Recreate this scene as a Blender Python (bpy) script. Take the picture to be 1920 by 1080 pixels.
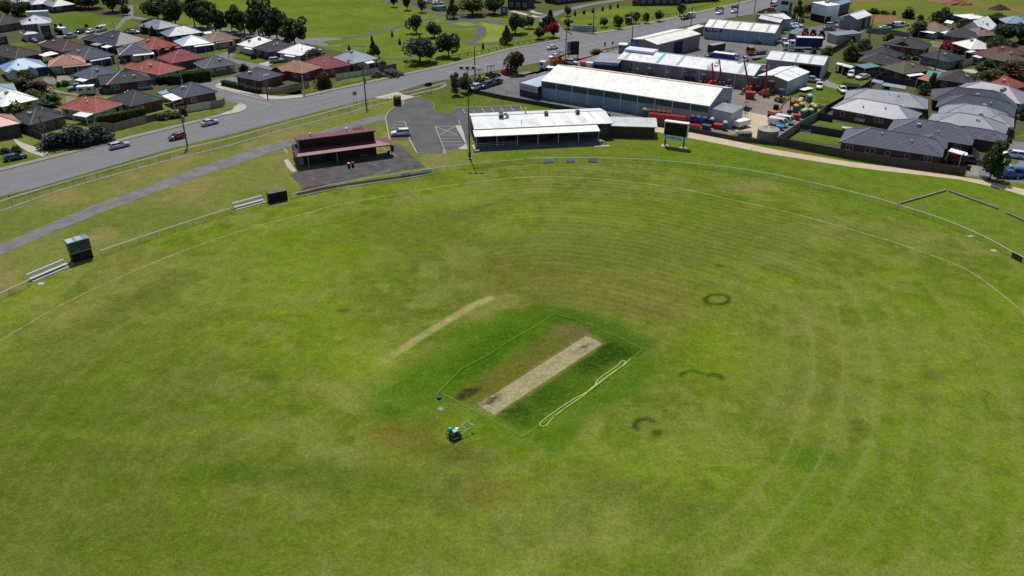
import bpy, math, random
import numpy as np
from mathutils import Vector, Matrix

random.seed(7)
RNG = np.random.default_rng(11)
scene = bpy.context.scene
for o in list(bpy.data.objects):
 bpy.data.objects.remove(o)

# ------------------------------------------------------------------ camera, sky, sun, exposure
CAM_H, CAM_PITCH, FPX = 62.6, math.radians(29.0), 1500.0     # height, tilt below the horizon, focal length (photo px)
cam_data = bpy.data.cameras.new('camera')
cam_data.sensor_width = 36.0
cam_data.lens = FPX / 1920.0 * 36.0
cam_data.clip_end = 6000
cam = bpy.data.objects.new('camera', cam_data)
scene.collection.objects.link(cam)
cam.location = (0, 0, CAM_H)
cam.rotation_euler = (math.pi / 2 - CAM_PITCH, 0, 0)
scene.camera = cam

SUN_EL, SUN_AZ = math.radians(65), math.radians(-11)         # azimuth from +Y, negative = left
world = bpy.data.worlds.new('World')
scene.world = world
world.use_nodes = True
wn = world.node_tree
bg = wn.nodes['Background']
sky = wn.nodes.new('ShaderNodeTexSky')
sky.sky_type = 'NISHITA'
sky.sun_disc = False
sky.sun_elevation = SUN_EL
sky.sun_rotation = SUN_AZ
wn.links.new(sky.outputs[0], bg.inputs[0])
bg.inputs[1].default_value = 0.092
sun_data = bpy.data.lights.new('sun', 'SUN')
sun_data.energy = 4.0
sun_data.angle = math.radians(0.5)
sun_data.color = (1.0, 0.965, 0.91)
sun = bpy.data.objects.new('sun', sun_data)
scene.collection.objects.link(sun)
to_sun = Vector((math.sin(SUN_AZ) * math.cos(SUN_EL), math.cos(SUN_AZ) * math.cos(SUN_EL), math.sin(SUN_EL)))
sun.rotation_euler = (-to_sun).to_track_quat('-Z', 'Y').to_euler()
scene.view_settings.view_transform = 'Standard'
scene.view_settings.look = 'None'
scene.view_settings.exposure = 0.0
scene.view_settings.gamma = 1.0

# ------------------------------------------------------------------ survey: photo measurements -> ground positions in metres
TILE = {1: (0, 0), 2: (320, 0), 3: (640, 0), 4: (960, 0), 5: (1280, 0), 6: (1600, 0), 7: (0, 170), 8: (320, 170),
  9: (640, 170), 10: (860, 150), 11: (1100, 150), 12: (1380, 100), 13: (1600, 170)}
SN, CS = math.sin(CAM_PITCH), math.cos(CAM_PITCH)

def px(p):
 if len(p) == 3:
  ox, oy = TILE[p[0]]
  return ox + p[1] / 6.0, oy + p[2] / 6.0
 return p

def at(p, z=0.0):
 x, y = px(p)
 u, v = (x - 960) / FPX, (y - 540) / FPX
 d = SN + v * CS
 return Vector(((CAM_H - z) * u / d, (CAM_H - z) * (CS - v * SN) / d, z))

def mpp(p):
 """metres across one photo pixel at a ground point"""
 x, y = px(p)
 return CAM_H / (SN + (y - 540) / FPX * CS) / FPX

def high(base, top_y):
 """height of something standing at base whose top reaches photo row top_y"""
 g = at(base)
 v = (top_y - 540) / FPX
 return max(0.3, CAM_H - g.y * (SN + v * CS) / (CS - v * SN))

def ang(a, b):
 d = at(b) - at(a)
 return math.atan2(d.y, d.x)

# ------------------------------------------------------------------ object helpers
COL = scene.collection

def tag(o, label=None, cat=None, group=None, kind=None):
 if label: o['label'] = label
 if cat: o['category'] = cat
 if group: o['group'] = group
 if kind: o['kind'] = kind
 return o

def empty(name, loc, rz=0.0, label=None, cat=None, group=None):
 o = bpy.data.objects.new(name, None)
 o.empty_display_size = 0.3
 COL.objects.link(o)
 o.location = loc
 o.rotation_euler = (0, 0, rz)
 return tag(o, label, cat, group)

def link(name, me, parent=None, loc=None, rz=None, scale=None):
 o = bpy.data.objects.new(name, me)
 COL.objects.link(o)
 if parent is not None: o.parent = parent
 if loc is not None: o.location = loc
 if rz is not None: o.rotation_euler = (0, 0, rz)
 if scale is not None: o.scale = scale
 return o

class MB:
 """collects faces, builds one mesh"""
 def __init__(s):
  s.v, s.f, s.m, s.uv = [], [], [], []
  s.cur = 0

 def add(s, pts, faces, uvs=None):
  b = len(s.v)
  s.v.extend([tuple(p) for p in pts])
  for i, f in enumerate(faces):
   s.f.append([b + k for k in f])
   s.m.append(s.cur)
   if uvs: s.uv.append(uvs[i])
   else: s.uv.append(None)
  return s

 def box(s, x0, x1, y0, y1, z0, z1):
  return s.add([(x0, y0, z0), (x1, y0, z0), (x1, y1, z0), (x0, y1, z0), (x0, y0, z1), (x1, y0, z1), (x1, y1, z1), (x0, y1, z1)],
      [(0, 3, 2, 1), (4, 5, 6, 7), (0, 1, 5, 4), (1, 2, 6, 5), (2, 3, 7, 6), (3, 0, 4, 7)])

 def fru(s, a, b):
  """frustum between two 4-point rings"""
  return s.add(list(a) + list(b), [(0, 3, 2, 1), (4, 5, 6, 7), (0, 1, 5, 4), (1, 2, 6, 5), (2, 3, 7, 6), (3, 0, 4, 7)])

 def prism(s, poly, z0, z1):
  n = len(poly)
  s.add([(p[0], p[1], z0) for p in poly] + [(p[0], p[1], z1) for p in poly],
    [tuple(range(n - 1, -1, -1)), tuple(range(n, 2 * n))] + [(i, (i + 1) % n, n + (i + 1) % n, n + i) for i in range(n)])
  return s

 def tube(s, p0, p1, r, n=6, r1=None, cap=True):
  p0, p1 = Vector(p0), Vector(p1)
  d = (p1 - p0)
  if d.length < 1e-6: return s
  d.normalize()
  a = d.orthogonal().normalized()
  b = d.cross(a)
  r1 = r if r1 is None else r1
  pts = []
  for q, rr in ((p0, r), (p1, r1)):
   for k in range(n):
    t = 2 * math.pi * k / n
    pts.append(q + (a * math.cos(t) + b * math.sin(t)) * rr)
  fs = [(k, (k + 1) % n, n + (k + 1) % n, n + k) for k in range(n)]
  if cap: fs += [tuple(range(n - 1, -1, -1)), tuple(range(n, 2 * n))]
  return s.add(pts, fs)

 def path(s, pts, r, n=6):
  for i in range(len(pts) - 1): s.tube(pts[i], pts[i + 1], r, n)
  return s

 def lathe(s, prof, n=16, c=(0, 0)):
  pts = []
  for r, z in prof:
   for k in range(n):
    t = 2 * math.pi * k / n
    pts.append((c[0] + r * math.cos(t), c[1] + r * math.sin(t), z))
  fs = []
  for j in range(len(prof) - 1):
   for k in range(n):
    fs.append((j * n + k, j * n + (k + 1) % n, (j + 1) * n + (k + 1) % n, (j + 1) * n + k))
  fs.append(tuple(range(n - 1, -1, -1)))
  fs.append(tuple(range((len(prof) - 1) * n, len(prof) * n)))
  return s.add(pts, fs)

 def mesh(s, name, mats, smooth=False):
  me = bpy.data.meshes.new(name)
  me.from_pydata(s.v, [], s.f)
  if not isinstance(mats, (list, tuple)): mats = [mats]
  for m in mats: me.materials.append(m)
  if len(mats) > 1: me.polygons.foreach_set('material_index', s.m)
  if any(u is not None for u in s.uv):
   lay = me.uv_layers.new(name='UVMap')
   i = 0
   for f, u in zip(s.f, s.uv):
    for k in range(len(f)):
     lay.data[i].uv = u[k] if u else (0, 0)
     i += 1
  if smooth: me.polygons.foreach_set('use_smooth', [True] * len(s.f))
  me.update()
  return me

 def build(s, name, mats, parent=None, smooth=False, loc=None, rz=None):
  return link(name, s.mesh(name, mats, smooth), parent, loc, rz)

# ------------------------------------------------------------------ materials
MATS = {}

def s2l(c):
 return tuple((x / 255.0 / 12.92) if x / 255.0 <= 0.04045 else ((x / 255.0 + 0.055) / 1.055) ** 2.4 for x in c)

GAIN = 1.55          # sunlit horizontal white reads about this; display colour -> base colour

def alb(r, g, b):
 return tuple(min(0.85, x / GAIN) for x in s2l((r, g, b)))

def nd(nt, t, **kw):
 n = nt.nodes.new(t)
 for k, v in kw.items(): setattr(n, k, v)
 return n

def M(name, col=None, rough=0.75, var=0.18, scale=0.6, metal=0.0, bump=0.0, detail=4.0, stretch=None, spec=0.3, fine=0.0, rotz=0.0):
 """plain surface with weathering noise in world space"""
 if name in MATS: return MATS[name]
 m = bpy.data.materials.new(name)
 m.use_nodes = True
 nt = m.node_tree
 bs = nt.nodes['Principled BSDF']
 bs.inputs['Roughness'].default_value = rough
 bs.inputs['Metallic'].default_value = metal
 bs.inputs['Specular IOR Level'].default_value = spec
 geo = nd(nt, 'ShaderNodeNewGeometry')
 vec = geo.outputs['Position']
 if stretch:
  mp = nd(nt, 'ShaderNodeMapping')
  mp.vector_type = 'TEXTURE'
  mp.inputs['Scale'].default_value = tuple(1 / q for q in stretch)
  mp.inputs['Rotation'].default_value = (0, 0, rotz)
  nt.links.new(vec, mp.inputs['Vector'])
  vec = mp.outputs[0]
 nz = nd(nt, 'ShaderNodeTexNoise')
 nz.inputs['Scale'].default_value = scale
 nz.inputs['Detail'].default_value = detail
 nz.inputs['Roughness'].default_value = 0.6
 nt.links.new(vec, nz.inputs['Vector'])
 mr = nd(nt, 'ShaderNodeMapRange')
 mr.inputs[1].default_value = 0.3
 mr.inputs[2].default_value = 0.7
 mr.inputs[3].default_value = 1.0 - var
 mr.inputs[4].default_value = 1.0 + var
 nt.links.new(nz.outputs[0], mr.inputs[0])
 fac = mr.outputs[0]
 if fine > 0:
  n2 = nd(nt, 'ShaderNodeTexNoise')
  n2.inputs['Scale'].default_value = scale * 9
  n2.inputs['Detail'].default_value = 3
  nt.links.new(vec, n2.inputs['Vector'])
  m2 = nd(nt, 'ShaderNodeMapRange')
  m2.inputs[1].default_value = 0.3
  m2.inputs[2].default_value = 0.7
  m2.inputs[3].default_value = 1.0 - fine
  m2.inputs[4].default_value = 1.0 + fine
  nt.links.new(n2.outputs[0], m2.inputs[0])
  mu = nd(nt, 'ShaderNodeMath', operation='MULTIPLY')
  nt.links.new(fac, mu.inputs[0])
  nt.links.new(m2.outputs[0], mu.inputs[1])
  fac = mu.outputs[0]
 vm = nd(nt, 'ShaderNodeVectorMath', operation='SCALE')
 vm.inputs[0].default_value = col
 nt.links.new(fac, vm.inputs['Scale'])
 nt.links.new(vm.outputs[0], bs.inputs['Base Color'])
 if bump > 0:
  bp = nd(nt, 'ShaderNodeBump')
  bp.inputs['Strength'].default_value = bump
  bp.inputs['Distance'].default_value = 0.05
  nt.links.new(nz.outputs[0], bp.inputs['Height'])
  nt.links.new(bp.outputs[0], bs.inputs['Normal'])
 MATS[name] = m
 return m

def roofmat(name, col, kind):
 """UV in metres: u along the eave, v up the slope"""
 if name in MATS: return MATS[name]
 m = bpy.data.materials.new(name)
 m.use_nodes = True
 nt = m.node_tree
 bs = nt.nodes['Principled BSDF']
 bs.inputs['Roughness'].default_value = 0.72 if kind == 'tile' else 0.45
 bs.inputs['Specular IOR Level'].default_value = 0.25 if kind == 'tile' else 0.4
 uv = nd(nt, 'ShaderNodeUVMap')
 wv = nd(nt, 'ShaderNodeTexWave', wave_type='BANDS', bands_direction='X', wave_profile='SIN')
 wv.inputs['Scale'].default_value = (2 * math.pi / 0.32 / 20) if kind == 'tile' else (2 * math.pi / 0.76 / 20)
 nt.links.new(uv.outputs[0], wv.inputs['Vector'])
 geo = nd(nt, 'ShaderNodeNewGeometry')
 n1 = nd(nt, 'ShaderNodeTexNoise')
 n1.inputs['Scale'].default_value = 0.35
 n1.inputs['Detail'].default_value = 8
 n1.inputs['Roughness'].default_value = 0.7
 nt.links.new(geo.outputs['Position'], n1.inputs['Vector'])
 mp = nd(nt, 'ShaderNodeMapping')
 mp.inputs['Scale'].default_value = (3.1, 2.9, 1) if kind == 'tile' else (2.2, 0.12, 1)
 nt.links.new(uv.outputs[0], mp.inputs['Vector'])
 n2 = nd(nt, 'ShaderNodeTexNoise')
 n2.inputs['Scale'].default_value = 1.0
 n2.inputs['Detail'].default_value = 2
 nt.links.new(mp.outputs[0], n2.inputs['Vector'])
 def rng(src, a, b, lo=0.3, hi=0.7):
  r = nd(nt, 'ShaderNodeMapRange')
  r.inputs[1].default_value, r.inputs[2].default_value = lo, hi
  r.inputs[3].default_value, r.inputs[4].default_value = a, b
  nt.links.new(src, r.inputs[0])
  return r.outputs[0]
 def mul(a, b):
  k = nd(nt, 'ShaderNodeMath', operation='MULTIPLY')
  nt.links.new(a, k.inputs[0]); nt.links.new(b, k.inputs[1])
  return k.outputs[0]
 f = mul(rng(n1.outputs[0], 0.76, 1.2), rng(n2.outputs[0], 0.70, 1.26) if kind == 'tile' else rng(n2.outputs[0], 0.94, 1.05))
 f = mul(f, rng(wv.outputs['Fac'], 0.90 if kind == 'tile' else 0.985, 1.04 if kind == 'tile' else 1.0, 0.0, 0.6))
 vm = nd(nt, 'ShaderNodeVectorMath', operation='SCALE')
 vm.inputs[0].default_value = col
 nt.links.new(f, vm.inputs['Scale'])
 nt.links.new(vm.outputs[0], bs.inputs['Base Color'])
 bp = nd(nt, 'ShaderNodeBump')
 bp.inputs['Strength'].default_value = 0.4 if kind == 'tile' else 0.03
 bp.inputs['Distance'].default_value = 0.04
 nt.links.new(wv.outputs['Fac'], bp.inputs['Height'])
 nt.links.new(bp.outputs[0], bs.inputs['Normal'])
 MATS[name] = m
 return m

def leafmat(name, col, col2, trans=0.35):
 if name in MATS: return MATS[name]
 m = bpy.data.materials.new(name)
 m.use_nodes = True
 nt = m.node_tree
 bs = nt.nodes['Principled BSDF']
 bs.inputs['Roughness'].default_value = 0.6
 bs.inputs['Specular IOR Level'].default_value = 0.25
 geo = nd(nt, 'ShaderNodeNewGeometry')
 n1 = nd(nt, 'ShaderNodeTexNoise')
 n1.inputs['Scale'].default_value = 0.9
 n1.inputs['Detail'].default_value = 3
 nt.links.new(geo.outputs['Position'], n1.inputs['Vector'])
 r = nd(nt, 'ShaderNodeMapRange')
 r.inputs[1].default_value, r.inputs[2].default_value = 0.35, 0.65
 nt.links.new(n1.outputs[0], r.inputs[0])
 ad = nd(nt, 'ShaderNodeMath', operation='MULTIPLY_ADD')
 ad.inputs[1].default_value = 0.5
 nt.links.new(geo.outputs['Random Per Island'], ad.inputs[0])
 nt.links.new(r.outputs[0], ad.inputs[2])
 sb = nd(nt, 'ShaderNodeMath', operation='SUBTRACT', use_clamp=True)
 sb.inputs[1].default_value = 0.25
 nt.links.new(ad.outputs[0], sb.inputs[0])
 mx = nd(nt, 'ShaderNodeMix', data_type='RGBA')
 mx.inputs['A'].default_value = (*[c * 1.3 for c in col], 1)
 mx.inputs['B'].default_value = (*[c * 1.3 for c in col2], 1)
 nt.links.new(sb.outputs[0], mx.inputs['Factor'])
 nt.links.new(mx.outputs['Result'], bs.inputs['Base Color'])
 tr = nd(nt, 'ShaderNodeBsdfTranslucent')
 nt.links.new(mx.outputs['Result'], tr.inputs[0])
 ms = nd(nt, 'ShaderNodeMixShader')
 ms.inputs[0].default_value = trans
 nt.links.new(bs.outputs[0], ms.inputs[1])
 nt.links.new(tr.outputs[0], ms.inputs[2])
 nt.links.new(ms.outputs[0], nt.nodes['Material Output'].inputs[0])
 MATS[name] = m
 return m

def grassmat(name, attr=None, col=None, col2=None, sc=1.0):
 """turf: base colour from the wear map (attribute) or two tones, with blade-scale grain"""
 if name in MATS: return MATS[name]
 m = bpy.data.materials.new(name)
 m.use_nodes = True
 nt = m.node_tree
 bs = nt.nodes['Principled BSDF']
 bs.inputs['Roughness'].default_value = 0.95
 bs.inputs['Specular IOR Level'].default_value = 0.0
 geo = nd(nt, 'ShaderNodeNewGeometry')
 P = geo.outputs['Position']
 def noise(scale, detail, rough=0.6, vec=None):
  n = nd(nt, 'ShaderNodeTexNoise')
  n.inputs['Scale'].default_value = scale
  n.inputs['Detail'].default_value = detail
  n.inputs['Roughness'].default_value = rough
  nt.links.new(vec or P, n.inputs['Vector'])
  return n.outputs[0]
 def rng(src, a, b, lo=0.3, hi=0.7):
  r = nd(nt, 'ShaderNodeMapRange')
  r.inputs[1].default_value, r.inputs[2].default_value = lo, hi
  r.inputs[3].default_value, r.inputs[4].default_value = a, b
  nt.links.new(src, r.inputs[0])
  return r.outputs[0]
 def mul(a, b):
  k = nd(nt, 'ShaderNodeMath', operation='MULTIPLY')
  nt.links.new(a, k.inputs[0]); nt.links.new(b, k.inputs[1])
  return k.outputs[0]
 if attr:
  at_ = nd(nt, 'ShaderNodeAttribute', attribute_name=attr)
  base = at_.outputs['Color']
 else:
  mx = nd(nt, 'ShaderNodeMix', data_type='RGBA')
  mx.inputs['A'].default_value = (*col, 1)
  mx.inputs['B'].default_value = (*(col2 or col), 1)
  nt.links.new(rng(noise(0.06 * sc, 5, 0.65), 0, 1, 0.38, 0.62), mx.inputs['Factor'])
  base = mx.outputs['Result']
 # dry blades mixed in
 dry = nd(nt, 'ShaderNodeMix', data_type='RGBA')
 dry.inputs['B'].default_value = (0.25, 0.22, 0.04, 1)
 nt.links.new(base, dry.inputs['A'])
 nt.links.new(rng(noise(1.6, 8, 0.85), 0.0, 0.5, 0.5, 0.68), dry.inputs['Factor'])
 tuft = nd(nt, 'ShaderNodeMix', data_type='RGBA', blend_type='MULTIPLY')
 tuft.inputs['B'].default_value = (0.62, 0.80, 0.50, 1)
 nt.links.new(dry.outputs['Result'], tuft.inputs['A'])
 nt.links.new(rng(noise(0.8, 9, 0.85), 0.0, 0.75, 0.5, 0.64), tuft.inputs['Factor'])
 dry = tuft
 f = mul(rng(noise(5.0, 4, 0.8), 0.62, 1.42, 0.28, 0.72), rng(noise(1.9, 6, 0.8), 0.70, 1.32, 0.30, 0.70))
 f = mul(f, rng(noise(0.45, 5, 0.75), 0.84, 1.17, 0.32, 0.68))
 vm = nd(nt, 'ShaderNodeVectorMath', operation='SCALE')
 nt.links.new(dry.outputs['Result'], vm.inputs[0])
 nt.links.new(f, vm.inputs['Scale'])
 nt.links.new(vm.outputs[0], bs.inputs['Base Color'])
 bp = nd(nt, 'ShaderNodeBump')
 bp.inputs['Strength'].default_value = 0.35
 bp.inputs['Distance'].default_value = 0.092
 nt.links.new(noise(4.0, 5, 0.7), bp.inputs['Height'])
 nt.links.new(bp.outputs[0], bs.inputs['Normal'])
 MATS[name] = m
 return m

# colours: display values of the photograph's sunlit surfaces are turned into base colours
ASPH = M('asphalt', alb(138, 137, 138), 0.9, 0.13, 0.9, fine=0.10, spec=0.2, stretch=(0.05, 0.9, 1), rotz=math.radians(47))
ASPH_D = M('asphalt_dark', alb(106, 104, 104), 0.9, 0.20, 0.22, fine=0.12, spec=0.2, detail=7)
ASPH_P = M('asphalt_patched', alb(98, 93, 92), 0.9, 0.38, 0.5, fine=0.3, spec=0.2, detail=8)
TRACK = M('gravel_track', alb(132, 129, 127), 0.95, 0.25, 0.35, fine=0.18)
SAND = M('crushed_limestone', alb(220, 199, 166), 0.95, 0.1, 0.4, fine=0.1)
CONC = M('concrete', alb(158, 152, 138), 0.9, 0.12, 0.5, fine=0.08)
CONC_L = M('concrete_pale', alb(206, 196, 180), 0.9, 0.1, 0.5, fine=0.08)
PAINT = M('road_paint', alb(212, 212, 208), 0.8, 0.25, 2.0)
PAINT_W = M('road_paint_worn', alb(182, 182, 182), 0.8, 0.3, 2.0)
YARD = M('yard_gravel', alb(150, 138, 130), 0.95, 0.2, 0.3, fine=0.18)
YARD_A = M('yard_asphalt', alb(126, 124, 124), 0.95, 0.18, 0.22, fine=0.14)
SOIL = M('red_soil', alb(150, 105, 75), 0.95, 0.25, 0.3, fine=0.2, bump=0.3)
MULCH = M('mulch', alb(90, 62, 52), 0.95, 0.3, 1.0, fine=0.3)
WHITE = M('white_paint', (0.72, 0.72, 0.70), 0.5, 0.05, 0.8)
CREAMP = M('cream_paint', (0.55, 0.50, 0.40), 0.6, 0.06, 0.8)
GREYP = M('grey_paint', (0.24, 0.25, 0.26), 0.6, 0.08, 0.8)
DGREY = M('dark_grey_paint', (0.06, 0.062, 0.068), 0.55, 0.1, 0.8)
BLACK = M('black_paint', (0.010, 0.010, 0.012), 0.5, 0.1, 0.8)
RUBBER = M('rubber', (0.014, 0.014, 0.015), 0.85, 0.1, 2)
STEEL = M('galvanised_steel', (0.42, 0.43, 0.44), 0.4, 0.12, 2, metal=0.6)
ALU = M('aluminium', (0.62, 0.62, 0.63), 0.35, 0.06, 2, metal=0.5)
CHROME = M('wheel_alloy', (0.35, 0.35, 0.36), 0.35, 0.1, 3, metal=0.7)
GLASS = M('dark_glass', (0.012, 0.016, 0.020), 0.08, 0.15, 0.6, spec=0.6)
GLASS_B = M('window_glass', (0.05, 0.075, 0.085), 0.08, 0.3, 0.5, spec=0.6)
WOOD = M('weathered_timber', (0.20, 0.175, 0.15), 0.85, 0.25, 1.5)
WOOD_D = M('pole_timber', (0.11, 0.10, 0.092), 0.85, 0.25, 1.5, stretch=(6, 6, 0.5))
BARK = M('bark', (0.055, 0.042, 0.032), 0.9, 0.3, 1.5, bump=0.4)
RED_L = M('red_lamp', (0.35, 0.01, 0.01), 0.3, 0.0)
LAMP = M('clear_lamp', (0.6, 0.62, 0.62), 0.15, 0.0)
YEL = M('yellow_plastic', (0.55, 0.42, 0.04), 0.5, 0.1, 1)
REDP = M('red_plastic', (0.45, 0.035, 0.022), 0.5, 0.12, 1)
ORANGE = M('orange_machine_paint', (0.55, 0.10, 0.025), 0.45, 0.12, 1.5)
MAROON = M('maroon_paint', (0.075, 0.012, 0.016), 0.6, 0.12, 0.8)
BRICK = M('red_brown_brick', (0.16, 0.066, 0.05), 0.85, 0.22, 2.5, fine=0.15)
BRICK_B = M('brown_brick', (0.165, 0.112, 0.08), 0.85, 0.22, 2.5, fine=0.15)
BRICK_D = M('dark_brick', (0.075, 0.048, 0.044), 0.85, 0.22, 2.5, fine=0.15)
CREAMW = M('cream_render', (0.52, 0.48, 0.39), 0.8, 0.08, 0.8)
TANW = M('tan_brick', (0.28, 0.19, 0.12), 0.85, 0.15, 2.0)
WHITEW = M('white_weatherboard', (0.62, 0.63, 0.62), 0.7, 0.06, 0.8)
BLUEW = M('blue_grey_weatherboard', (0.09, 0.125, 0.18), 0.7, 0.08, 0.8)
GREYW = M('grey_render', (0.19, 0.19, 0.195), 0.8, 0.1, 0.8)
WALLS = dict(brick=BRICK, brown=BRICK_B, dark=BRICK_D, cream=CREAMW, tan=TANW, white=WHITEW, blue=BLUEW, grey=GREYW)
ROOFC = dict(
 brown=((84, 66, 62), 'tile'), slate=((92, 100, 112), 'tile'), slate2=((82, 88, 98), 'tile'), charcoal=((66, 68, 76), 'tile'),
 black=((58, 57, 62), 'metal'), dark=((70, 66, 68), 'tile'), salmon=((186, 138, 118), 'tile'), terra=((174, 94, 82), 'tile'),
 red=((162, 86, 74), 'tile'), crimson=((146, 74, 80), 'tile'), tan=((168, 128, 108), 'tile'), tan2=((150, 126, 112), 'tile'),
 blue=((120, 160, 192), 'metal'), pale=((184, 204, 212), 'metal'), white=((255, 255, 252), 'metal'), light=((148, 151, 156), 'metal'),
 lilac=((150, 148, 158), 'metal'), grey=((136, 142, 150), 'metal'), cool=((150, 160, 170), 'metal'), olive=((104, 98, 80), 'tile'),
 teal=((100, 140, 140), 'metal'), rust=((176, 116, 88), 'metal'), maroon=((118, 76, 78), 'tile'), cream=((250, 245, 233), 'metal'),
 offwhite=((236, 237, 234), 'metal'), bluegrey=((140, 164, 188), 'metal'), midlight=((206, 208, 206), 'metal'), slatefront=((98, 103, 116), 'tile'))

def roof_material(k):
 c, kind = ROOFC[k]
 return roofmat('roof_' + k, tuple(min(0.82, x * 1.22) for x in alb(*c)), kind)

# ------------------------------------------------------------------ ground sheets
def poly(name, pts, z, mat, kind='structure'):
 me = bpy.data.meshes.new(name)
 vs = [tuple((at(p) if not isinstance(p, Vector) else p).xy) + (z,) for p in pts]
 a = sum(vs[i][0] * vs[(i + 1) % len(vs)][1] - vs[(i + 1) % len(vs)][0] * vs[i][1] for i in range(len(vs)))
 if a < 0: vs = vs[::-1]
 me.from_pydata(vs, [], [list(range(len(vs)))])
 me.materials.append(mat)
 o = link(name, me)
 return tag(o, kind=kind)

def smooth(pts, n=6):
 """Catmull-Rom through world points"""
 P = [Vector(p) for p in pts]
 if len(P) < 3: return P
 out = []
 for i in range(len(P) - 1):
  p0, p1, p2, p3 = P[max(i - 1, 0)], P[i], P[i + 1], P[min(i + 2, len(P) - 1)]
  for k in range(n):
   t = k / n
   out.append(0.5 * ((2 * p1) + (p2 - p0) * t + (2 * p0 - 5 * p1 + 4 * p2 - p3) * t * t + (3 * p1 - p0 - 3 * p2 + p3) * t ** 3))
 out.append(P[-1])
 return out

def offset(pts, d):
 """shift a world polyline sideways (positive = left of travel)"""
 out = []
 for i, p in enumerate(pts):
  a, b = pts[max(i - 1, 0)], pts[min(i + 1, len(pts) - 1)]
  t = (b - a)
  t.z = 0
  t.normalize()
  out.append(Vector((p.x - t.y * d, p.y + t.x * d, p.z)))
 return out

def ribbon(name, pts, w, z, mat, h=0.0, parent=None, kind='structure'):
 a, b = offset(pts, w / 2), offset(pts, -w / 2)
 mb = MB()
 n = len(pts)
 if h <= 0:
  mb.add([(p.x, p.y, z) for p in a] + [(p.x, p.y, z) for p in b], [(i, n + i, n + i + 1, i + 1) for i in range(n - 1)])
 else:
  mb.add([(p.x, p.y, z) for p in a] + [(p.x, p.y, z) for p in b] + [(p.x, p.y, z + h) for p in a] + [(p.x, p.y, z + h) for p in b],
    sum([[(2 * n + i, 3 * n + i, 3 * n + i + 1, 2 * n + i + 1), (i, 2 * n + i, 2 * n + i + 1, i + 1), (n + i, n + i + 1, 3 * n + i + 1, 3 * n + i)] for i in range(n - 1)], []) + [(0, n, 3 * n, 2 * n), (n - 1, 3 * n - 1, 4 * n - 1, 2 * n - 1)])
 o = mb.build(name, mat, parent)
 if parent is None: tag(o, kind=kind)
 return o

G_DRY = grassmat('grass_verge', col=alb(120, 126, 68), col2=alb(98, 114, 54))
G_PARK = grassmat('grass_park', col=alb(122, 141, 56), col2=alb(104, 126, 48))
G_LUSH = grassmat('grass_lush', col=alb(108, 128, 52), col2=alb(93, 113, 46))
G_PALE = grassmat('grass_pale', col=alb(150, 158, 78), col2=alb(132, 146, 62))
G_PADD = grassmat('paddock_grass', col=alb(128, 132, 66), col2=alb(108, 122, 52), sc=0.5)
G_BASE = grassmat('rough_grass', col=alb(96, 104, 56), col2=alb(108, 104, 70))

G_YARDS = grassmat('garden_mix', col=alb(104, 98, 84), col2=alb(92, 98, 56), sc=3.0)
gm = MB().add([(-3000, -1500, -0.05), (3000, -1500, -0.05), (3000, 5000, -0.05), (-3000, 5000, -0.05)], [(0, 1, 2, 3)])
tag(gm.build('ground', G_BASE), kind='structure')

# ------------------------------------------------------------------ the oval: boundary, wear map
BND = [(-40, 664), (0, 639), (105.6, 577), (211, 526), (327, 477), (457, 431), (577, 399.6), (640, 382.5), (809, 353), (921.5, 338), (1009.5, 331.7),
  (1097, 333.5), (1185, 341.6), (1280, 354.5), (1368, 374), (1477, 398), (1582.6, 426.5), (1688, 458), (1790, 495), (1827, 514), (1859, 537), (1920, 586.6), (1975, 640)]
bnd_near = [at(p) for p in BND]
# the part of the boundary behind the picture, closed with a smooth curve
tail = [Vector((80.5, 78, 0)), Vector((74, 45, 0)), Vector((56, 12, 0)), Vector((28, -8, 0)), Vector((0, -14, 0)), Vector((-28, -9, 0)), Vector((-54, 10, 0)), Vector((-70, 42, 0)), Vector((-76, 72, 0))]
bnd_loop = smooth(bnd_near + tail + [bnd_near[0]], 6)

def value_noise(x, y, scale, seed):
 r = np.random.default_rng(seed)
 tab = r.random((256, 256))
 fx, fy = x * scale, y * scale
 ix, iy = np.floor(fx).astype(int), np.floor(fy).astype(int)
 tx, ty = fx - ix, fy - iy
 tx, ty = tx * tx * (3 - 2 * tx), ty * ty * (3 - 2 * ty)
 g = lambda a, b: tab[a & 255, b & 255]
 return (g(ix, iy) * (1 - tx) + g(ix + 1, iy) * tx) * (1 - ty) + (g(ix, iy + 1) * (1 - tx) + g(ix + 1, iy + 1) * tx) * ty

def fbm(x, y, scale, seed, octv=5, gain=0.55):
 s, a, t = 0, 1.0, 0
 for k in range(octv):
  s = s + a * value_noise(x, y, scale * 2 ** k, seed + k)
  t += a
  a *= gain
 return s / t

STEP = 0.42
gx = np.arange(-150, 150 + STEP, STEP)
gy = np.arange(-25, 226 + STEP, STEP)
GX, GY = np.meshgrid(gx, gy)
X, Y = GX.ravel(), GY.ravel()
w1 = (fbm(X, Y, 0.07, 1) - 0.5)
w2 = (fbm(X, Y, 0.07, 21) - 0.5)
f1 = (fbm(X, Y, 0.35, 41, 4) - 0.5)
f2 = (fbm(X, Y, 0.35, 61, 4) - 0.5)

def lin(r, g, b):
 return np.array(alb(r, g, b))

# general turf: yellow-green with olive and green drifts
colr = np.tile(lin(116, 133, 46), (len(X), 1))

def mix(mask, c, k=1.0):
 global colr
 a = np.clip(mask * k, 0, 1)[:, None]
 colr = colr * (1 - a) + np.array(c)[None] * a

def sstep(x, a, b):
 t = np.clip((x - a) / (b - a), 0, 1)
 return t * t * (3 - 2 * t)

def cloud(scale, seed, lo, hi, octv=5):
 return sstep(fbm(X, Y, scale, seed, octv), lo, hi)

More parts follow.
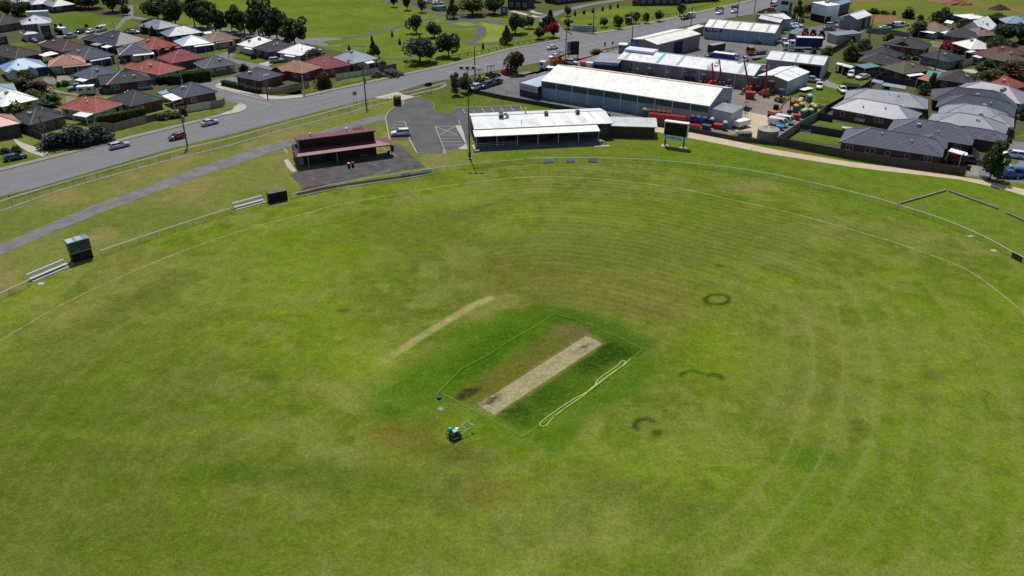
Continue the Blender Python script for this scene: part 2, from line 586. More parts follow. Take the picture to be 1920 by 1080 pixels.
mix(cloud(0.022, 101, 0.42, 0.62), lin(105, 127, 38), 0.8)
mix(cloud(0.045, 131, 0.47, 0.62), lin(122, 126, 66), 0.85)
mix(cloud(0.05, 151, 0.52, 0.68), lin(124, 139, 44), 0.8)
mix(cloud(0.09, 171, 0.54, 0.72), lin(92, 110, 38), 0.7)
mix(cloud(0.13, 181, 0.58, 0.74), lin(124, 118, 66), 0.55)
mix(cloud(0.3, 191, 0.48, 0.66, 4), lin(86, 106, 34), 0.5)
mix(cloud(0.22, 195, 0.48, 0.64, 5), lin(134, 136, 78), 0.6)
mix(cloud(0.6, 198, 0.55, 0.75, 3), lin(140, 136, 84), 0.35)

def local(cx, cy, warp=1.0):
 """offsets from a photo position in photo pixels, worked out on the ground around it"""
 c = at((cx, cy))
 ux = at((cx + 1, cy)) - c
 uy = at((cx, cy + 1)) - c
 det = ux.x * uy.y - uy.x * ux.y
 dx, dy = X - c.x + w1 * 9 * warp + f1 * 2.2 * warp, Y - c.y + w2 * 9 * warp + f2 * 2.2 * warp
 return (dx * uy.y - dy * uy.x) / det, (dy * ux.x - dx * ux.y) / det

def blob(cx, cy, rx, ry, c, k=1.0, rot=0.0, soft=0.8, warp=1.0):
 a, b = local(cx, cy, warp)
 r = math.radians(rot)
 p, q = (a * math.cos(r) + b * math.sin(r)) / rx, (-a * math.sin(r) + b * math.cos(r)) / ry
 d = np.sqrt(p * p + q * q)
 mix(1 - sstep(d, 1 - soft, 1 + soft), lin(*c), k)

def seg_dist(pts, warp=0.0):
 x, y = X + (w1 * 6 + f1 * 1.5) * warp, Y + (w2 * 6 + f2 * 1.5) * warp
 best = np.full(len(X), 1e9)
 for i in range(len(pts) - 1):
  a, b = pts[i], pts[i + 1]
  d = b - a
  L = d.x * d.x + d.y * d.y
  t = np.clip(((x - a.x) * d.x + (y - a.y) * d.y) / L, 0, 1)
  best = np.minimum(best, np.hypot(x - a.x - t * d.x, y - a.y - t * d.y))
 return best

def streak(pts, w, c, k=1.0, warp=0.0, soft=0.6):
 d = seg_dist([at(p) for p in pts], warp)
 mix(1 - sstep(d, w * (1 - soft), w * (1 + soft)), lin(*c), k)

# outside the boundary fence: longer, drier verge
CEN = Vector((2, 78, 0))
ba = np.array([math.atan2(p.y - CEN.y, p.x - CEN.x) for p in bnd_loop])
br = np.array([math.hypot(p.y - CEN.y, p.x - CEN.x) for p in bnd_loop])
o_ = np.argsort(ba)
ba, br = ba[o_], br[o_]
TA = np.arctan2(Y - CEN.y, X - CEN.x)
RR = np.hypot(X - CEN.x, Y - CEN.y)
RB = np.interp(TA, np.r_[ba[-1] - 2 * math.pi, ba, ba[0] + 2 * math.pi], np.r_[br[-1], br, br[0]])
TT = RR / RB
outside = sstep(RR - RB, 9.5, 11.5)
left = sstep(-X, -5, 20)
mix(outside * left, lin(126, 127, 78), 0.85)
mix(outside * cloud(0.08, 201, 0.42, 0.62) * left, lin(106, 118, 58), 0.7)
mix(outside * cloud(0.12, 211, 0.52, 0.68) * left, lin(142, 132, 92), 0.8)
mix(outside * (1 - left), lin(98, 128, 40), 0.6)
mix(outside * (1 - left) * cloud(0.1, 221, 0.5, 0.66), lin(116, 128, 56), 0.7)

# broad tone drifts of the turf, mostly darker towards the near left
blob(120, 900, 330, 230, (82, 98, 34), 0.6)
blob(90, 760, 260, 90, (84, 104, 34), 0.6)
blob(420, 1040, 340, 80, (88, 104, 38), 0.5)
blob(650, 900, 220, 34, (68, 98, 26), 0.6, rot=4)
blob(420, 900, 120, 16, (70, 100, 28), 0.5)
blob(430, 850, 110, 20, (104, 104, 54), 0.35)
blob(1000, 960, 260, 60, (112, 118, 62), 0.5, rot=-25)
blob(1290, 960, 90, 44, (92, 104, 52), 0.55)
blob(1140, 905, 60, 30, (100, 104, 54), 0.6)
blob(1380, 1000, 330, 60, (104, 128, 42), 0.4, rot=-20)
blob(1500, 840, 46, 18, (62, 108, 28), 0.8)
blob(1640, 940, 170, 110, (90, 120, 34), 0.45)
blob(1480, 690, 90, 70, (116, 124, 58), 0.6)
blob(1340, 660, 90, 80, (116, 136, 32), 0.6)
blob(1300, 840, 150, 50, (112, 136, 38), 0.5)
blob(1760, 640, 150, 140, (112, 134, 38), 0.45)
blob(1850, 900, 120, 160, (108, 132, 38), 0.4)
blob(1230, 400, 220, 34, (112, 140, 30), 0.5)
blob(1130, 470, 190, 30, (96, 104, 46), 0.55)
blob(990, 505, 110, 26, (100, 100, 44), 0.6)
blob(1330, 450, 120, 50, (102, 112, 48), 0.4)
blob(760, 440, 120, 40, (104, 106, 52), 0.5)
blob(880, 395, 70, 8, (84, 96, 46), 0.6, rot=-10)
blob(700, 405, 60, 14, (96, 106, 50), 0.4)
blob(560, 500, 160, 60, (112, 138, 34), 0.5)
blob(420, 520, 110, 50, (116, 126, 62), 0.4)
blob(230, 570, 90, 16, (98, 98, 48), 0.65, rot=-22)
blob(130, 625, 80, 16, (106, 108, 52), 0.5, rot=-22)
blob(640, 640, 90, 60, (122, 140, 44), 0.5)
blob(330, 640, 160, 60, (98, 114, 42), 0.4)
blob(250, 800, 240, 12, (118, 134, 46), 0.5)
blob(1200, 540, 150, 30, (126, 120, 64), 0.7)
blob(1260, 575, 120, 22, (132, 128, 70), 0.6)
blob(1180, 580, 80, 14, (108, 100, 54), 0.45)
blob(1030, 560, 60, 24, (104, 98, 54), 0.5, rot=-15)
blob(1420, 345, 40, 10, (148, 138, 92), 0.8)
blob(640, 350, 16, 4, (150, 150, 110), 0.7)
blob(840, 870, 130, 40, (112, 108, 62), 0.42, rot=12)
blob(770, 800, 60, 30, (110, 96, 48), 0.6)
blob(900, 905, 60, 26, (116, 108, 50), 0.5)
blob(860, 840, 60, 20, (74, 78, 28), 0.6)
blob(740, 940, 120, 40, (108, 118, 50), 0.5)

# mowing rounds that follow the boundary
sector = sstep(np.cos(TA - math.radians(5)), 0.35, 0.9)
top = sstep(np.sin(TA), 0.35, 0.9) * sstep(np.cos(TA - math.radians(62)), 0.75, 0.95)
lefts = sstep(np.cos(TA - math.radians(172)), 0.55, 0.95)
wob = TT + w1 * 0.012
for i, t in enumerate(np.arange(0.52, 0.98, 0.0385)):
 wd = 0.0032 + 0.0016 * (i % 3)
 line = np.exp(-((wob - t) / wd) ** 2) * (0.35 + 0.65 * sstep(fbm(TA * 9 + i * 3.1, TT * 2, 1.3, 301 + i, 3), 0.35, 0.65))
 mix(line * np.maximum(top * 0.3, lefts * 0.16), lin(140, 149, 78))
ROUNDS = [[(118, 190), (136, 260), (135, 320), (122, 380), (100, 420)], [(170, 180), (195, 240), (203, 320), (190, 400), (160, 460), (135, 495)], [(215, 195), (245, 245), (262, 310), (262, 380), (245, 445), (220, 510), (190, 570), (120, 648), (20, 725), (-60, 770)],
   [(272, 160), (305, 210), (325, 290), (328, 380), (312, 470), (280, 560), (225, 650), (150, 735), (60, 810), (-40, 870)], [(320, 160), (360, 220), (388, 300), (402, 390), (398, 470), (375, 560), (325, 650), (260, 740), (180, 815), (90, 880)],
   [(375, 165), (425, 240), (452, 310), (470, 400), (472, 490), (452, 600), (405, 700), (345, 780), (290, 840)], [(430, 190), (490, 260), (525, 330), (545, 420), (547, 550), (525, 650), (490, 730), (450, 815)], [(480, 150), (560, 240), (600, 320), (622, 420), (633, 520), (625, 620), (608, 720), (580, 815)], [(560, 200), (640, 320), (690, 420), (712, 540), (712, 640), (700, 760), (690, 830)]]
ROUND_PTS = []
for i, rd in enumerate(ROUNDS):
 pts = smooth([at((1300 + x * 0.8552, 380 + y * 0.8547)) for x, y in rd], 4)
 d = seg_dist(pts) + w1 * 0.5
 k_ = (0.4 + 0.6 * sstep(fbm(X, Y, 0.16, 701 + i, 3), 0.35, 0.62)) * (0.42 if i in (2, 3, 4) else 0.26)
 ROUND_PTS.append(pts)
 mix(np.exp(-(d / 0.5) ** 2) * k_ * 0.75, lin(138, 150, 84))
 mix(np.exp(-((d - 1.5) / 0.8) ** 2) * k_ * 0.3, lin(88, 108, 34))
band = np.sin(wob * 2 * math.pi / 0.077)
mix(np.clip(band, 0, 1) * np.maximum(top * 0.26, lefts * 0.06), lin(84, 104, 36))
fine_band = np.sin(wob * 2 * math.pi / 0.021)
mix(np.clip(fine_band, 0, 1) * top * 0.36, lin(84, 96, 38))

# the watered square
SQ = [(823, 736.4), (868.5, 691), (957.6, 639.7), (1039, 589.8), (1113, 614), (1152.5, 630.6), (1205.3, 657.2), (980.2, 820.4)]
strip_a, strip_b = at((914, 766.5)), at((1112, 638.5))
ax = (strip_b - strip_a).normalized()
ay = Vector((-ax.y, ax.x, 0))
LS = (strip_b - strip_a).length
ss = (X - strip_a.x) * ax.x + (Y - strip_a.y) * ax.y
tt = (X - strip_a.x) * ay.x + (Y - strip_a.y) * ay.y

def patch(s0, s1, t0, t1, c, k, soft=1.2, warp=1.0):
 a, b = ss + (f1 * 2.4 + w1 * 4) * warp, tt + (f2 * 2.4 + w2 * 4) * warp
 m = sstep(a, s0 - soft, s0 + soft) * (1 - sstep(a, s1 - soft, s1 + soft)) * sstep(b, t0 - soft, t0 + soft) * (1 - sstep(b, t1 - soft, t1 + soft))
 mix(m, lin(*c), k)

patch(-5, LS + 5, -10.5, 13.5, (84, 118, 26), 0.55, 4.0)
patch(-1, LS + 3, 5.0, 13.0, (66, 100, 20), 0.8, 1.8)
patch(LS - 1, LS + 5, -8, 9, (64, 98, 22), 0.75, 1.6)
patch(-4, LS - 1, 5.5, 15.2, (78, 112, 26), 0.8, 1.8)
patch(3, LS - 5, 6.5, 10.5, (58, 92, 16), 0.65, 1.6)
patch(-1, LS + 1, 1.0, 5.6, (98, 104, 46), 0.85, 0.7, 0.5)
patch(2, 12, 1.5, 4.6, (108, 100, 52), 0.45, 1.0)
patch(12, LS - 1, 2.4, 5.6, (104, 98, 54), 0.45, 1.0)
patch(0, LS + 2.5, -6.6, -1.4, (60, 92, 24), 0.75, 1.0, 0.6)
patch(LS - 7, LS + 1, -6.0, -1.5, (34, 68, 14), 0.85, 1.0)
patch(5, 10, -5.2, -1.8, (44, 84, 16), 0.7, 1.0)
patch(0, 3.5, -4.6, -1.6, (44, 78, 18), 0.75, 0.9)
patch(-1, LS, -10.2, -8.2, (62, 104, 22), 0.5, 0.9)
patch(-0.9, LS + 0.9, -1.95, 1.95, (132, 126, 78), 0.55, 0.35, 0.25)
blob(750, 745, 60, 34, (66, 108, 26), 0.65)
blob(735, 760, 30, 14, (60, 100, 24), 0.6)
blob(1130, 735, 60, 40, (78, 112, 30), 0.5)
blob(885, 735, 26, 9, (58, 54, 34), 1.0, rot=-22, soft=0.4, warp=0.35)
blob(1048, 622, 26, 9, (120, 100, 72), 0.7, rot=-5, warp=0.4)
blob(1078, 630, 20, 8, (104, 92, 74), 0.8, rot=-15, warp=0.4)
streak([(918, 559), (890, 570), (800, 625), (722, 675)], 0.7, (166, 156, 112), 0.9, 0.10, 0.5)
blob(905, 563, 15, 6, (166, 156, 112), 0.8, rot=-20, warp=0.3)
blob(722, 672, 24, 12, (158, 150, 98), 0.7, rot=-30, warp=0.5)
blob(700, 668, 60, 30, (126, 140, 50), 0.5)

def ring(cx, cy, rx, ry, w, a0, a1, k=1.0, c=(36, 74, 26), warp=0.12):
 a, b = local(cx, cy, warp)
 d = np.hypot(a / rx, b / ry)
 th = np.degrees(np.arctan2(-b / ry, a / rx)) % 360
 m = np.exp(-((d - 1) / w) ** 2 * 1.2)
 dd = ((th - a0) % 360)
 span = (a1 - a0) % 360 or 360
 e = np.minimum(dd, span - dd) if span < 360 else np.full(len(X), 99.0)
 mix(m * sstep(e, -6, 14) * (dd <= span), lin(*c), k)

ring(1345, 561, 24, 9.5, 0.26, 0, 360)
ring(1296, 706, 21, 10, 0.3, 15, 190, 0.85)
ring(1334, 714, 22, 12, 0.3, 5, 130, 0.9)
ring(1208, 797, 19, 12, 0.4, 20, 240, 1.0)
blob(1234, 811, 10, 7, (44, 78, 34), 0.9, soft=0.5, warp=0.2)
blob(1352, 498, 11, 3, (50, 86, 34), 0.8, soft=0.5, warp=0.2)
for q in ((827, 955, 9, 7), (780, 505, 8, 4), (1105, 683, 3, 2), (770, 835, 9, 5), (1175, 762, 8, 4), (1810, 669, 8, 3), (845, 900, 16, 12), (1335, 915, 14, 8), (1342, 876, 14, 6),
   (460, 520, 10, 4), (300, 690, 14, 8), (585, 985, 22, 8), (1010, 815, 4, 3), (640, 585, 12, 6), (495, 710, 18, 9), (1020, 660, 8, 4), (1850, 738, 4, 3), (1170, 690, 7, 3), (1745, 700, 20, 8), (1595, 800, 20, 10)):
 blob(*q, (66, 84, 36), 0.42, soft=0.6, warp=0.5)

colr = np.clip(colr * np.array([1.09, 1.11, 0.84]), 0.004, 0.8)
ny, nx = GX.shape
me = bpy.data.meshes.new('oval_lawn')
idx = np.arange(nx * ny).reshape(ny, nx)
quads = np.stack([idx[:-1, :-1], idx[:-1, 1:], idx[1:, 1:], idx[1:, :-1]], -1).reshape(-1, 4)
Z = np.zeros(len(X)) + (fbm(X, Y, 0.05, 401, 3) - 0.5) * 0.0
me.vertices.add(len(X))
me.vertices.foreach_set('co', np.stack([X, Y, Z], 1).ravel().astype(np.float32))
me.loops.add(len(quads) * 4)
me.loops.foreach_set('vertex_index', quads.ravel().astype(np.int32))
me.polygons.add(len(quads))
me.polygons.foreach_set('loop_start', (np.arange(len(quads)) * 4).astype(np.int32))
me.polygons.foreach_set('loop_total', np.full(len(quads), 4, np.int32))
me.update(calc_edges=True)
ca = me.color_attributes.new('wear', 'FLOAT_COLOR', 'POINT')
ca.data.foreach_set('color', np.c_[colr, np.ones(len(X))].ravel().astype(np.float32))
me.materials.append(grassmat('turf', attr='wear'))
tag(link('oval_lawn', me), kind='structure')

# chalk boundary line, worn thin
def faded(name, col, keep):
 m = M(name, col, 1.0, 0.2, 3.0, spec=0.0)
 nt = m.node_tree
 bs = nt.nodes['Principled BSDF']
 n = nd(nt, 'ShaderNodeTexNoise'); n.inputs['Scale'].default_value = 0.7; n.inputs['Detail'].default_value = 9; n.inputs['Roughness'].default_value = 0.75
 geo = nd(nt, 'ShaderNodeNewGeometry')
 nt.links.new(geo.outputs['Position'], n.inputs['Vector'])
 r = nd(nt, 'ShaderNodeMapRange')
 r.inputs[1].default_value, r.inputs[2].default_value = 0.35, 0.66
 r.inputs[3].default_value, r.inputs[4].default_value = keep * 0.15, min(1, keep * 1.8)
 nt.links.new(n.outputs[0], r.inputs[0])
 nt.links.new(r.outputs[0], bs.inputs['Alpha'])
 return m

CHALK = faded('worn_chalk', alb(196, 196, 140), 0.75)
ribbon('boundary_line', bnd_loop, 0.27, 0.012, CHALK)
tag(bpy.data.objects['boundary_line'], kind='structure')

# pale wheel lines left by the mower
TRACKM = faded('mown_wheel_line', alb(168, 174, 92), 0.36)
TRACKF = faded('mown_wheel_line_faint', alb(162, 170, 88), 0.28)
for i, pts in enumerate(ROUND_PTS):
 pts = smooth(pts, 2)
 ribbon('wheel_line', pts, 0.34 if i in (2, 3, 4) else 0.28, 0.006, TRACKM if i in (2, 3, 4) else TRACKF)
 ribbon('wheel_line', offset(pts, 1.3), 0.2, 0.006, TRACKF)
for k, t in enumerate(np.arange(0.56, 0.97, 0.021)):
 a0, a1 = math.radians(38 + 7 * math.sin(k * 2.3)), math.radians(96 + 14 * math.sin(k * 1.7))
 pts = []
 for j in range(25):
  a = a0 + (a1 - a0) * j / 24
  r_ = t * float(np.interp(a, ba, br)) + 0.25 * math.sin(a * 9 + k)
  pts.append(Vector((CEN.x + r_ * math.cos(a), CEN.y + r_ * math.sin(a), 0)))
 ribbon('wheel_line', pts, 0.42, 0.006, TRACKF)
# cricket pitch
def pitch():
 mb = MB()
 n = 60
 rnd = random.Random(3)
 pts, cols = [], []
 W0 = 1.53
 for i in range(n + 1):
  s = -0.3 + (LS + 0.6) * i / n
  for j in range(13):
   t = -W0 + 2 * W0 * j / 12
   jt = rnd.uniform(-0.03, 0.03) if j in (0, 12) else 0
   js = rnd.uniform(-0.16, 0.16) if i in (0, n) else 0
   q = strip_a + ax * (s + js) + ay * (t + jt)
   pts.append((q.x, q.y, 0.02))
 me = bpy.data.meshes.new('cricket_pitch')
 fs = [(i * 13 + j, i * 13 + j + 1, (i + 1) * 13 + j + 1, (i + 1) * 13 + j) for i in range(n) for j in range(12)]
 fs = [f[::-1] for f in fs]
 me.from_pydata(pts, [], fs)
 P = np.array(pts)
 s = (P[:, 0] - strip_a.x) * ax.x + (P[:, 1] - strip_a.y) * ax.y
 t = (P[:, 0] - strip_a.x) * ay.x + (P[:, 1] - strip_a.y) * ay.y
 c = np.tile(lin(176, 166, 128), (len(P), 1))
 nz = fbm(P[:, 0], P[:, 1], 1.1, 501, 4) - 0.5
 a = np.clip(0.5 + nz * 2.5, 0, 1)[:, None] * 0.35
 c = c * (1 - a) + lin(158, 150, 104)[None] * a
 def bl(s0, t0, rs, rt, k, col):
  nonlocal c
  d = np.hypot((s - s0 + nz * 3) / rs, (t - t0 + nz * 1.5) / rt)
  m = (1 - sstep(d, 0.4, 1.3))[:, None] * k
  c = c * (1 - m) + lin(*col)[None] * m
 bl(1.6, 0.75, 1.5, 0.5, 1.0, (98, 80, 62)); bl(0.6, 1.0, 1.2, 0.5, 0.85, (112, 92, 74)); bl(2.3, 0.2, 0.8, 0.3, 0.5, (122, 100, 80))
 bl(LS - 2.0, 0.1, 1.2, 0.4, 1.0, (96, 80, 64)); bl(LS - 2.6, -0.7, 0.8, 0.35, 0.5, (128, 110, 88)); bl(LS - 0.6, -0.4, 0.6, 0.5, 0.5, (130, 118, 90))
 ca = me.color_attributes.new('wear', 'FLOAT_COLOR', 'POINT')
 ca.data.foreach_set('color', np.c_[c, np.ones(len(P))].ravel().astype(np.float32))
 me.materials.append(grassmat('turf', attr='wear'))
 me.update()
 o = tag(link('cricket_pitch', me), kind='structure')
 for k, (s0, t0, t1) in enumerate(((0.5, -1.3, 1.32), (1.75, -1.2, -0.2), (LS - 0.5, -1.3, 1.3))):
  a_, b_ = strip_a + ax * s0 + ay * t0, strip_a + ax * s0 + ay * t1
  ribbon('crease_line', [a_, b_], 0.07, 0.032, faded('faded_white', alb(225, 220, 200), 0.85), parent=o)

pitch()

# ------------------------------------------------------------------ roads
def W_(L): return [at(p) for p in L]

far_kerb = W_([(-120, 350), (7, 0, 905), (7, 960, 668), (7, 1920, 430), (8, 350, 345), (8, 640, 268)])
corner_w = W_([(8, 640, 268), (8, 790, 235), (8, 845, 195), (8, 815, 160), (8, 760, 145)])
corner_e = W_([(8, 640, 0), (8, 900, 68), (8, 1090, 98), (8, 1260, 98), (8, 1480, 75)])
far_kerb2 = W_([(8, 1480, 75), (3, 0, 1000), (3, 530, 885), (3, 1130, 755), (3, 1400, 690), (3, 1920, 555), (4, 270, 505), (4, 560, 450)])
corner_p = W_([(4, 560, 450), (4, 690, 425), (4, 700, 395), (4, 620, 350), (4, 560, 320)])
corner_q = W_([(4, 640, 345), (4, 760, 365), (4, 945, 382)])
far_kerb3 = W_([(4, 945, 382), (4, 1250, 335), (4, 1500, 278), (4, 1900, 195), (5, 130, 160), (5, 400, 100), (5, 800, 5), (5, 1010, -50), (5, 1500, -160)])
near_edge = W_([(-130, 405), (0, 368.5), (61, 354), (8, 0, 650), (8, 640, 500), (8, 1290, 330), (8, 1920, 165), (9, 370, 78), (9, 640, 18), (3, 950, 935), (3, 1450, 850), (4, 340, 700), (4, 600, 655), (4, 800, 605), (4, 1010, 560), (4, 1200, 515),
     (5, 0, 300), (5, 500, 205), (5, 850, 152), (5, 1080, 62), (5, 1250, 0), (5, 1500, -70), (5, 2000, -190)])
road_poly = far_kerb + far_kerb2[0:] + far_kerb3 + near_edge[::-1]
poly('main_road', road_poly, 0.02, ASPH)

# side street on the left and its court behind the first houses
side_w = W_([(8, 760, 145), (8, 640, 120), (8, 560, 75), (8, 480, 45), (2, 290, 940), (2, 420, 905), (2, 700, 870)])
poly('side_street', W_([(8, 640, 280), (8, 845, 195), (8, 790, 160), (8, 640, 112), (8, 480, 45), (2, 240, 955), (2, 480, 900), (2, 860, 800), (2, 900, 775), (2, 760, 720), (2, 640, 690), (2, 560, 640), (2, 480, 620), (2, 620, 585), (2, 740, 615), (2, 700, 660), (2, 960, 715), (2, 1120, 750),
       (2, 1180, 790), (2, 1050, 860), (2, 720, 940), (2, 560, 935), (2, 500, 965), (2, 520, 990), (2, 700, 1030), (2, 980, 1070), (8, 1090, 100), (8, 1420, 90)]), 0.032, ASPH)
poly('park_street', W_([(4, 550, 452), (4, 705, 420), (4, 640, 380), (4, 560, 320), (4, 520, 250), (4, 480, 190), (4, 600, 130), (4, 900, 60), (4, 1400, -20), (4, 1700, -60), (4, 1500, -120), (4, 1100, 0), (4, 760, 60), (4, 440, 140), (4, 330, 170), (4, 300, 230), (4, 440, 320), (4, 500, 400)]), 0.03, ASPH)
poly('park_street', W_([(4, 640, 340), (4, 700, 430), (4, 950, 395), (4, 760, 368)]), 0.034, ASPH)
ribbon('kerb', smooth(far_kerb), 0.45, 0.02, CONC, 0.13)
ribbon('kerb', smooth(corner_w, 4), 0.45, 0.02, CONC_L, 0.13)
ribbon('kerb', smooth(corner_e, 4), 0.45, 0.02, CONC_L, 0.13)
ribbon('kerb', smooth(far_kerb2), 0.45, 0.02, CONC, 0.13)
ribbon('kerb', smooth(corner_p, 4), 0.45, 0.02, CONC, 0.13)
ribbon('kerb', smooth(corner_q, 4), 0.45, 0.02, CONC, 0.13)
ribbon('kerb', smooth(far_kerb3), 0.45, 0.02, CONC, 0.13)
ribbon('footpath', offset(smooth(far_kerb), 1.15), 1.75, 0.06, CONC)
ribbon('footpath', offset(smooth(far_kerb2), 1.1), 1.6, 0.06, CONC)
ribbon('footpath', offset(smooth(far_kerb3), 1.5), 2.2, 0.06, CONC)
poly('footpath', W_([(8, 560, 262), (8, 700, 215), (8, 715, 180), (8, 770, 150), (8, 830, 170), (8, 848, 195), (8, 800, 232), (8, 640, 272)]), 0.07, CONC_L)
poly('footpath', W_([(2, 500, 965), (2, 520, 990), (2, 700, 1030), (2, 980, 1070), (8, 1090, 100), (8, 1250, 100), (8, 1480, 80), (8, 1480, 45), (8, 1250, 65), (8, 1120, 58), (2, 1000, 1040), (2, 700, 985), (2, 600, 950), (2, 590, 930), (2, 540, 935)]), 0.07, CONC_L)
# paths and verges on the oval side
ribbon('nature_strip', offset(smooth(near_edge[0:7]), -1.4), 2.7, 0.012, G_LUSH)
ribbon('footpath', smooth(W_([(0, 377), (7, 560, 1075), (8, 0, 692), (8, 640, 540), (8, 1290, 365), (8, 1920, 200), (9, 440, 88)])), 0.85, 0.03, CONC)
ribbon('mowing_strip', smooth(W_([(0, 396), (7, 830, 1075), (8, 0, 778), (8, 640, 620), (8, 1290, 435), (8, 1920, 272), (9, 300, 185), (9, 590, 110)])), 0.8, 0.034, CONC)
ribbon('footpath', smooth(W_([(9, 740, 65), (9, 850, 30), (9, 1100, -25), (3, 1180, 950)])), 1.0, 0.03, CONC)
ribbon('footpath', smooth(W_([(9, 640, 30), (9, 800, 5), (3, 1000, 975), (3, 1180, 930)])), 1.0, 0.028, CONC)
poly('driveway_apron', W_([(9, 370, 78), (9, 630, 15), (9, 700, 45), (9, 830, 72), (9, 690, 108), (9, 610, 90), (9, 440, 92)]), 0.05, CONC_L)

# gravel track along the oval
poly('gravel_track', W_([(-60, 484), (0, 459), (87.6, 420.5), (183, 382), (271, 352), (8, 0, 965), (8, 500, 800), (8, 940, 645), (8, 1290, 562), (8, 1920, 388), (9, 300, 295), (9, 500, 268), (9, 515, 300), (9, 500, 328),
       (9, 230, 392), (9, 0, 440), (8, 1600, 560), (8, 1290, 640), (8, 1130, 690), (8, 860, 790), (8, 480, 912), (8, 0, 1078), (189, 399), (102, 433.7), (0, 478.5), (-60, 504)]), 0.02, TRACK)
# car park
poly('car_park', W_([(9, 690, 105), (9, 830, 70), (9, 1000, 120), (9, 1045, 165), (9, 1030, 205), (9, 1085, 243), (9, 1160, 260), (9, 1262, 262), (9, 1246, 200), (10, 690, 288), (10, 720, 352), (10, 900, 470), (9, 1500, 420), (9, 1420, 600),
      (9, 1310, 655), (9, 1165, 672), (9, 1162, 706), (9, 850, 706), (9, 770, 556), (9, 555, 560), (9, 535, 430), (9, 500, 325), (9, 515, 265), (9, 585, 195)]), 0.028, ASPH_D)
edge = W_([(9, 1262, 262), (9, 1160, 262), (9, 1085, 245), (9, 1030, 207), (9, 1045, 165), (9, 1000, 120), (9, 860, 72)])
ribbon('kerb', smooth(edge, 4), 0.2, 0.02, CONC, 0.12)
ribbon('kerb', smooth(W_([(9, 690, 115), (9, 690, 160), (9, 585, 195), (9, 515, 265), (9, 500, 325)]), 4), 0.2, 0.02, CONC_L, 0.12)
ribbon('kerb', W_([(9, 500, 325), (9, 540, 540), (9, 555, 562)]), 0.2, 0.02, CONC_L, 0.12)
ribbon('kerb', W_([(9, 770, 556), (9, 850, 706)]), 0.25, 0.02, CONC_L, 0.12)
ribbon('kerb', W_([(9, 1160, 668), (9, 1160, 725)]), 0.8, 0.02, CONC, 0.1)
ribbon('kerb', W_([(9, 1245, 200), (10, 690, 288), (10, 712, 350)]), 0.25, 0.02, CONC_L, 0.12)

def line(a, b, w=0.1, z=0.04, mat=None):
 ribbon('painted_line', [at(a), at(b)], w, z, mat or PAINT)

for a, b in (((9, 1363, 203), (9, 1392, 256)), ((9, 1470, 200), (9, 1500, 250)), ((10, 150, 320), (10, 182, 368)), ((10, 258, 315), (10, 291, 363)), ((10, 365, 312), (10, 398, 358)), ((10, 470, 307), (10, 504, 351)), ((10, 585, 302), (10, 618, 348)),
    ((9, 620, 350), (9, 720, 350)), ((9, 525, 388), (9, 735, 385)), ((9, 530, 422), (9, 742, 412)), ((9, 550, 522), (9, 770, 514)),
    ((9, 1055, 405), (9, 1275, 403)), ((9, 1055, 405), (9, 1300, 495)), ((9, 1275, 403), (9, 1100, 500)), ((9, 1100, 500), (9, 1318, 500)), ((9, 1117, 537), (9, 1328, 537)), ((9, 1132, 575), (9, 1340, 572)), ((9, 1148, 615), (9, 1350, 610)),
    ((9, 1320, 330), (9, 1335, 372)), ((9, 718, 350), (9, 770, 555)), ((9, 1055, 405), (9, 1160, 662))):
 line(a, b, 0.13)
# road markings
for a, b in (((3, 840, 887), (3, 1000, 857)), ((3, 1060, 805), (3, 1130, 792)), ((8, 880, 232), (8, 1130, 158)), ((8, 1180, 140), (8, 1420, 92))):
 line(a, b, 0.16, 0.036, PAINT_W)
for a, b in (((8, 680, 65), (8, 1130, 160)),):
 line(a, b, 0.14, 0.05, PAINT)
for q in ((3, 1215, 810), (3, 1655, 725), (3, 1793, 697), (4, 240, 622), (4, 358, 600), (4, 470, 577), (4, 573, 553), (4, 785, 512), (4, 888, 490), (4, 985, 467), (4, 1285, 408), (4, 1480, 362), (3, 1520, 750),
   (4, 665, 525), (4, 1580, 325), (4, 1760, 290), (4, 1850, 268), (5, 240, 195), (5, 480, 150), (5, 560, 110), (5, 640, 100), (5, 700, 85), (5, 760, 72), (5, 810, 60), (5, 860, 50), (5, 905, 42), (5, 950, 30)):
 p = at(q)
 a = ang((4, 240, 622), (4, 985, 467))
 d = Vector((math.cos(a), math.sin(a), 0))
 if q[0] == 5 or (q[0] == 4 and q[1] > 1200): ribbon('painted_line', [p - d * 1.5, p + d * 1.5], 0.16, 0.036, PAINT)
 else:
  n_ = Vector((math.cos(a - 0.85), math.sin(a - 0.85), 0))
  ribbon('painted_line', [p - n_ * 1.3, p + n_ * 1.3], 0.35, 0.036, PAINT)
for i in range(16):
 # faint lane dashes along the near half of the road
 t0 = i / 16
 base = smooth(near_edge[1:7], 6)
 k = int(t0 * (len(base) - 2))
 a, b = offset(base, 5.2)[k], offset(base, 5.2)[k + 1]
 d = (b - a).normalized()
 ribbon('painted_line', [a, a + d * 3], 0.12, 0.036, PAINT_W)

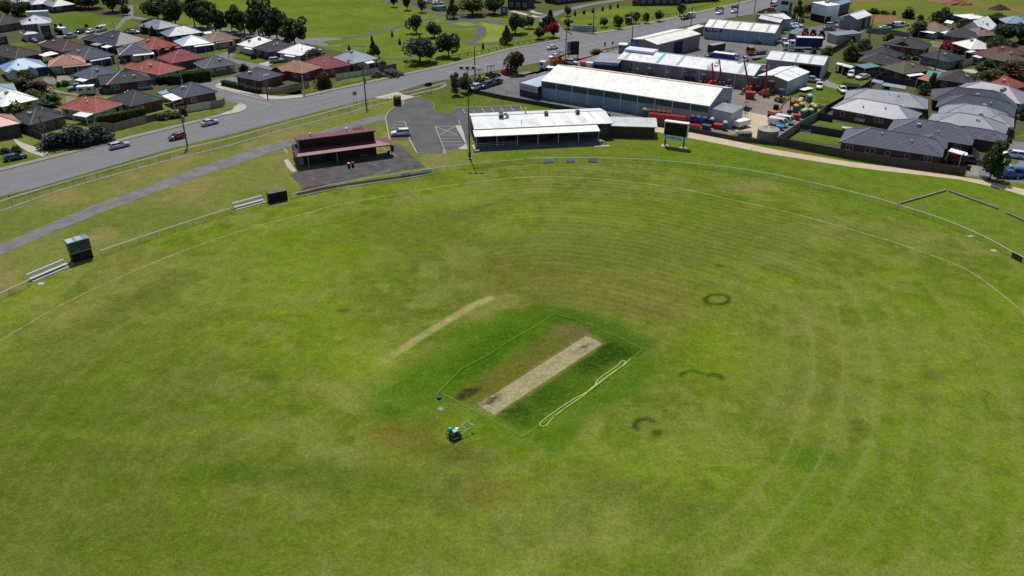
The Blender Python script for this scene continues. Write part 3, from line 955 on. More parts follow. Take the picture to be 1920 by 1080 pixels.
# apron of the maroon pavilion, clubhouse surrounds
poly('pavilion_apron', W_([(543, 328), (556, 322), (735, 289), (9, 575, 600), (9, 680, 610), (9, 760, 700), (9, 880, 810), (9, 940, 862), (9, 640, 905), (9, 240, 970), (9, 0, 1030), (600, 354), (572, 357)]), 0.03, ASPH_P)
poly('soil_edge', W_([(560, 358), (575, 350), (612, 345), (600, 354)]), 0.034, MULCH)
poly('path', W_([(9, 440, 630), (9, 470, 640), (9, 630, 735), (9, 590, 745)]), 0.045, CONC)
poly('path', W_([(8, 1255, 655), (8, 1290, 650), (8, 1320, 680), (8, 1320, 720)]), 0.035, CONC)
poly('path', W_([(8, 1275, 785), (8, 1320, 770), (8, 1415, 905), (8, 1365, 915), (8, 1310, 860)]), 0.035, CONC_L)
poly('club_forecourt', W_([(9, 1280, 395), (9, 1345, 388), (10, 60, 600), (10, 100, 780), (9, 1310, 655), (9, 1400, 600), (9, 1350, 520)]), 0.036, CONC_L)
# limestone walking path on the right
poly('limestone_path', W_([(1228, 238), (11, 800, 530), (11, 1130, 585), (11, 1500, 655), (12, 0, 990), (12, 420, 1080), (13, 0, 808), (13, 800, 905), (13, 1400, 1000), (13, 1920, 1110), (2010, 378), (2010, 398), (13, 1920, 1182), (13, 1660, 1102), (13, 1200, 1002), (13, 800, 955), (13, 0, 863),
       (12, 300, 1120), (11, 1920, 805), (11, 1500, 720), (11, 1180, 658), (11, 870, 600), (1228, 247)]), 0.03, SAND)
poly('bare_soil', W_([(1466, 281), (1500, 286), (1560, 293), (1540, 291), (1470, 284)]), 0.02, SOIL)

# industrial yards
poly('rental_yard', W_([(3, 1420, 1080), (3, 1500, 900), (3, 1900, 800), (4, 0, 830), (4, 240, 790), (4, 600, 660), (4, 820, 600), (4, 1200, 540), (4, 1700, 560), (5, 700, 690), (5, 1100, 900), (12, 620, 440), (12, 900, 560), (12, 1010, 590), (12, 900, 660), (12, 440, 950), (12, 0, 900), (11, 1560, 640), (11, 1000, 540), (10, 1700, 450), (10, 800, 240), (10, 120, 110)]), 0.006, YARD)
poly('asphalt_yard', W_([(3, 1440, 1020), (3, 1580, 960), (4, 0, 880), (4, 250, 830), (4, 430, 830), (4, 80, 930), (10, 700, 160), (10, 1300, 230), (10, 2000, 380), (11, 300, 430), (10, 1000, 260), (10, 400, 150), (10, 130, 125)]), 0.012, YARD_A)
poly('truck_yard', W_([(4, 1500, 600), (4, 1900, 400), (5, 240, 420), (5, 1000, 500), (5, 1250, 340), (5, 1700, 260), (6, 0, 250), (6, 200, 280), (6, 0, 460), (5, 1830, 470), (5, 1600, 560), (5, 1500, 590), (5, 1000, 600), (5, 940, 690), (5, 700, 690), (5, 300, 640), (5, 0, 600)]), 0.008, YARD_A)
poly('truck_yard', W_([(5, 900, 120), (5, 1080, 70), (5, 1300, 150), (5, 1340, 260), (5, 1200, 280), (5, 1130, 170)]), 0.009, YARD_A)
poly('gravel_yard', W_([(5, 1190, 400), (5, 1340, 400), (5, 1700, 430), (5, 1830, 460), (5, 1780, 540), (5, 1540, 500), (5, 1270, 460)]), 0.014, YARD)
poly('sandy_yard', W_([(12, 40, 640), (12, 340, 700), (12, 440, 900), (12, 250, 960), (12, 0, 880)]), 0.016, SAND)
poly('yard_grass', W_([(12, 590, 480), (12, 820, 370), (12, 960, 290), (12, 1160, 205), (12, 1600, 280), (12, 1400, 400), (12, 1010, 570), (12, 860, 550)]), 0.02, G_LUSH)
poly('yard_driveway', W_([(12, 880, 300), (12, 985, 285), (12, 1240, 395), (12, 1180, 420), (12, 920, 340)]), 0.03, CONC)
poly('yard_grass', W_([(5, 740, 680), (5, 940, 690), (5, 940, 720), (5, 740, 705)]), 0.02, G_LUSH)
poly('yard_grass', W_([(4, 160, 800), (4, 330, 740), (4, 340, 790), (4, 240, 810)]), 0.02, G_LUSH)
poly('yard_grass', W_([(5, 820, 140), (5, 960, 90), (5, 1080, 70), (5, 1060, 110), (5, 900, 150)]), 0.02, G_LUSH)
poly('club_lawn', W_([(9, 860, 68), (9, 1180, 10), (9, 1420, 20), (10, 200, 150), (10, 1000, 310), (10, 1240, 360), (10, 690, 290), (9, 1246, 198), (9, 1262, 262), (9, 1085, 243), (9, 1030, 205), (9, 1045, 165), (9, 1000, 120)]), 0.016, G_LUSH)
poly('verge', W_([(9, 640, 20), (9, 900, -20), (3, 900, 985), (3, 640, 1045)]), 0.012, G_LUSH)

# park across the road
poly('park_lawn', W_([(3, -400, 640), (3, 640, 850), (3, 1130, 745), (3, 1920, 540), (4, 560, 440), (4, 480, 330), (4, 300, 210), (3, 1500, 150), (3, 1000, 120), (3, 600, -10), (3, -200, -70), (2, 300, -60), (1, 1500, 60), (2, 0, 280), (2, 700, 360), (2, 1700, 470)]), -0.02, G_PARK)
poly('park_lawn', W_([(4, 530, 210), (4, 700, 170), (4, 1200, 70), (4, 1500, 60), (4, 1900, 70), (5, 400, -20), (5, 700, 0), (5, 400, 80), (4, 1920, 180), (4, 1200, 330), (4, 945, 370), (4, 640, 335)]), 0.0, G_PARK)
poly('dry_lawn', W_([(3, 1560, 250), (3, 1830, 290), (3, 1850, 460), (3, 1540, 480), (3, 1620, 420), (3, 1640, 330)]), 0.0, G_PALE)
poly('dry_lawn', W_([(3, 1220, 265), (3, 1400, 240), (3, 1540, 285), (3, 1380, 290)]), 0.004, G_PALE)
poly('cul_de_sac_lawn', W_([(1, 480, 170), (1, 700, 130), (1, 1000, 140), (1, 1450, 200), (1, 1560, 270), (1, 1400, 350), (1, 1250, 390), (1, 850, 400), (1, 620, 340)]), 0.0, G_LUSH)
park_paths = [([(3, -400, 470), (3, 0, 430), (3, 250, 400), (3, 500, 345), (3, 680, 290), (3, 830, 245), (3, 1000, 215), (3, 1150, 175)], 2.6), ([(3, 680, 215), (3, 900, 250), (3, 1150, 260), (3, 1350, 235), (3, 1560, 235), (3, 1840, 270)], 2.8),
    ([(3, 1220, 290), (3, 1400, 300), (3, 1560, 300), (3, 1560, 380), (3, 1500, 440), (3, 1420, 490), (3, 1700, 490), (3, 1920, 450)], 3.4), ([(3, -60, 510), (3, 120, 515), (3, 280, 525)], 2.0), ([(3, 440, 655), (3, 640, 660), (3, 760, 640), (3, 860, 610)], 2.0),
    ([(3, 440, 5), (3, 650, 50), (3, 850, 85), (3, 1050, 140), (3, 1250, 185), (3, 1450, 215), (3, 1800, 240)], 3.5), ([(4, 0, 440), (4, 270, 390), (4, 420, 350)], 1.6), ([(4, 300, 195), (4, 160, 165), (4, 0, 125)], 3.0), ([(4, 340, 160), (4, 250, 140), (4, 180, 100)], 2.4),
    ([(4, 600, 200), (4, 900, 205), (4, 1100, 190)], 0.8), ([(4, 1330, 40), (4, 1480, 80), (4, 1640, 120)], 1.2)]
for i, (L, w) in enumerate(park_paths):
 ribbon('park_path', smooth(W_(L), 5), w, 0.014 + 0.004 * i, ASPH_D if i not in (7, 8) else CONC_L)
poly('service_road', W_([(2, -60, 280), (2, 300, 290), (2, 700, 330), (2, 1100, 390), (2, 1500, 430), (2, 1720, 425), (2, 1920, 430), (2, 1920, 445), (2, 1700, 470), (2, 1780, 510), (2, 1920, 510), (2, 1920, 525), (2, 1700, 520), (2, 1300, 470), (2, 800, 400), (2, 200, 310), (2, -60, 300)]), 0.03, ASPH)
poly('service_road', W_([(1, 1120, 400), (1, 900, 440), (1, 620, 420), (1, 640, 400), (1, 900, 400), (1, 1200, 360), (1, 1300, 310), (1, 1400, 180), (1, 1450, 60), (1, 1500, 60), (1, 1500, 180), (1, 1700, 220), (1, 1900, 250), (1, 1900, 270), (1, 1500, 210), (1, 1420, 230), (1, 1330, 330)]), 0.03, ASPH)
poly('mulch_bed', W_([(4, 50, 525), (4, 270, 470), (4, 560, 420), (4, 600, 440), (4, 420, 475), (4, 120, 545)]), 0.012, MULCH)
poly('leaf_litter', W_([(1, 700, 110), (1, 1400, 130), (1, 1560, 220), (1, 1300, 190), (1, 1000, 140)]), 0.012, MULCH)
poly('leaf_litter', W_([(3, 1250, 150), (3, 1700, 160), (3, 1650, 195), (3, 1300, 190)]), 0.02, MULCH)

# paddock behind on the right with raw soil
poly('paddock', W_([(5, 1880, 80), (6, 0, 20), (6, 200, -60), (6, 2200, -120), (6, 2300, 250), (6, 1500, 180), (6, 900, 260), (6, 500, 400), (6, 300, 300), (6, 100, 230)]), 0.0, G_PADD)
for L, w in (([(6, 850, 5), (6, 1100, 25), (6, 1350, 60)], 9), ([(6, 1480, 70), (6, 1700, 95), (6, 1920, 125), (6, 2100, 150)], 6), ([(5, 1700, 20), (6, 0, 10), (6, 300, 0)], 4)):
 ribbon('dirt_track', smooth(W_(L), 5), w, 0.01, SOIL)
poly('bare_soil', W_([(6, 190, 160), (6, 420, 180), (6, 520, 200), (6, 430, 240), (6, 260, 250), (6, 200, 210)]), 0.012, SOIL)
# subdivision street on the right, driveways
poly('court_street', W_([(13, 1780, 560), (13, 1920, 570), (13, 2100, 590), (13, 2100, 900), (13, 1860, 900), (13, 1880, 1000), (13, 2100, 1050), (13, 2100, 1080), (13, 1640, 1000), (13, 1270, 960), (13, 1400, 800), (13, 1500, 740), (13, 1760, 640)]), 0.01, ASPH)
poly('driveway', W_([(13, 1270, 940), (13, 1310, 830), (13, 1430, 800), (13, 1400, 960)]), 0.03, CONC)
poly('front_lawn', W_([(13, 1640, 790), (13, 1860, 780), (13, 1850, 825), (13, 1700, 822)]), 0.03, G_LUSH)
poly('front_lawn', W_([(13, 1740, 855), (13, 1960, 855), (13, 1960, 905), (13, 1800, 890)]), 0.03, G_LUSH)
poly('front_lawn', W_([(13, 1740, 540), (13, 1900, 500), (13, 1960, 580), (13, 1780, 570)]), 0.03, G_DRY)
poly('court_street', W_([(6, 900, 495), (6, 1000, 510), (6, 960, 540), (6, 820, 500)]), 0.02, ASPH)
poly('driveway', W_([(6, 770, 690), (6, 900, 700), (6, 1060, 790), (6, 1240, 815), (6, 1000, 820), (6, 830, 745)]), 0.02, CONC)
poly('driveway', W_([(6, 1220, 780), (6, 1400, 780), (6, 1380, 835), (6, 1240, 800)]), 0.03, CONC_L)
poly('back_lawn', W_([(12, 600, 945), (12, 740, 865), (12, 1180, 945), (12, 1140, 1020), (12, 1000, 1020)]), 0.02, G_LUSH)
poly('back_lawn', W_([(12, 870, 790), (12, 950, 745), (12, 1560, 860), (12, 1540, 885), (12, 1250, 870)]), 0.02, G_LUSH)
poly('front_lawn', W_([(6, 800, 745), (6, 960, 790), (6, 1010, 815), (6, 940, 815)]), 0.03, G_LUSH)
poly('front_lawn', W_([(6, 870, 460), (6, 1010, 480), (6, 990, 495), (6, 870, 485)]), 0.03, G_PALE)
poly('house_blocks', W_([(7, -300, 950), (7, 0, 850), (7, 1920, 380), (8, 600, 190), (8, 560, 60), (2, 300, 930), (2, 720, 850), (2, 1180, 800), (2, 1270, 1050), (3, 0, 900), (3, 480, 800), (3, 500, 700), (3, -100, 560), (2, 1500, 480), (2, 700, 400), (2, -60, 320), (1, 1560, 290), (1, 1300, 400), (1, 700, 440), (1, 600, 300), (1, 480, 170), (1, 0, 80), (1, -600, 100)]), -0.01, G_YARDS)
poly('house_blocks', W_([(12, 460, 1025), (13, 1245, 955), (13, 1450, 790), (13, 1900, 480), (13, 2200, 300), (6, 2200, 300), (6, 1850, 230), (6, 1300, 230), (6, 800, 330), (6, 560, 420), (6, 0, 500), (5, 1800, 560), (12, 1640, 275), (12, 1010, 650)]), 0.008, G_YARDS)
# front yards and driveways on the left
for L, m in (([(2, 660, 635), (2, 780, 615), (2, 1100, 680), (2, 960, 715)], G_LUSH), ([(2, 400, 590), (2, 560, 560), (2, 700, 540), (2, 560, 610), (2, 430, 630)], G_LUSH), ([(2, 1110, 745), (2, 1290, 700), (2, 1200, 750)], G_LUSH), ([(2, 980, 720), (2, 1120, 685), (2, 1150, 720), (2, 1090, 745)], CONC_L),
    ([(2, 470, 870), (2, 720, 835), (2, 700, 860), (2, 470, 900)], G_LUSH), ([(1, 1250, 750), (1, 1330, 745), (1, 1420, 790), (1, 1300, 800)], G_LUSH), ([(1, 1330, 740), (1, 1430, 740), (1, 1440, 770), (1, 1390, 780)], CONC), ([(1, 640, 860), (1, 760, 850), (1, 820, 900), (1, 640, 930)], CONC),
    ([(1, 500, 870), (1, 620, 880), (1, 640, 950), (1, 530, 940), (1, 480, 900)], ASPH), ([(1, 580, 985), (1, 760, 950), (1, 830, 985), (1, 760, 1040), (1, 620, 1010)], G_LUSH), ([(1, 550, 960), (1, 620, 1010), (1, 760, 1045), (1, 900, 1060), (7, 900, 60), (7, 560, 10), (1, 530, 1010)], CONC),
    ([(1, 0, 960), (1, 100, 940), (1, 90, 1005), (1, 0, 1010)], G_LUSH), ([(1, 100, 485), (1, 380, 470), (1, 400, 510), (1, 160, 530)], G_LUSH), ([(1, 420, 490), (1, 530, 450), (1, 480, 495)], CONC_L), ([(7, 740, 65), (7, 900, 95), (7, 740, 150)], ASPH),
    ([(7, 140, 530), (7, 260, 590), (7, 490, 665), (7, 550, 690), (7, 480, 745), (7, 320, 690), (7, 200, 620)], CONC_L), ([(7, 0, 700), (7, 200, 690), (7, 420, 760), (7, 0, 855)], G_LUSH), ([(7, 490, 670), (7, 760, 620), (7, 1260, 540), (7, 1300, 460), (7, 1920, 330), (7, 1920, 395), (7, 1200, 560), (7, 600, 715)], G_DRY),
    ([(8, 0, 320), (8, 250, 270), (8, 600, 190), (8, 610, 120), (8, 760, 150), (8, 700, 200), (8, 560, 260), (8, 0, 390)], G_DRY), ([(8, 1180, 55), (8, 1470, -10), (8, 1480, 45), (8, 1280, 65)], G_LUSH), ([(2, 1270, 1060), (2, 1700, 960), (2, 1920, 920), (2, 1920, 970), (2, 1400, 1070)], G_LUSH),
    ([(3, 0, 900), (3, 330, 840), (3, 640, 790), (3, 660, 815), (3, 330, 890), (3, 0, 955)], G_LUSH), ([(3, 330, 890), (3, 660, 815), (3, 690, 790), (3, 720, 815), (3, 400, 905)], SOIL)):
 poly('driveway' if m in (CONC, CONC_L, ASPH) else ('bare_soil' if m is SOIL else 'front_lawn'), W_(L), 0.05 if m not in (G_LUSH, G_DRY) else 0.045, m)

# ------------------------------------------------------------------ builders
CACHE = {}

def cached(key, fn):
 if key not in CACHE: CACHE[key] = fn()
 return CACHE[key]

def frame(L, N, R, z):
 """rectangle from three eave corners (left, near, right); a number instead of a corner is a length in metres"""
 n = at(N, z)
 if isinstance(R, (int, float)):
  l = (at(L, z) - n).xy
  yd = l.normalized(); b = l.length
  xd = Vector((yd.y, -yd.x)); a = R
 elif isinstance(L, (int, float)):
  r = (at(R, z) - n).xy
  xd = r.normalized(); a = r.length; b = L
 else:
  r, l = (at(R, z) - n).xy, (at(L, z) - n).xy
  if r.length >= l.length:
   xd = r.normalized(); a = r.length
   b = l.dot(Vector((-xd.y, xd.x)))
  else:
   yd = l.normalized(); b = l.length
   xd = Vector((yd.y, -yd.x)); a = r.dot(xd)
 return Vector((n.x, n.y, 0)), math.atan2(xd.y, xd.x), max(a, 2.5), max(b, 2.5)

def slope(mb, A, B, C, D, kind):
 """roof plane: A-B along the eave, D-C along the top; sawtooth courses for tiles"""
 A, B, C, D = Vector(A), Vector(B), Vector(C), Vector(D)
 u = (B - A).normalized()
 nrm = (B - A).cross(D - A).normalized()
 h = ((D - A) - u * (D - A).dot(u)).length
 def uvof(p): return ((p - A).dot(u), ((p - A) - u * (p - A).dot(u)).length)
 if kind != 'tile':
  pts = [A, B, C, D] if (C - D).length > 0.01 else [A, B, C]
  mb.add(pts, [tuple(range(len(pts)))], [[uvof(p) for p in pts]])
  return
 n = max(2, int(h / 0.42))
 for k in range(n):
  a0, b0 = A.lerp(D, k / n), B.lerp(C, k / n)
  a1, b1 = A.lerp(D, (k + 1) / n), B.lerp(C, (k + 1) / n)
  pts = [a0 + nrm * 0.05, b0 + nrm * 0.05, b1, a1, a0 - nrm * 0.01, b0 - nrm * 0.01]
  uu = [uvof(a0), uvof(b0), uvof(b1), uvof(a1), uvof(a0), uvof(b0)]
  mb.add(pts, [(0, 1, 2, 3), (4, 5, 1, 0)], [[uu[i] for i in (0, 1, 2, 3)], [uu[i] for i in (4, 5, 1, 0)]])

def hip_roof(x0, y0, x1, y1, e, pitch, kind, gable=None):
 """returns (roof builder, list of ridge lines); gable: 'x' or 'y' = ridge direction with gable ends, else hipped"""
 mb = MB()
 dx, dy = x1 - x0, y1 - y0
 tn = math.tan(math.radians(pitch))
 lines = []
 if gable == 'x' or (gable is None and dx >= dy):
  w = dy / 2; h = e + w * tn; i = 0 if gable else w
  if not gable and dx < 2 * w + 0.2: i = dx / 2 - 0.05
  p, q = (x0 + i, y0 + w, h), (x1 - i, y0 + w, h)
  slope(mb, (x0, y0, e), (x1, y0, e), q, p, kind); slope(mb, (x1, y1, e), (x0, y1, e), p, q, kind)
  if not gable:
   slope(mb, (x1, y0, e), (x1, y1, e), q, q, kind); slope(mb, (x0, y1, e), (x0, y0, e), p, p, kind)
   lines += [((x0, y0, e), p), ((x0, y1, e), p), ((x1, y0, e), q), ((x1, y1, e), q)]
  lines.append((p, q))
 else:
  w = dx / 2; h = e + w * tn; i = 0 if gable else w
  if not gable and dy < 2 * w + 0.2: i = dy / 2 - 0.05
  p, q = (x0 + w, y0 + i, h), (x0 + w, y1 - i, h)
  slope(mb, (x1, y0, e), (x1, y1, e), q, p, kind); slope(mb, (x0, y1, e), (x0, y0, e), p, q, kind)
  if not gable:
   slope(mb, (x0, y0, e), (x1, y0, e), p, p, kind); slope(mb, (x1, y1, e), (x0, y1, e), q, q, kind)
   lines += [((x0, y0, e), p), ((x1, y0, e), p), ((x0, y1, e), q), ((x1, y1, e), q)]
  lines.append((p, q))
 mb.add([(x0, y0, e - 0.02), (x1, y0, e - 0.02), (x1, y1, e - 0.02), (x0, y1, e - 0.02)], [(3, 2, 1, 0)])
 return mb, lines, h

def win_meshes(w, h, fm=None):
 def mk():
  f = MB()
  t = 0.07
  f.box(-w / 2, w / 2, -0.06, 0.0, 0, t); f.box(-w / 2, w / 2, -0.06, 0.0, h - t, h)
  f.box(-w / 2, -w / 2 + t, -0.06, 0, t, h - t); f.box(w / 2 - t, w / 2, -0.06, 0, t, h - t)
  if w > 1.3: f.box(-t / 2, t / 2, -0.055, 0, t, h - t)
  p = MB().box(-w / 2 + t * 0.5, w / 2 - t * 0.5, -0.03, -0.004, t * 0.5, h - t * 0.5)
  return f.mesh('window', fm or WHITE), p.mesh('pane', GLASS_B if fm is None else GLASS)
 return cached(('win', w, h, fm), mk)

def window(parent, loc, rz, w=1.5, h=1.2, fm=None):
 a, b = win_meshes(w, h, fm)
 o = link('window', a, parent, loc, rz)
 link('pane', b, o)
 return o

def box_child(name, parent, x0, x1, y0, y1, z0, z1, mat, loc=None, rz=None):
 return MB().box(x0, x1, y0, y1, z0, z1).build(name, mat, parent, loc=loc, rz=rz)

def face_pos(face, s, z, x0, y0, x1, y1):
 if face == 'R': return (x0 + s, y0, z), 0.0
 if face == 'L': return (x0, y0 + s, z), -math.pi / 2
 if face == 'E': return (x1, y0 + s, z), math.pi / 2
 return (x0 + s, y1, z), math.pi

def awning(root, face, s0, s1, depth, roofk, z, rect, posts=True, drop=0.25, name='awning'):
 """flat or gently sloping patio roof fixed to a wall"""
 loc, rz = face_pos(face, 0, 0, *rect)
 sg = 1 if face in ('R', 'B') else -1
 a, b = (s0, s1) if sg > 0 else (-s1, -s0)
 if face == 'E': a, b = s0, s1
 mb = MB()
 rm = roof_material(roofk) if isinstance(roofk, str) else roofk
 A, B, C, D = Vector((a, -depth, z - drop)), Vector((b, -depth, z - drop)), Vector((b, 0.0, z)), Vector((a, 0.0, z))
 slope(mb, A, B, C, D, 'metal')
 lo = Vector((0, 0, -0.12))
 mb.add([A + lo, B + lo, C + lo, D + lo, A, B, C, D], [(3, 2, 1, 0), (0, 1, 5, 4), (1, 2, 6, 5), (3, 0, 4, 7)])
 aw = mb.build(name, rm, root, loc=loc, rz=rz)
 if posts:
  n = max(2, int((b - a) / 3.2) + 1)
  for k in range(n):
   x = a + 0.12 + (b - a - 0.24) * k / (n - 1)
   MB().box(x - 0.06, x + 0.06, -depth + 0.08, -depth + 0.2, 0, z - drop - 0.1).build('post', WHITE, root, loc=loc, rz=rz)
 return aw

ROOFBITS = random.Random(5)

def house(label, L, N, R, roofk, wallk, eave=2.6, pitch=25, wings=(), win=None, garage=None, aws=(), group=None, cat='house', gable=None, door=True, bits=2, name='house', chimney=False, overhang=0.5, trim=None):
 o, a_, a, b = frame(L, N, R, eave)
 if cat == 'house': a, b = max(a, 9.5), max(b, 9.5)
 root = empty(name, o, a_, label, cat, group)
 rm = roof_material(roofk)
 kind = ROOFC[roofk][1]
 wm = WALLS[wallk]
 rects = [(0, 0, a, b, gable)] + [(w[0] * a, w[1] * b, w[2] * a, w[3] * b, w[4] if len(w) > 4 else None) for w in wings]
 ov = overhang
 rnd = random.Random(label)
 tops = []
 for i, (x0, y0, x1, y1, gb) in enumerate(rects):
  e = eave - 0.012 * i
  box_child('wall', root, x0 + ov, x1 - ov, y0 + ov, y1 - ov, 0, e - 0.05 - 0.004 * i, wm)
  mb, lines, h = hip_roof(x0, y0, x1, y1, e, pitch, kind, gb)
  ro = mb.build('roof', rm, root)
  tops.append((x0, y0, x1, y1, h, lines))
  cp = MB()
  for p, q in lines:
   cp.tube(Vector(p) + Vector((0, 0, 0.04)), Vector(q) + Vector((0, 0, 0.04)), 0.12 if kind == 'tile' else 0.09, 5)
  cp.build('ridge_cap', M('cap_' + roofk, tuple(min(0.8, c * (1.75 if kind == 'tile' else 1.5)) for c in alb(*ROOFC[roofk][0])), 0.4, 0.05), ro)
  gt = MB()
  t = 0.16
  for (xa, xb, ya, yb) in ((x0, x1, y0 - 0.1, y0), (x0, x1, y1, y1 + 0.1), (x0 - 0.1, x0, y0 - 0.1, y1 + 0.1), (x1, x1 + 0.1, y0 - 0.1, y1 + 0.1)):
   gt.box(xa, xb, ya, yb, e - t, e + 0.01)
  gt.build('gutter', trim or (CREAMP if wallk in ('cream', 'white', 'tan') else GREYP if kind == 'metal' else DGREY), ro)
  if gb:
   g = MB()
   if gb == 'x':
    for xx, n_ in ((x0 + ov, 1), (x1 - ov, -1)):
     g.add([(xx, y0 + ov, e - 0.06), (xx, y1 - ov, e - 0.06), (xx, (y0 + y1) / 2, h - 0.25)], [(0, 1, 2)])
   else:
    for yy in (y0 + ov, y1 - ov):
     g.add([(x0 + ov, yy, e - 0.06), (x1 - ov, yy, e - 0.06), ((x0 + x1) / 2, yy, h - 0.25)], [(0, 1, 2)])
   g.build('gable_wall', wm, root)
 x0, y0, x1, y1, gb = rects[0]
 wr = (x0 + ov, y0 + ov, x1 - ov, y1 - ov)
 used = []
 if garage:
  f, s, w, gm_ = garage
  loc, rz = face_pos(f, s, 0, *wr)
  g = MB()
  for k in range(4): g.box(-w / 2, w / 2, -0.05 - 0.01 * (k % 2), -0.002, 0.05 + k * 0.53, 0.05 + k * 0.53 + 0.5)
  g.build('garage_door', gm_, root, loc=loc, rz=rz)
  used.append((f, s - w / 2 - 0.4, s + w / 2 + 0.4))
 nR, nL = win if win else (max(1, int((a - 1) / 3.4)), max(1, int((b - 1) / 3.8)))
 for f, n, ln in (('R', nR, wr[2] - wr[0]), ('L', nL, wr[3] - wr[1])):
  for k in range(n):
   s = ln * (k + 0.5) / n + rnd.uniform(-0.3, 0.3)
   if any(u[0] == f and u[1] < s < u[2] for u in used): continue
   w = rnd.choice((1.0, 1.6, 1.6, 2.1))
   if door and f == 'R' and k == n // 2:
    loc, rz = face_pos(f, s, 0.05, *wr)
    d = box_child('door', root, -0.45, 0.45, -0.05, -0.002, 0, 2.05, M('door_' + wallk, (0.06, 0.055, 0.05), 0.5, 0.1), loc, rz)
    box_child('handle', d, 0.3, 0.36, -0.1, -0.05, 1.0, 1.1, STEEL)
    continue
   loc, rz = face_pos(f, s, 0.9, *wr)
   window(root, loc, rz, w, 1.2)
 for aw in aws:
  awning(root, *aw[:6], rect=wr, **(aw[6] if len(aw) > 6 else {}))
 for k in range(bits):
  x0, y0, x1, y1, h, _ = tops[0]
  if x1 - x0 >= y1 - y0:
   x, y = rnd.uniform(x0 + 0.3 * (x1 - x0), x1 - 0.3 * (x1 - x0)), y0 + (y1 - y0) * rnd.uniform(0.2, 0.42)
  else:
   x, y = x0 + (x1 - x0) * rnd.uniform(0.2, 0.42), rnd.uniform(y0 + 0.3 * (y1 - y0), y1 - 0.3 * (y1 - y0))
  z = eave + min(y - y0, x - x0, x1 - x, y1 - y) * math.tan(math.radians(pitch))
  if gable == 'x': z = eave + min(y - y0, y1 - y) * math.tan(math.radians(pitch))
  t = rnd.random()
  if t < 0.45: MB().lathe([(0.14, z - 0.1), (0.14, z + 0.3), (0.22, z + 0.32), (0.2, z + 0.45), (0.05, z + 0.5)], 10, (x, y)).build('roof_vent', ALU, root)
  elif t < 0.7:
   m = MB().tube((x, y, z - 0.1), (x, y, z + 1.7), 0.025, 5)
   for q in range(4): m.tube((x - 0.5 + 0.1 * q, y, z + 1.5 - 0.12 * q), (x + 0.5 - 0.1 * q, y, z + 1.5 - 0.12 * q), 0.012, 4)
   m.build('antenna', STEEL, root)
  else:
   box_child('roof_cooler', root, x - 0.4, x + 0.4, y - 0.4, y + 0.4, z - 0.2, z + 0.55, M('cooler_beige', (0.4, 0.38, 0.33), 0.6, 0.1))
 return root

def gable_shed(label, L, N, R, eave, rise, axis, roofk, wall, bays=6, lights=(), pipes=True, cat='shed', name='shed', group=None, band=None, doors=(), ov=0.15, wallk=None):
 """portal-frame shed; axis 'y' = ridge runs along N-L, 'x' = along N-R"""
 o, a_, a, b = frame(L, N, R, eave)
 root = empty(name, o, a_, label, cat, group)
 rm = roof_material(roofk)
 span = b if axis == 'x' else a
 run = a if axis == 'x' else b
 pitch = math.degrees(math.atan2(rise, span / 2))
 mb, lines, h = hip_roof(-ov, -ov, a + ov, b + ov, eave, pitch, 'metal', axis)
 ro = mb.build('roof', rm, root)
 cp = MB()
 for p, q in lines: cp.tube(Vector(p) + Vector((0, 0, 0.03)), Vector(q) + Vector((0, 0, 0.03)), 0.2, 5)
 cp.build('ridge_cap', rm, ro)
 box_child('wall', root, 0, a, 0, b, 0, eave - 0.04, wall)
 g = MB()
 hh = h - (rise / (span / 2)) * ov - 0.08
 if axis == 'x':
  for xx in (0.0, a): g.add([(xx, 0, eave - 0.05), (xx, b, eave - 0.05), (xx, b / 2, hh)], [(0, 1, 2)])
 else:
  for yy in (0.0, b): g.add([(0, yy, eave - 0.05), (a, yy, eave - 0.05), (a / 2, yy, hh)], [(0, 1, 2)])
 g.build('gable_wall', wall, root)
 gt = MB()
 if axis == 'x':
  gt.box(-ov, a + ov, -ov - 0.14, -ov, eave - 0.2, eave + 0.02); gt.box(-ov, a + ov, b + ov, b + ov + 0.14, eave - 0.2, eave + 0.02)
 else:
  gt.box(-ov - 0.14, -ov, -ov, b + ov, eave - 0.2, eave + 0.02); gt.box(a + ov, a + ov + 0.14, -ov, b + ov, eave - 0.2, eave + 0.02)
 gt.build('gutter', ALU, ro)
 for k in range(1, bays):
  s = run * k / bays
  if pipes:
   if axis == 'x': box_child('downpipe', root, s - 0.06, s + 0.06, -0.12, -0.004, 0, eave - 0.2, WHITE)
   else: box_child('downpipe', root, -0.12, -0.004, s - 0.06, s + 0.06, 0, eave - 0.2, WHITE)
  # lapped roof sheets, each bay a sheet edge
 for (s, w, mt) in lights:
  # translucent sheets let into the near slope
  s0, s1 = s * run - w / 2, s * run + w / 2
  m = MB()
  t0, t1 = 0.06, 0.94
  def pt(ss, t):
   if axis == 'x': return (ss, -ov + (b / 2 + ov) * t, eave + rise * (b / 2 + ov) / (span / 2) * t + 0.035)
   return (-ov + (a / 2 + ov) * t, ss, eave + rise * (a / 2 + ov) / (span / 2) * t + 0.035)
  q = [pt(s0, t0), pt(s1, t0), pt(s1, t1), pt(s0, t1)]
  m.add(q, [(0, 1, 2, 3) if axis == 'x' else (3, 2, 1, 0)])
  m.build('roof_sheet', mt, ro)
 if band:
  z0, bm_ = band
  for k in range(bays):
   s0, s1 = run * k / bays + 0.12, run * (k + 1) / bays - 0.12
   if axis == 'y': box_child('wall_sheet', root, -0.05, -0.004, s0, s1, z0, eave - 0.22, bm_)
   else: box_child('wall_sheet', root, s0, s1, -0.05, -0.004, z0, eave - 0.22, bm_)
 for (f, s, w, hgt, dm) in doors:
  loc, rz = face_pos(f, s, 0, 0, 0, a, b)
  box_child('door', root, -w / 2, w / 2, -0.06, -0.004, 0.02, hgt, dm, loc, rz)
 return root, a, b

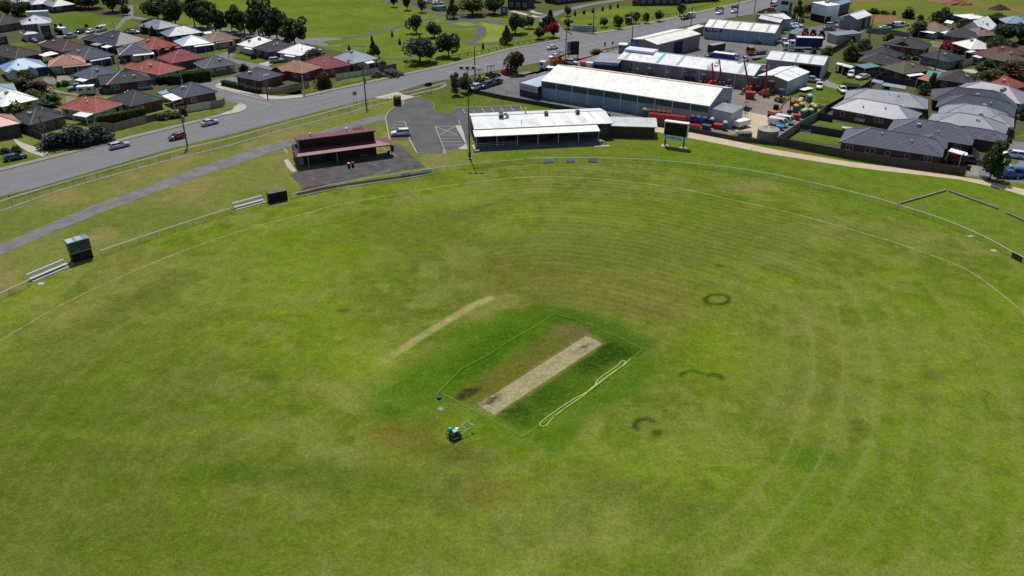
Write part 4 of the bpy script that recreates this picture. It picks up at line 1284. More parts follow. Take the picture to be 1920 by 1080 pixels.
SHEET_L = M('clear_roof_sheet', (0.84, 0.85, 0.84), 0.35, 0.04, 0.6)
SHEET_G = M('grey_roof_sheet', alb(196, 198, 196), 0.4, 0.08, 0.6)
SHEET_B = M('blue_roof_sheet', alb(120, 196, 222), 0.4, 0.08, 0.6)
WALL_BG = M('blue_grey_sheeting', (0.25, 0.31, 0.37), 0.55, 0.10, 0.3, stretch=(1, 1, 0.2))
WALL_GR = M('grey_sheeting', (0.19, 0.185, 0.20), 0.55, 0.12, 0.3, stretch=(1, 1, 0.2))
WALL_LG = M('pale_grey_sheeting', (0.40, 0.43, 0.45), 0.55, 0.10, 0.3, stretch=(1, 1, 0.2))
WALL_WH = M('white_sheeting', (0.62, 0.65, 0.68), 0.5, 0.06, 0.3, stretch=(1, 1, 0.2))
WALL_NV = M('navy_sheeting', (0.03, 0.05, 0.11), 0.5, 0.10, 0.3)
GREENS = M('green_translucent_sheet', (0.035, 0.085, 0.082), 0.4, 0.12, 0.4)

def text_on(parent, s, size, mat, loc, rot, align='CENTER', name='lettering', squeeze=1.0):
 cu = bpy.data.curves.new('lettering', 'FONT')
 cu.body = s
 cu.size = size
 cu.align_x = align
 cu.align_y = 'CENTER'
 cu.extrude = 0.012
 tmp = bpy.data.objects.new('tmp', cu)
 COL.objects.link(tmp)
 dg = bpy.context.evaluated_depsgraph_get()
 me = bpy.data.meshes.new_from_object(tmp.evaluated_get(dg))
 bpy.data.objects.remove(tmp)
 me.materials.clear()
 me.materials.append(mat)
 o = link(name, me, parent, loc)
 o.rotation_euler = rot
 o.scale = (squeeze, 1, 1)
 return o

# ------------------------------------------------------------------ trees
LEAF = dict(dark=leafmat('leaf_dark', (0.024, 0.040, 0.015), (0.075, 0.098, 0.030)), mid=leafmat('leaf_mid', (0.030, 0.052, 0.014), (0.085, 0.120, 0.030)),
   olive=leafmat('leaf_olive', (0.050, 0.055, 0.016), (0.115, 0.105, 0.028)), grey=leafmat('leaf_grey', (0.040, 0.052, 0.036), (0.088, 0.100, 0.066)),
   red=leafmat('leaf_red', (0.10, 0.012, 0.016), (0.30, 0.022, 0.03)), maroon=leafmat('leaf_maroon', (0.045, 0.016, 0.016), (0.095, 0.030, 0.028)),
   rust=leafmat('leaf_rust', (0.035, 0.040, 0.014), (0.13, 0.060, 0.024)), bright=leafmat('leaf_bright', (0.055, 0.090, 0.016), (0.12, 0.17, 0.035)),
   pine=leafmat('leaf_pine', (0.020, 0.042, 0.020), (0.05, 0.085, 0.034)), teal=leafmat('leaf_bluegreen', (0.022, 0.042, 0.034), (0.05, 0.075, 0.056)))

def leaf_faces(centres, size, rnd):
 n = len(centres)
 nrm = rnd.normal(size=(n, 3))
 nrm[:, 2] = np.abs(nrm[:, 2]) + 0.35
 nrm /= np.linalg.norm(nrm, axis=1)[:, None]
 t = np.cross(nrm, rnd.normal(size=(n, 3)))
 t /= np.linalg.norm(t, axis=1)[:, None]
 bt = np.cross(nrm, t)
 s = size * rnd.uniform(0.6, 1.4, n)[:, None]
 v = np.stack([centres - t * s - bt * s * 0.6, centres + t * s - bt * s * 0.6, centres + t * s * 0.7 + bt * s * 0.8, centres - t * s * 0.7 + bt * s * 0.8], 1).reshape(-1, 3)
 f = np.arange(n * 4).reshape(n, 4)
 return v, f

def np_mesh(name, v, f, mat):
 me = bpy.data.meshes.new(name)
 me.vertices.add(len(v)); me.vertices.foreach_set('co', v.astype(np.float32).ravel())
 k = f.shape[1]
 me.loops.add(f.size); me.loops.foreach_set('vertex_index', f.ravel().astype(np.int32))
 me.polygons.add(len(f)); me.polygons.foreach_set('loop_start', (np.arange(len(f)) * k).astype(np.int32)); me.polygons.foreach_set('loop_total', np.full(len(f), k, np.int32))
 me.materials.append(mat)
 me.update(calc_edges=True)
 return me

def crown_points(shape, rnd, n):
 """points for leaf clumps in a unit tree: height 1, crown width 1"""
 out, limbs = [], []
 if shape == 'round':
  lobes = [(rnd.normal(0, 0.17), rnd.normal(0, 0.17), 0.62 + rnd.normal(0, 0.10), rnd.uniform(0.16, 0.27)) for _ in range(13)] + [(0, 0, 0.62, 0.3)]
 elif shape == 'spread':
  lobes = [(0.34 * math.cos(t) * q, 0.34 * math.sin(t) * q, 0.72 + 0.12 * rnd.random() - 0.12 * q, rnd.uniform(0.12, 0.2)) for t, q in zip(rnd.uniform(0, 6.28, 17), rnd.uniform(0.2, 1.05, 17))]
 elif shape == 'euc':
  lobes = [(0.38 * math.cos(t) * q, 0.38 * math.sin(t) * q, z, rnd.uniform(0.10, 0.17)) for t, q, z in zip(rnd.uniform(0, 6.28, 20), rnd.uniform(0.1, 1.0, 20), rnd.uniform(0.42, 0.9, 20))]
 elif shape == 'cone':
  lobes = [((1 - z) * 0.36 * math.cos(t), (1 - z) * 0.36 * math.sin(t), 0.16 + z * 0.76, 0.06 + 0.17 * (1 - z)) for t, z in zip(rnd.uniform(0, 6.28, 26), rnd.uniform(0, 1, 26))]
 elif shape == 'cypress':
  lobes = [(rnd.normal(0, 0.1), rnd.normal(0, 0.1), z, 0.18 + 0.2 * (1 - z)) for z in np.linspace(0.1, 0.92, 22)]
 else:  # bush, leafy to the ground
  lobes = [(0.33 * math.cos(t) * q, 0.33 * math.sin(t) * q, 0.3 + 0.4 * rnd.random() * (1.1 - q), rnd.uniform(0.16, 0.26)) for t, q in zip(rnd.uniform(0, 6.28, 15), rnd.uniform(0.0, 1.0, 15))]
 for (x, y, z, r) in lobes:
  m = n // len(lobes)
  d = rnd.normal(size=(m, 3))
  d /= np.linalg.norm(d, axis=1)[:, None]
  rad = r * rnd.uniform(0.55, 1.0, m) ** 0.5
  p = np.array([x, y, z]) + d * rad[:, None] * np.array([1, 1, 0.72 if shape != 'cypress' else 0.6])
  out.append(p)
  limbs.append((x, y, z))
 p = np.concatenate(out)
 q = np.percentile(np.hypot(p[:, 0], p[:, 1]), 96)
 k = 0.5 / q
 lo, hi = np.percentile(p[:, 2], 1.5), np.percentile(p[:, 2], 99.3)
 zb = {'round': 0.24, 'spread': 0.30, 'euc': 0.20, 'cone': 0.10, 'cypress': 0.03}.get(shape, 0.03)
 zf = lambda z: zb + (z - lo) / (hi - lo) * (1 - zb)
 p[:, :2] *= k
 p[:, 2] = np.maximum(zf(p[:, 2]), 0.01)
 return p, [(x * k, y * k, zf(z)) for x, y, z in limbs]

def tree_meshes(shape, leaf, var, hm, wm):
 """meshes scaled by the caller; leaf size chosen for the nominal size class"""
 cls = 0 if wm < 3 else (1 if wm < 7 else 2)
 def mk():
  rnd = np.random.default_rng({'round': 1, 'spread': 2, 'euc': 3, 'cone': 4, 'cypress': 5, 'bush': 6}[shape] * 17 + var)
  nW = (2.0, 5.0, 9.0)[cls]
  n = (420, 1300, 3000)[cls]
  p, limbs = crown_points(shape, rnd, n)
  v, f = leaf_faces(p, (0.18, 0.25, 0.31)[cls] / nW, rnd)
  crown = np_mesh('crown', v, f, LEAF[leaf])
  mb = MB()
  tz = {'round': 0.3, 'spread': 0.26, 'euc': 0.24, 'cone': 0.8, 'cypress': 0.5, 'bush': 0.25}[shape]
  mb.tube((0, 0, -0.02), (0.015, 0.01, tz), 0.034, 7, 0.022)
  for (x, y, z) in limbs[:8]:
   if shape in ('cone', 'cypress'): break
   mb.tube((0.015, 0.01, tz * rnd.uniform(0.75, 1.0)), (x * 0.5, y * 0.5, (z + tz) * 0.5), 0.020, 5, 0.013)
   mb.tube((x * 0.5, y * 0.5, (z + tz) * 0.5), (x, y, z), 0.013, 5, 0.004)
  return crown, mb.mesh('trunk', BARK, True)
 return cached(('tree', shape, leaf, var, cls), mk)

TREE_N = [0]

def tree(shape, leaf, base, top, width, label, group=None, cat='tree', name=None):
 """base: photo position of the foot; top: row of the crown top (same tile units); width in tile units"""
 if len(base) == 3:
  top_px = TILE[base[0]][1] + top / 6.0
  w = width / 6.0
 else:
  top_px, w = top, width
 g = at(base)
 hm = high(base, top_px)
 wm = w * mpp(base)
 TREE_N[0] += 1
 var = TREE_N[0] % 3
 c, t = tree_meshes(shape, leaf, var, hm, wm)
 nm = name or ('shrub' if shape == 'bush' else 'tree')
 root = empty(nm, g, (TREE_N[0] * 2.4) % 6.28, label, cat if shape != 'bush' or cat != 'tree' else 'shrub', group)
 # the crown's far half must not reach in front of its foot
 for n_, me_ in (('crown', c), ('trunk', t)):
  link(n_, me_, root, scale=(wm * 0.98, wm * 0.98, hm * 0.99))
 return root

def hedge(label, a, b, h, w, leaf='mid', group=None):
 """clipped hedge between two ground points"""
 p, q = at(a), at(b)
 L = (q - p).length
 root = empty('hedge', p, math.atan2(q.y - p.y, q.x - p.x), label, 'hedge', group)
 rnd = np.random.default_rng(int(L * 100))
 n = int((L * h * 2 + L * w + w * h * 2) * 38)
 n = min(n, 5200)
 P = np.stack([rnd.uniform(0, L, n), rnd.uniform(-w / 2, w / 2, n), rnd.uniform(0.05, h, n)], 1)
 k = rnd.integers(0, 4, n)
 P[k == 0, 1] = -w / 2 + rnd.normal(0, 0.06, (k == 0).sum())
 P[k == 1, 1] = w / 2 + rnd.normal(0, 0.06, (k == 1).sum())
 P[k >= 2, 2] = h + rnd.normal(0, 0.07, (k >= 2).sum())
 v, f = leaf_faces(P, 0.15, rnd)
 link('foliage', np_mesh('foliage', v, f, LEAF[leaf]), root)
 box_child('stems', root, 0.1, L - 0.1, -w / 2 + 0.12, w / 2 - 0.12, 0, h - 0.15, M('hedge_core', (0.014, 0.022, 0.008), 0.95, 0.2, 2))
 return root

# ------------------------------------------------------------------ vehicles
PAINTS = dict(white=(0.72, 0.73, 0.74), silver=(0.42, 0.46, 0.50), grey=(0.16, 0.17, 0.18), dark=(0.022, 0.026, 0.036), maroon=(0.16, 0.012, 0.035), navy=(0.018, 0.03, 0.065), blue=(0.02, 0.07, 0.28), lightblue=(0.16, 0.28, 0.38), red=(0.34, 0.02, 0.02), orange=(0.55, 0.12, 0.03), beige=(0.45, 0.42, 0.34))

def paint(c):
 k = 'car_paint_' + c
 if k in MATS: return MATS[k]
 m = M(k, PAINTS[c], 0.28, 0.03, 0.5, spec=0.5)
 m.node_tree.nodes['Principled BSDF'].inputs['Coat Weight'].default_value = 0.6
 return m

# stations along the car: (x, half width, z bottom, z top of the lower body); cabin: front/back of glass base and roof
CARS = dict(
 sedan=dict(L=4.7, st=[(-2.35, 0.70, 0.42, 0.78), (-2.25, 0.86, 0.3, 0.98), (-1.4, 0.91, 0.24, 1.02), (0.7, 0.91, 0.24, 0.98), (1.7, 0.89, 0.26, 0.88), (2.25, 0.80, 0.3, 0.72), (2.35, 0.68, 0.4, 0.6)], cab=(-1.75, -1.05, 0.25, 1.05, 1.44), wb=(-1.35, 1.4)),
 hatch=dict(L=4.2, st=[(-2.1, 0.72, 0.42, 0.85), (-2.02, 0.86, 0.3, 1.0), (-1.2, 0.89, 0.24, 1.02), (0.7, 0.89, 0.24, 0.98), (1.5, 0.87, 0.26, 0.9), (2.02, 0.78, 0.3, 0.72), (2.1, 0.66, 0.4, 0.6)], cab=(-2.0, -1.6, 0.25, 1.0, 1.48), wb=(-1.3, 1.3)),
 wagon=dict(L=4.8, st=[(-2.4, 0.75, 0.42, 0.85), (-2.3, 0.87, 0.3, 1.0), (-1.4, 0.91, 0.24, 1.02), (0.7, 0.91, 0.24, 0.98), (1.75, 0.89, 0.26, 0.88), (2.3, 0.80, 0.3, 0.72), (2.4, 0.68, 0.4, 0.6)], cab=(-2.3, -1.95, 0.2, 1.05, 1.46), wb=(-1.4, 1.4)),
 suv=dict(L=4.75, st=[(-2.37, 0.78, 0.5, 1.0), (-2.28, 0.92, 0.36, 1.12), (-1.4, 0.95, 0.3, 1.14), (0.8, 0.95, 0.3, 1.12), (1.7, 0.93, 0.32, 1.04), (2.28, 0.85, 0.36, 0.86), (2.37, 0.74, 0.45, 0.72)], cab=(-2.28, -1.95, 0.35, 1.05, 1.75), wb=(-1.42, 1.42)),
 ute=dict(L=5.2, st=[(-2.6, 0.88, 0.5, 1.05), (-2.5, 0.92, 0.4, 1.08), (-0.9, 0.93, 0.32, 1.1), (0.8, 0.93, 0.32, 1.1), (1.9, 0.91, 0.34, 1.04), (2.5, 0.84, 0.38, 0.86), (2.6, 0.74, 0.45, 0.72)], cab=(-0.95, -0.8, 0.55, 1.15, 1.75), wb=(-1.6, 1.6)),
 van=dict(L=5.0, st=[(-2.5, 0.90, 0.4, 1.1), (-2.45, 0.94, 0.3, 1.15), (-1.4, 0.95, 0.28, 1.15), (1.4, 0.95, 0.28, 1.15), (2.0, 0.93, 0.3, 1.1), (2.42, 0.86, 0.34, 0.95), (2.5, 0.76, 0.42, 0.75)], cab=(-2.45, -2.35, 1.45, 2.2, 2.05), wb=(-1.5, 1.5)))

def car_parts(kind, color):
 def mk():
  c = CARS[kind]
  pm = paint(color)
  body = MB()
  st = c['st']
  ring = []
  for (x, hw, z0, z1) in st:
   zm = (z0 + z1) / 2
   ring.append([(x, -hw * 0.92, z0), (x, -hw, zm), (x, -hw * 0.93, z1), (x, 0, z1 + 0.03), (x, hw * 0.93, z1), (x, hw, zm), (x, hw * 0.92, z0)])
  pts = [p for r in ring for p in r]
  n = 7
  fs = []
  for i in range(len(st) - 1):
   for k in range(n):
    fs.append((i * n + k, (i + 1) * n + k, (i + 1) * n + (k + 1) % n, i * n + (k + 1) % n))
  fs.append(tuple(range(n - 1, -1, -1))[::-1]); fs.append(tuple((len(st) - 1) * n + k for k in range(n))[::-1])
  body.add(pts, fs)
  b0, b1, f1, f0, zr = c['cab']
  zb = st[2][3] - 0.02
  hw = st[2][1]
  tb, tr = hw * 0.9, hw * 0.76 if kind != 'van' else hw * 0.86
  # roof panel and pillars in body colour
  body.fru([(b1 - 0.05, -tr, zr - 0.06), (f1 + 0.05, -tr, zr - 0.06), (f1 + 0.05, tr, zr - 0.06), (b1 - 0.05, tr, zr - 0.06)], [(b1 + 0.08, -tr * 0.9, zr), (f1 - 0.08, -tr * 0.9, zr), (f1 - 0.08, tr * 0.9, zr), (b1 + 0.08, tr * 0.9, zr)])
  for sg in (-1, 1):
   for (xa, xb) in ((b0, b1), (f0, f1)):
    body.tube((xa, sg * tb, zb), (xb, sg * tr, zr - 0.04), 0.06, 4)
   xm = (b1 + f1) / 2
   body.tube((xm - 0.05, sg * tb * 1.0, zb), (xm, sg * tr * 1.0, zr - 0.04), 0.055, 4)
  if kind == 'van':  # panelled load space
   body.fru([(b0 + 0.02, -tb - 0.02, zb), (0.5, -tb - 0.02, zb), (0.5, tb + 0.02, zb), (b0 + 0.02, tb + 0.02, zb)], [(b1, -tr - 0.02, zr - 0.05), (0.5, -tr - 0.02, zr - 0.05), (0.5, tr + 0.02, zr - 0.05), (b1, tr + 0.02, zr - 0.05)])
  glass = MB().fru([(b0, -tb, zb), (f0, -tb, zb), (f0, tb, zb), (b0, tb, zb)], [(b1, -tr, zr - 0.05), (f1, -tr, zr - 0.05), (f1, tr, zr - 0.05), (b1, tr, zr - 0.05)])
  wr = 0.34 if kind in ('sedan', 'hatch', 'wagon') else 0.38
  tyre = MB().tube((0, -0.11, 0), (0, 0.11, 0), wr, 14)
  rim = MB().tube((0, -0.118, 0), (0, 0.118, 0), wr * 0.62, 10)
  lamp = MB().box(-0.05, 0.05, -0.17, 0.17, -0.06, 0.06)
  bed = None
  if kind == 'ute':
   bed = MB()
   bed.box(-2.5, -1.0, -0.8, 0.8, 1.1, 1.13)
  return dict(body=body.mesh('body', pm, True), glass=glass.mesh('windows', GLASS), tyre=tyre.mesh('tyre', RUBBER, False), rim=rim.mesh('rim', CHROME), head=cached('headlamp', lambda: lamp.mesh('headlight', LAMP)), tail=cached('taillamp', lambda: lamp.mesh('tail_light', RED_L)),
     bed=bed.mesh('tray', BLACK) if bed else None, wr=wr)
 return cached(('car', kind, color), mk)

def car(kind, color, pos, head, label, group=None, scale=1.0, cat=None):
 p = car_parts(kind, color)
 c = CARS[kind]
 g = at(pos) if not isinstance(pos, Vector) else pos
 root = empty('van' if kind == 'van' else 'ute' if kind == 'ute' else 'car', (g.x, g.y, 0.05), math.radians(head), label, cat or ('van' if kind == 'van' else 'ute' if kind == 'ute' else 'car'), group)
 root.scale = (scale,) * 3
 b = link('body', p['body'], root)
 link('windows', p['glass'], root)
 if p['bed']: link('tray', p['bed'], root)
 hw = c['st'][2][1]
 for x in c['wb']:
  for s in (-1, 1):
   w = link('wheel', p['tyre'], root, (x, s * (hw - 0.1), p['wr']))
   link('rim', p['rim'], w)
 L = c['L'] / 2
 for s in (-1, 1):
  link('headlight', p['head'], root, (L - 0.06, s * (hw - 0.28), c['st'][-2][3] - 0.04))
  link('tail_light', p['tail'], root, (-L + 0.03, s * (hw - 0.22), c['st'][1][3] - 0.14))
 return root

def wheel_set(root, xs, ys, r, w=0.26):
 ty = cached(('wheel', r, w), lambda: MB().tube((0, -w / 2, 0), (0, w / 2, 0), r, 14).mesh('tyre', RUBBER))
 rm = cached(('rimw', r, w), lambda: MB().tube((0, -w / 2 - 0.008, 0), (0, w / 2 + 0.008, 0), r * 0.55, 10).mesh('rim', CHROME))
 for x in xs:
  for y in ys:
   o = link('wheel', ty, root, (x, y, r))
   link('rim', rm, o)

def truck(label, pos, head, cabc, kind, loadm=None, L=8.0, group=None, hh=2.6):
 """cab-over truck: kind 'box', 'flat', 'curtain'"""
 g = at(pos)
 root = empty('truck', (g.x, g.y, 0.02), math.radians(head), label, 'truck', group)
 h = L / 2
 cm = paint(cabc)
 cab = MB().fru([(h - 2.0, -1.15, 0.6), (h, -1.12, 0.6), (h, 1.12, 0.6), (h - 2.0, 1.15, 0.6)], [(h - 2.0, -1.1, 2.7), (h - 0.25, -1.0, 2.7), (h - 0.25, 1.0, 2.7), (h - 2.0, 1.1, 2.7)])
 cab.build('cab', cm, root)
 MB().fru([(h + 0.0, -1.0, 1.6), (h + 0.02, -1.0, 1.6), (h + 0.02, 1.0, 1.6), (h, 1.0, 1.6)], [(h - 0.2, -0.92, 2.5), (h - 0.14, -0.92, 2.5), (h - 0.14, 0.92, 2.5), (h - 0.2, 0.92, 2.5)]).build('windscreen', GLASS, root)
 for s in (-1, 1):
  box_child('side_window', root, h - 1.5, h - 0.55, s * 1.13 - 0.02, s * 1.13 + 0.02, 1.6, 2.35, GLASS)
  box_child('headlight', root, h - 0.02, h + 0.05, s * 0.85 - 0.15, s * 0.85 + 0.15, 0.75, 0.95, LAMP)
 box_child('chassis', root, -h, h - 1.9, -0.45, 0.45, 0.6, 0.85, BLACK)
 if kind == 'flat':
  box_child('tray', root, -h, h - 2.2, -1.2, 1.2, 0.95, 1.1, loadm or DGREY)
  box_child('headboard', root, h - 2.25, h - 2.15, -1.2, 1.2, 1.1, 2.3, STEEL)
 else:
  box_child('load_box', root, -h, h - 2.25, -1.24, 1.24, 0.95, 0.95 + hh, loadm or WHITE)
  box_child('box_roof', root, -h - 0.03, h - 2.22, -1.27, 1.27, 0.95 + hh, 1.02 + hh, WHITE)
  if kind == 'curtain':
   box_child('rear_door', root, -h - 0.05, -h - 0.003, -1.2, 1.2, 1.0, 0.9 + hh, WHITE)
 wheel_set(root, (h - 1.1, -h + 1.3, -h + 2.5), (-1.0, 1.0), 0.5, 0.32)
 return root

# ------------------------------------------------------------------ fences and poles
def panel_fence(label, pts, h, mat, step=2.4, group=None, cap=None, postm=None, name='fence', t=0.05):
 """sheet or paling fence: every panel and post is a piece"""
 W = [at(p) if not isinstance(p, Vector) else p for p in pts]
 root = empty(name, W[0], 0, label, 'fence', group)
 k3 = (mat.name, h, t)
 def mkp():
  m = MB().box(0, 1, -t / 2, t / 2, 0.03, h)
  return m.mesh('panel', mat)
 pm = cached(('panel',) + k3, mkp)
 po = cached(('post',) + k3 + ((postm or mat).name,), lambda: MB().box(-0.05, 0.05, -0.05, 0.05, 0, h + 0.04).mesh('post', postm or mat))
 ra = cached(('rail',) + k3, lambda: MB().box(0, 1, -t / 2 - 0.02, t / 2 + 0.02, h - 0.05, h + 0.015).mesh('rail', postm or mat))
 for i in range(len(W) - 1):
  d = W[i + 1] - W[i]
  n = max(1, round(d.length / step))
  a = math.atan2(d.y, d.x)
  for k in range(n):
   p = W[i] + d * (k / n) - W[0]
   s = d.length / n
   link('panel', pm, root, p, a, (s - 0.04, 1, 1 + ((k * 7) % 5 - 2) * 0.004))
   link('rail', ra, root, p, a, (s - 0.04, 1, 1))
   link('post', po, root, p, a)
 link('post', po, root, W[-1] - W[0])
 return root

def chain_fence(label, pts, h, step, group=None, rail=False, postm=None, r=0.035, mesh=True):
 W = pts
 root = empty('chain_fence', W[0], 0, label, 'fence', group)
 po = cached(('cfpost', h, r), lambda: MB().tube((0, 0, 0), (0, 0, h), r, 6).mesh('post', postm or DGREY))
 for i in range(len(W) - 1):
  d = W[i + 1] - W[i]
  n = max(1, round(d.length / step))
  for k in range(n):
   link('post', po, root, W[i] + d * (k / n) - W[0])
  m = MB().tube(W[i] - W[0] + Vector((0, 0, h)), W[i + 1] - W[0] + Vector((0, 0, h)), 0.022, 5)
  m.build('top_wire', postm or DGREY, root)
  if mesh:
   q = MB()
   a, b = W[i] - W[0], W[i + 1] - W[0]
   q.add([a, b, b + Vector((0, 0, h)), a + Vector((0, 0, h))], [(0, 1, 2, 3)])
   q.build('mesh', WIRE, root)
 link('post', po, root, W[-1] - W[0])
 return root

def wire_mat(name, col, alpha):
 m = M(name, col, 0.6, 0.05, 2)
 m.node_tree.nodes['Principled BSDF'].inputs['Alpha'].default_value = alpha
 return m

WIRE = wire_mat('chain_wire', (0.10, 0.11, 0.09), 0.10)

def power_pole(base, top, label, arms=1, group='power poles along the streets', light=False, tr=None, mat=None):
 g = at(base)
 top_px = TILE[base[0]][1] + top / 6.0 if len(base) == 3 else top
 h = min(high(base, top_px), 16)
 root = empty('power_pole', g, 0.85, label, 'pole', group)
 MB().tube((0, 0, 0), (0, 0, h), 0.19, 8, 0.13).build('pole', mat or WOOD_D, root)
 for k in range(arms):
  z = h - 0.35 - 0.9 * k
  box_child('cross_arm', root, -1.2, 1.2, -0.06, 0.06, z - 0.07, z + 0.07, WOOD_D)
  for x in (-1.05, -0.45, 0.45, 1.05):
   MB().lathe([(0.05, z + 0.07), (0.07, z + 0.15), (0.03, z + 0.25)], 6, (x, 0)).build('insulator', CONC_L, root)
 if light:
  MB().tube((0, 0, h * 0.78), (0, -1.6, h * 0.82), 0.04, 6).build('lamp_arm', STEEL, root)
  box_child('lamp', root, -0.14, 0.14, -2.1, -1.5, h * 0.82 - 0.05, h * 0.82 + 0.08, ALU)
 if tr:
  MB().lathe([(0.28, h * 0.55), (0.3, h * 0.56), (0.3, h * 0.68), (0.1, h * 0.7)], 10, (0.35, 0)).build('transformer', GREYP, root)
 return root

# ------------------------------------------------------------------ clubhouse
def clubhouse():
 N, R, L = (10, 190, 615), (10, 1590, 552), (10, 35, 380)
 e = 3.6
 o, a_, a, b = frame(L, N, R, e)          # roof outline incl. verandah: x along the front, y to the back
 root = empty('clubhouse', o, a_, 'long brick sports clubhouse with white metal roof and front verandah beside the car park', 'clubhouse')
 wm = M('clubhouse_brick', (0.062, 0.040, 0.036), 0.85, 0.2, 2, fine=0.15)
 rm = roof_material('offwhite')
 vd = 4.0                                  # verandah depth
 bx0, bx1 = 0.25, a - 3.2
 # walls, deck
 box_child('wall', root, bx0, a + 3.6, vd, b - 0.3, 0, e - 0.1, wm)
 box_child('deck', root, -0.2, a + 0.4, -0.6, vd + 0.01, 0, 0.55, M('deck_concrete', (0.12, 0.12, 0.135), 0.85, 0.12, 0.8))
 box_child('step', root, -0.2, a - 1.0, -1.5, -0.602, 0, 0.28, M('deck_concrete', None))
 box_child('landing', root, a - 1.6, a + 2.0, -2.4, -1.503, 0, 0.1, CONC_L)
 for k in range(3): box_child('stair', root, a + 0.403, a + 0.9 + 0.35 * (2 - k), 0.2, 2.0, 0.18 * k, 0.18 * (k + 1), CONC)
 box_child('ramp_wall', root, -0.75, -0.203, -1.6, 1.4, 0, 0.75, CONC_L)
 box_child('ramp_wall', root, -0.75, 0.6, -2.1, -1.61, 0, 0.5, CONC_L)
 # main roof: low pitch, ridge two thirds back
 rid = b * 0.66
 zr = e + 1.0
 m = MB()
 slope(m, (0, vd - 0.9, e + 0.28), (a + 4.0, vd - 0.9, e + 0.28), (a + 4.0, rid, zr), (0, rid, zr), 'metal')
 slope(m, (a + 4.0, b, e), (0, b, e), (0, rid, zr), (a + 4.0, rid, zr), 'metal')
 m.add([(0, vd - 0.9, e + 0.1), (a + 4, vd - 0.9, e + 0.1), (a + 4, b, e - 0.1), (0, b, e - 0.1)], [(3, 2, 1, 0)])
 m.add([(0, vd - 0.9, e + 0.1), (0, vd - 0.9, e + 0.28), (0, rid, zr), (0, b, e), (0, b, e - 0.1)], [(0, 1, 2, 3, 4)])
 m.add([(a + 4, vd - 0.9, e + 0.1), (a + 4, vd - 0.9, e + 0.28), (a + 4, rid, zr), (a + 4, b, e), (a + 4, b, e - 0.1)], [(4, 3, 2, 1, 0)])
 ro = m.build('roof', rm, root)
 MB().tube((0, rid, zr + 0.02), (a + 4, rid, zr + 0.02), 0.13, 6).build('ridge_cap', rm, ro)
 def rz(y): return e + 0.28 + (zr - e - 0.28) * (y - vd + 0.9) / (rid - vd + 0.9)
 for x0, x1 in ((16.2, 19.2), (20.0, 22.0), (24.2, 25.9), (28.0, 29.6), (30.4, 32.0)):
  if x1 > a + 3.9: x1 = a + 3.9
  q = MB().add([(x0, vd - 0.7, rz(vd - 0.7) + 0.03), (x1, vd - 0.7, rz(vd - 0.7) + 0.03), (x1 - 0.9, rid - 0.3, rz(rid - 0.3) + 0.03), (x0 - 0.9, rid - 0.3, rz(rid - 0.3) + 0.03)], [(0, 1, 2, 3)])
  q.build('roof_sheet', SHEET_L, ro)
 # verandah roof lower and flatter
 v = MB()
 slope(v, (-0.25, -0.35, e - 0.35), (a, -0.35, e - 0.35), (a, vd - 0.86, e + 0.08), (-0.25, vd - 0.86, e + 0.08), 'metal')
 v.add([(-0.25, -0.35, e - 0.5), (a, -0.35, e - 0.5), (a, vd - 0.86, e - 0.08), (-0.25, vd - 0.86, e - 0.08), (-0.25, -0.35, e - 0.35), (a, -0.35, e - 0.35), (a, vd - 0.86, e + 0.08), (-0.25, vd - 0.86, e + 0.08)], [(3, 2, 1, 0), (0, 1, 5, 4), (1, 2, 6, 5), (3, 0, 4, 7)])
 v.build('verandah_roof', M('verandah_white', (0.80, 0.80, 0.79), 0.4, 0.03, 0.5), root)
 npost = 7
 for k in range(npost):
  x = 0.1 + (a - 0.4) * k / (npost - 1)
  MB().tube((x, -0.2, 0.5), (x, -0.2, e - 0.5), 0.06, 8).build('post', ALU, root)
 rl = MB()
 for z in (1.5, 1.05): rl.tube((0.1, -0.2, z), ((a - 0.4) / 3, -0.2, z), 0.03, 6)
 for k in range(7): rl.tube((0.1 + k * (a - 0.4) / 18, -0.2, 0.55), (0.1 + k * (a - 0.4) / 18, -0.2, 1.5), 0.025, 5)
 rl.build('handrail', ALU, root)
 # windows and doors under the verandah
 for k, x in enumerate((2.2, 5.2, 8.6, 12.0, 15.4, 18.8, 22.0)):
  if x > a - 3: continue
  loc = (x, vd, 0.9)
  if k in (2, 5):
   box_child('door', root, x - 0.9, x + 0.9, vd - 0.06, vd - 0.004, 0.56, 2.7, GLASS)
  else: window(root, loc, 0, 2.1, 1.5, DGREY)
 for x in (a - 1.4, a + 1.6): window(root, (x, vd, 1.2), 0, 2.1, 1.2, GREYP)
 for y in (vd + 1.5, vd + 4.2, vd + 7.0, vd + 9.6):
  if y < b - 1: window(root, (bx0, y, 0.9), -math.pi / 2, 1.6, 1.8, GREYP)
 # plant on the roof
 for x, y, s in ((7.2, rid - 1.8, 1.25), (18.4, rid - 1.4, 0.95), (26.3, rid - 1.3, 0.95)):
  z = rz(y)
  c = MB().box(x - s / 2, x + s / 2, y - s / 2, y + s / 2, z - 0.1, z + s * 0.95)
  u = c.build('air_conditioner', GREYP if s < 1.2 else ALU, root)
  box_child('grille', u, x - s * 0.4, x + s * 0.4, y - s / 2 - 0.03, y - s / 2 - 0.004, z + 0.1, z + s * 0.8, DGREY)
  box_child('fan_cowl', u, x - s * 0.35, x + s * 0.35, y - s * 0.35, y + s * 0.35, z + s * 0.95, z + s * 1.05, BLACK)
  if s > 1.2:
   dct = MB()
   prev = None
   for k in range(7):
    t = math.pi / 2 * k / 6
    p = (x + s * 0.5 + 1.0 * math.sin(t), y, z + s * 0.1 + 0.85 * math.cos(t))
    if prev: dct.tube(prev, p, 0.42, 8)
    prev = p
   dct.build('duct', STEEL, u)
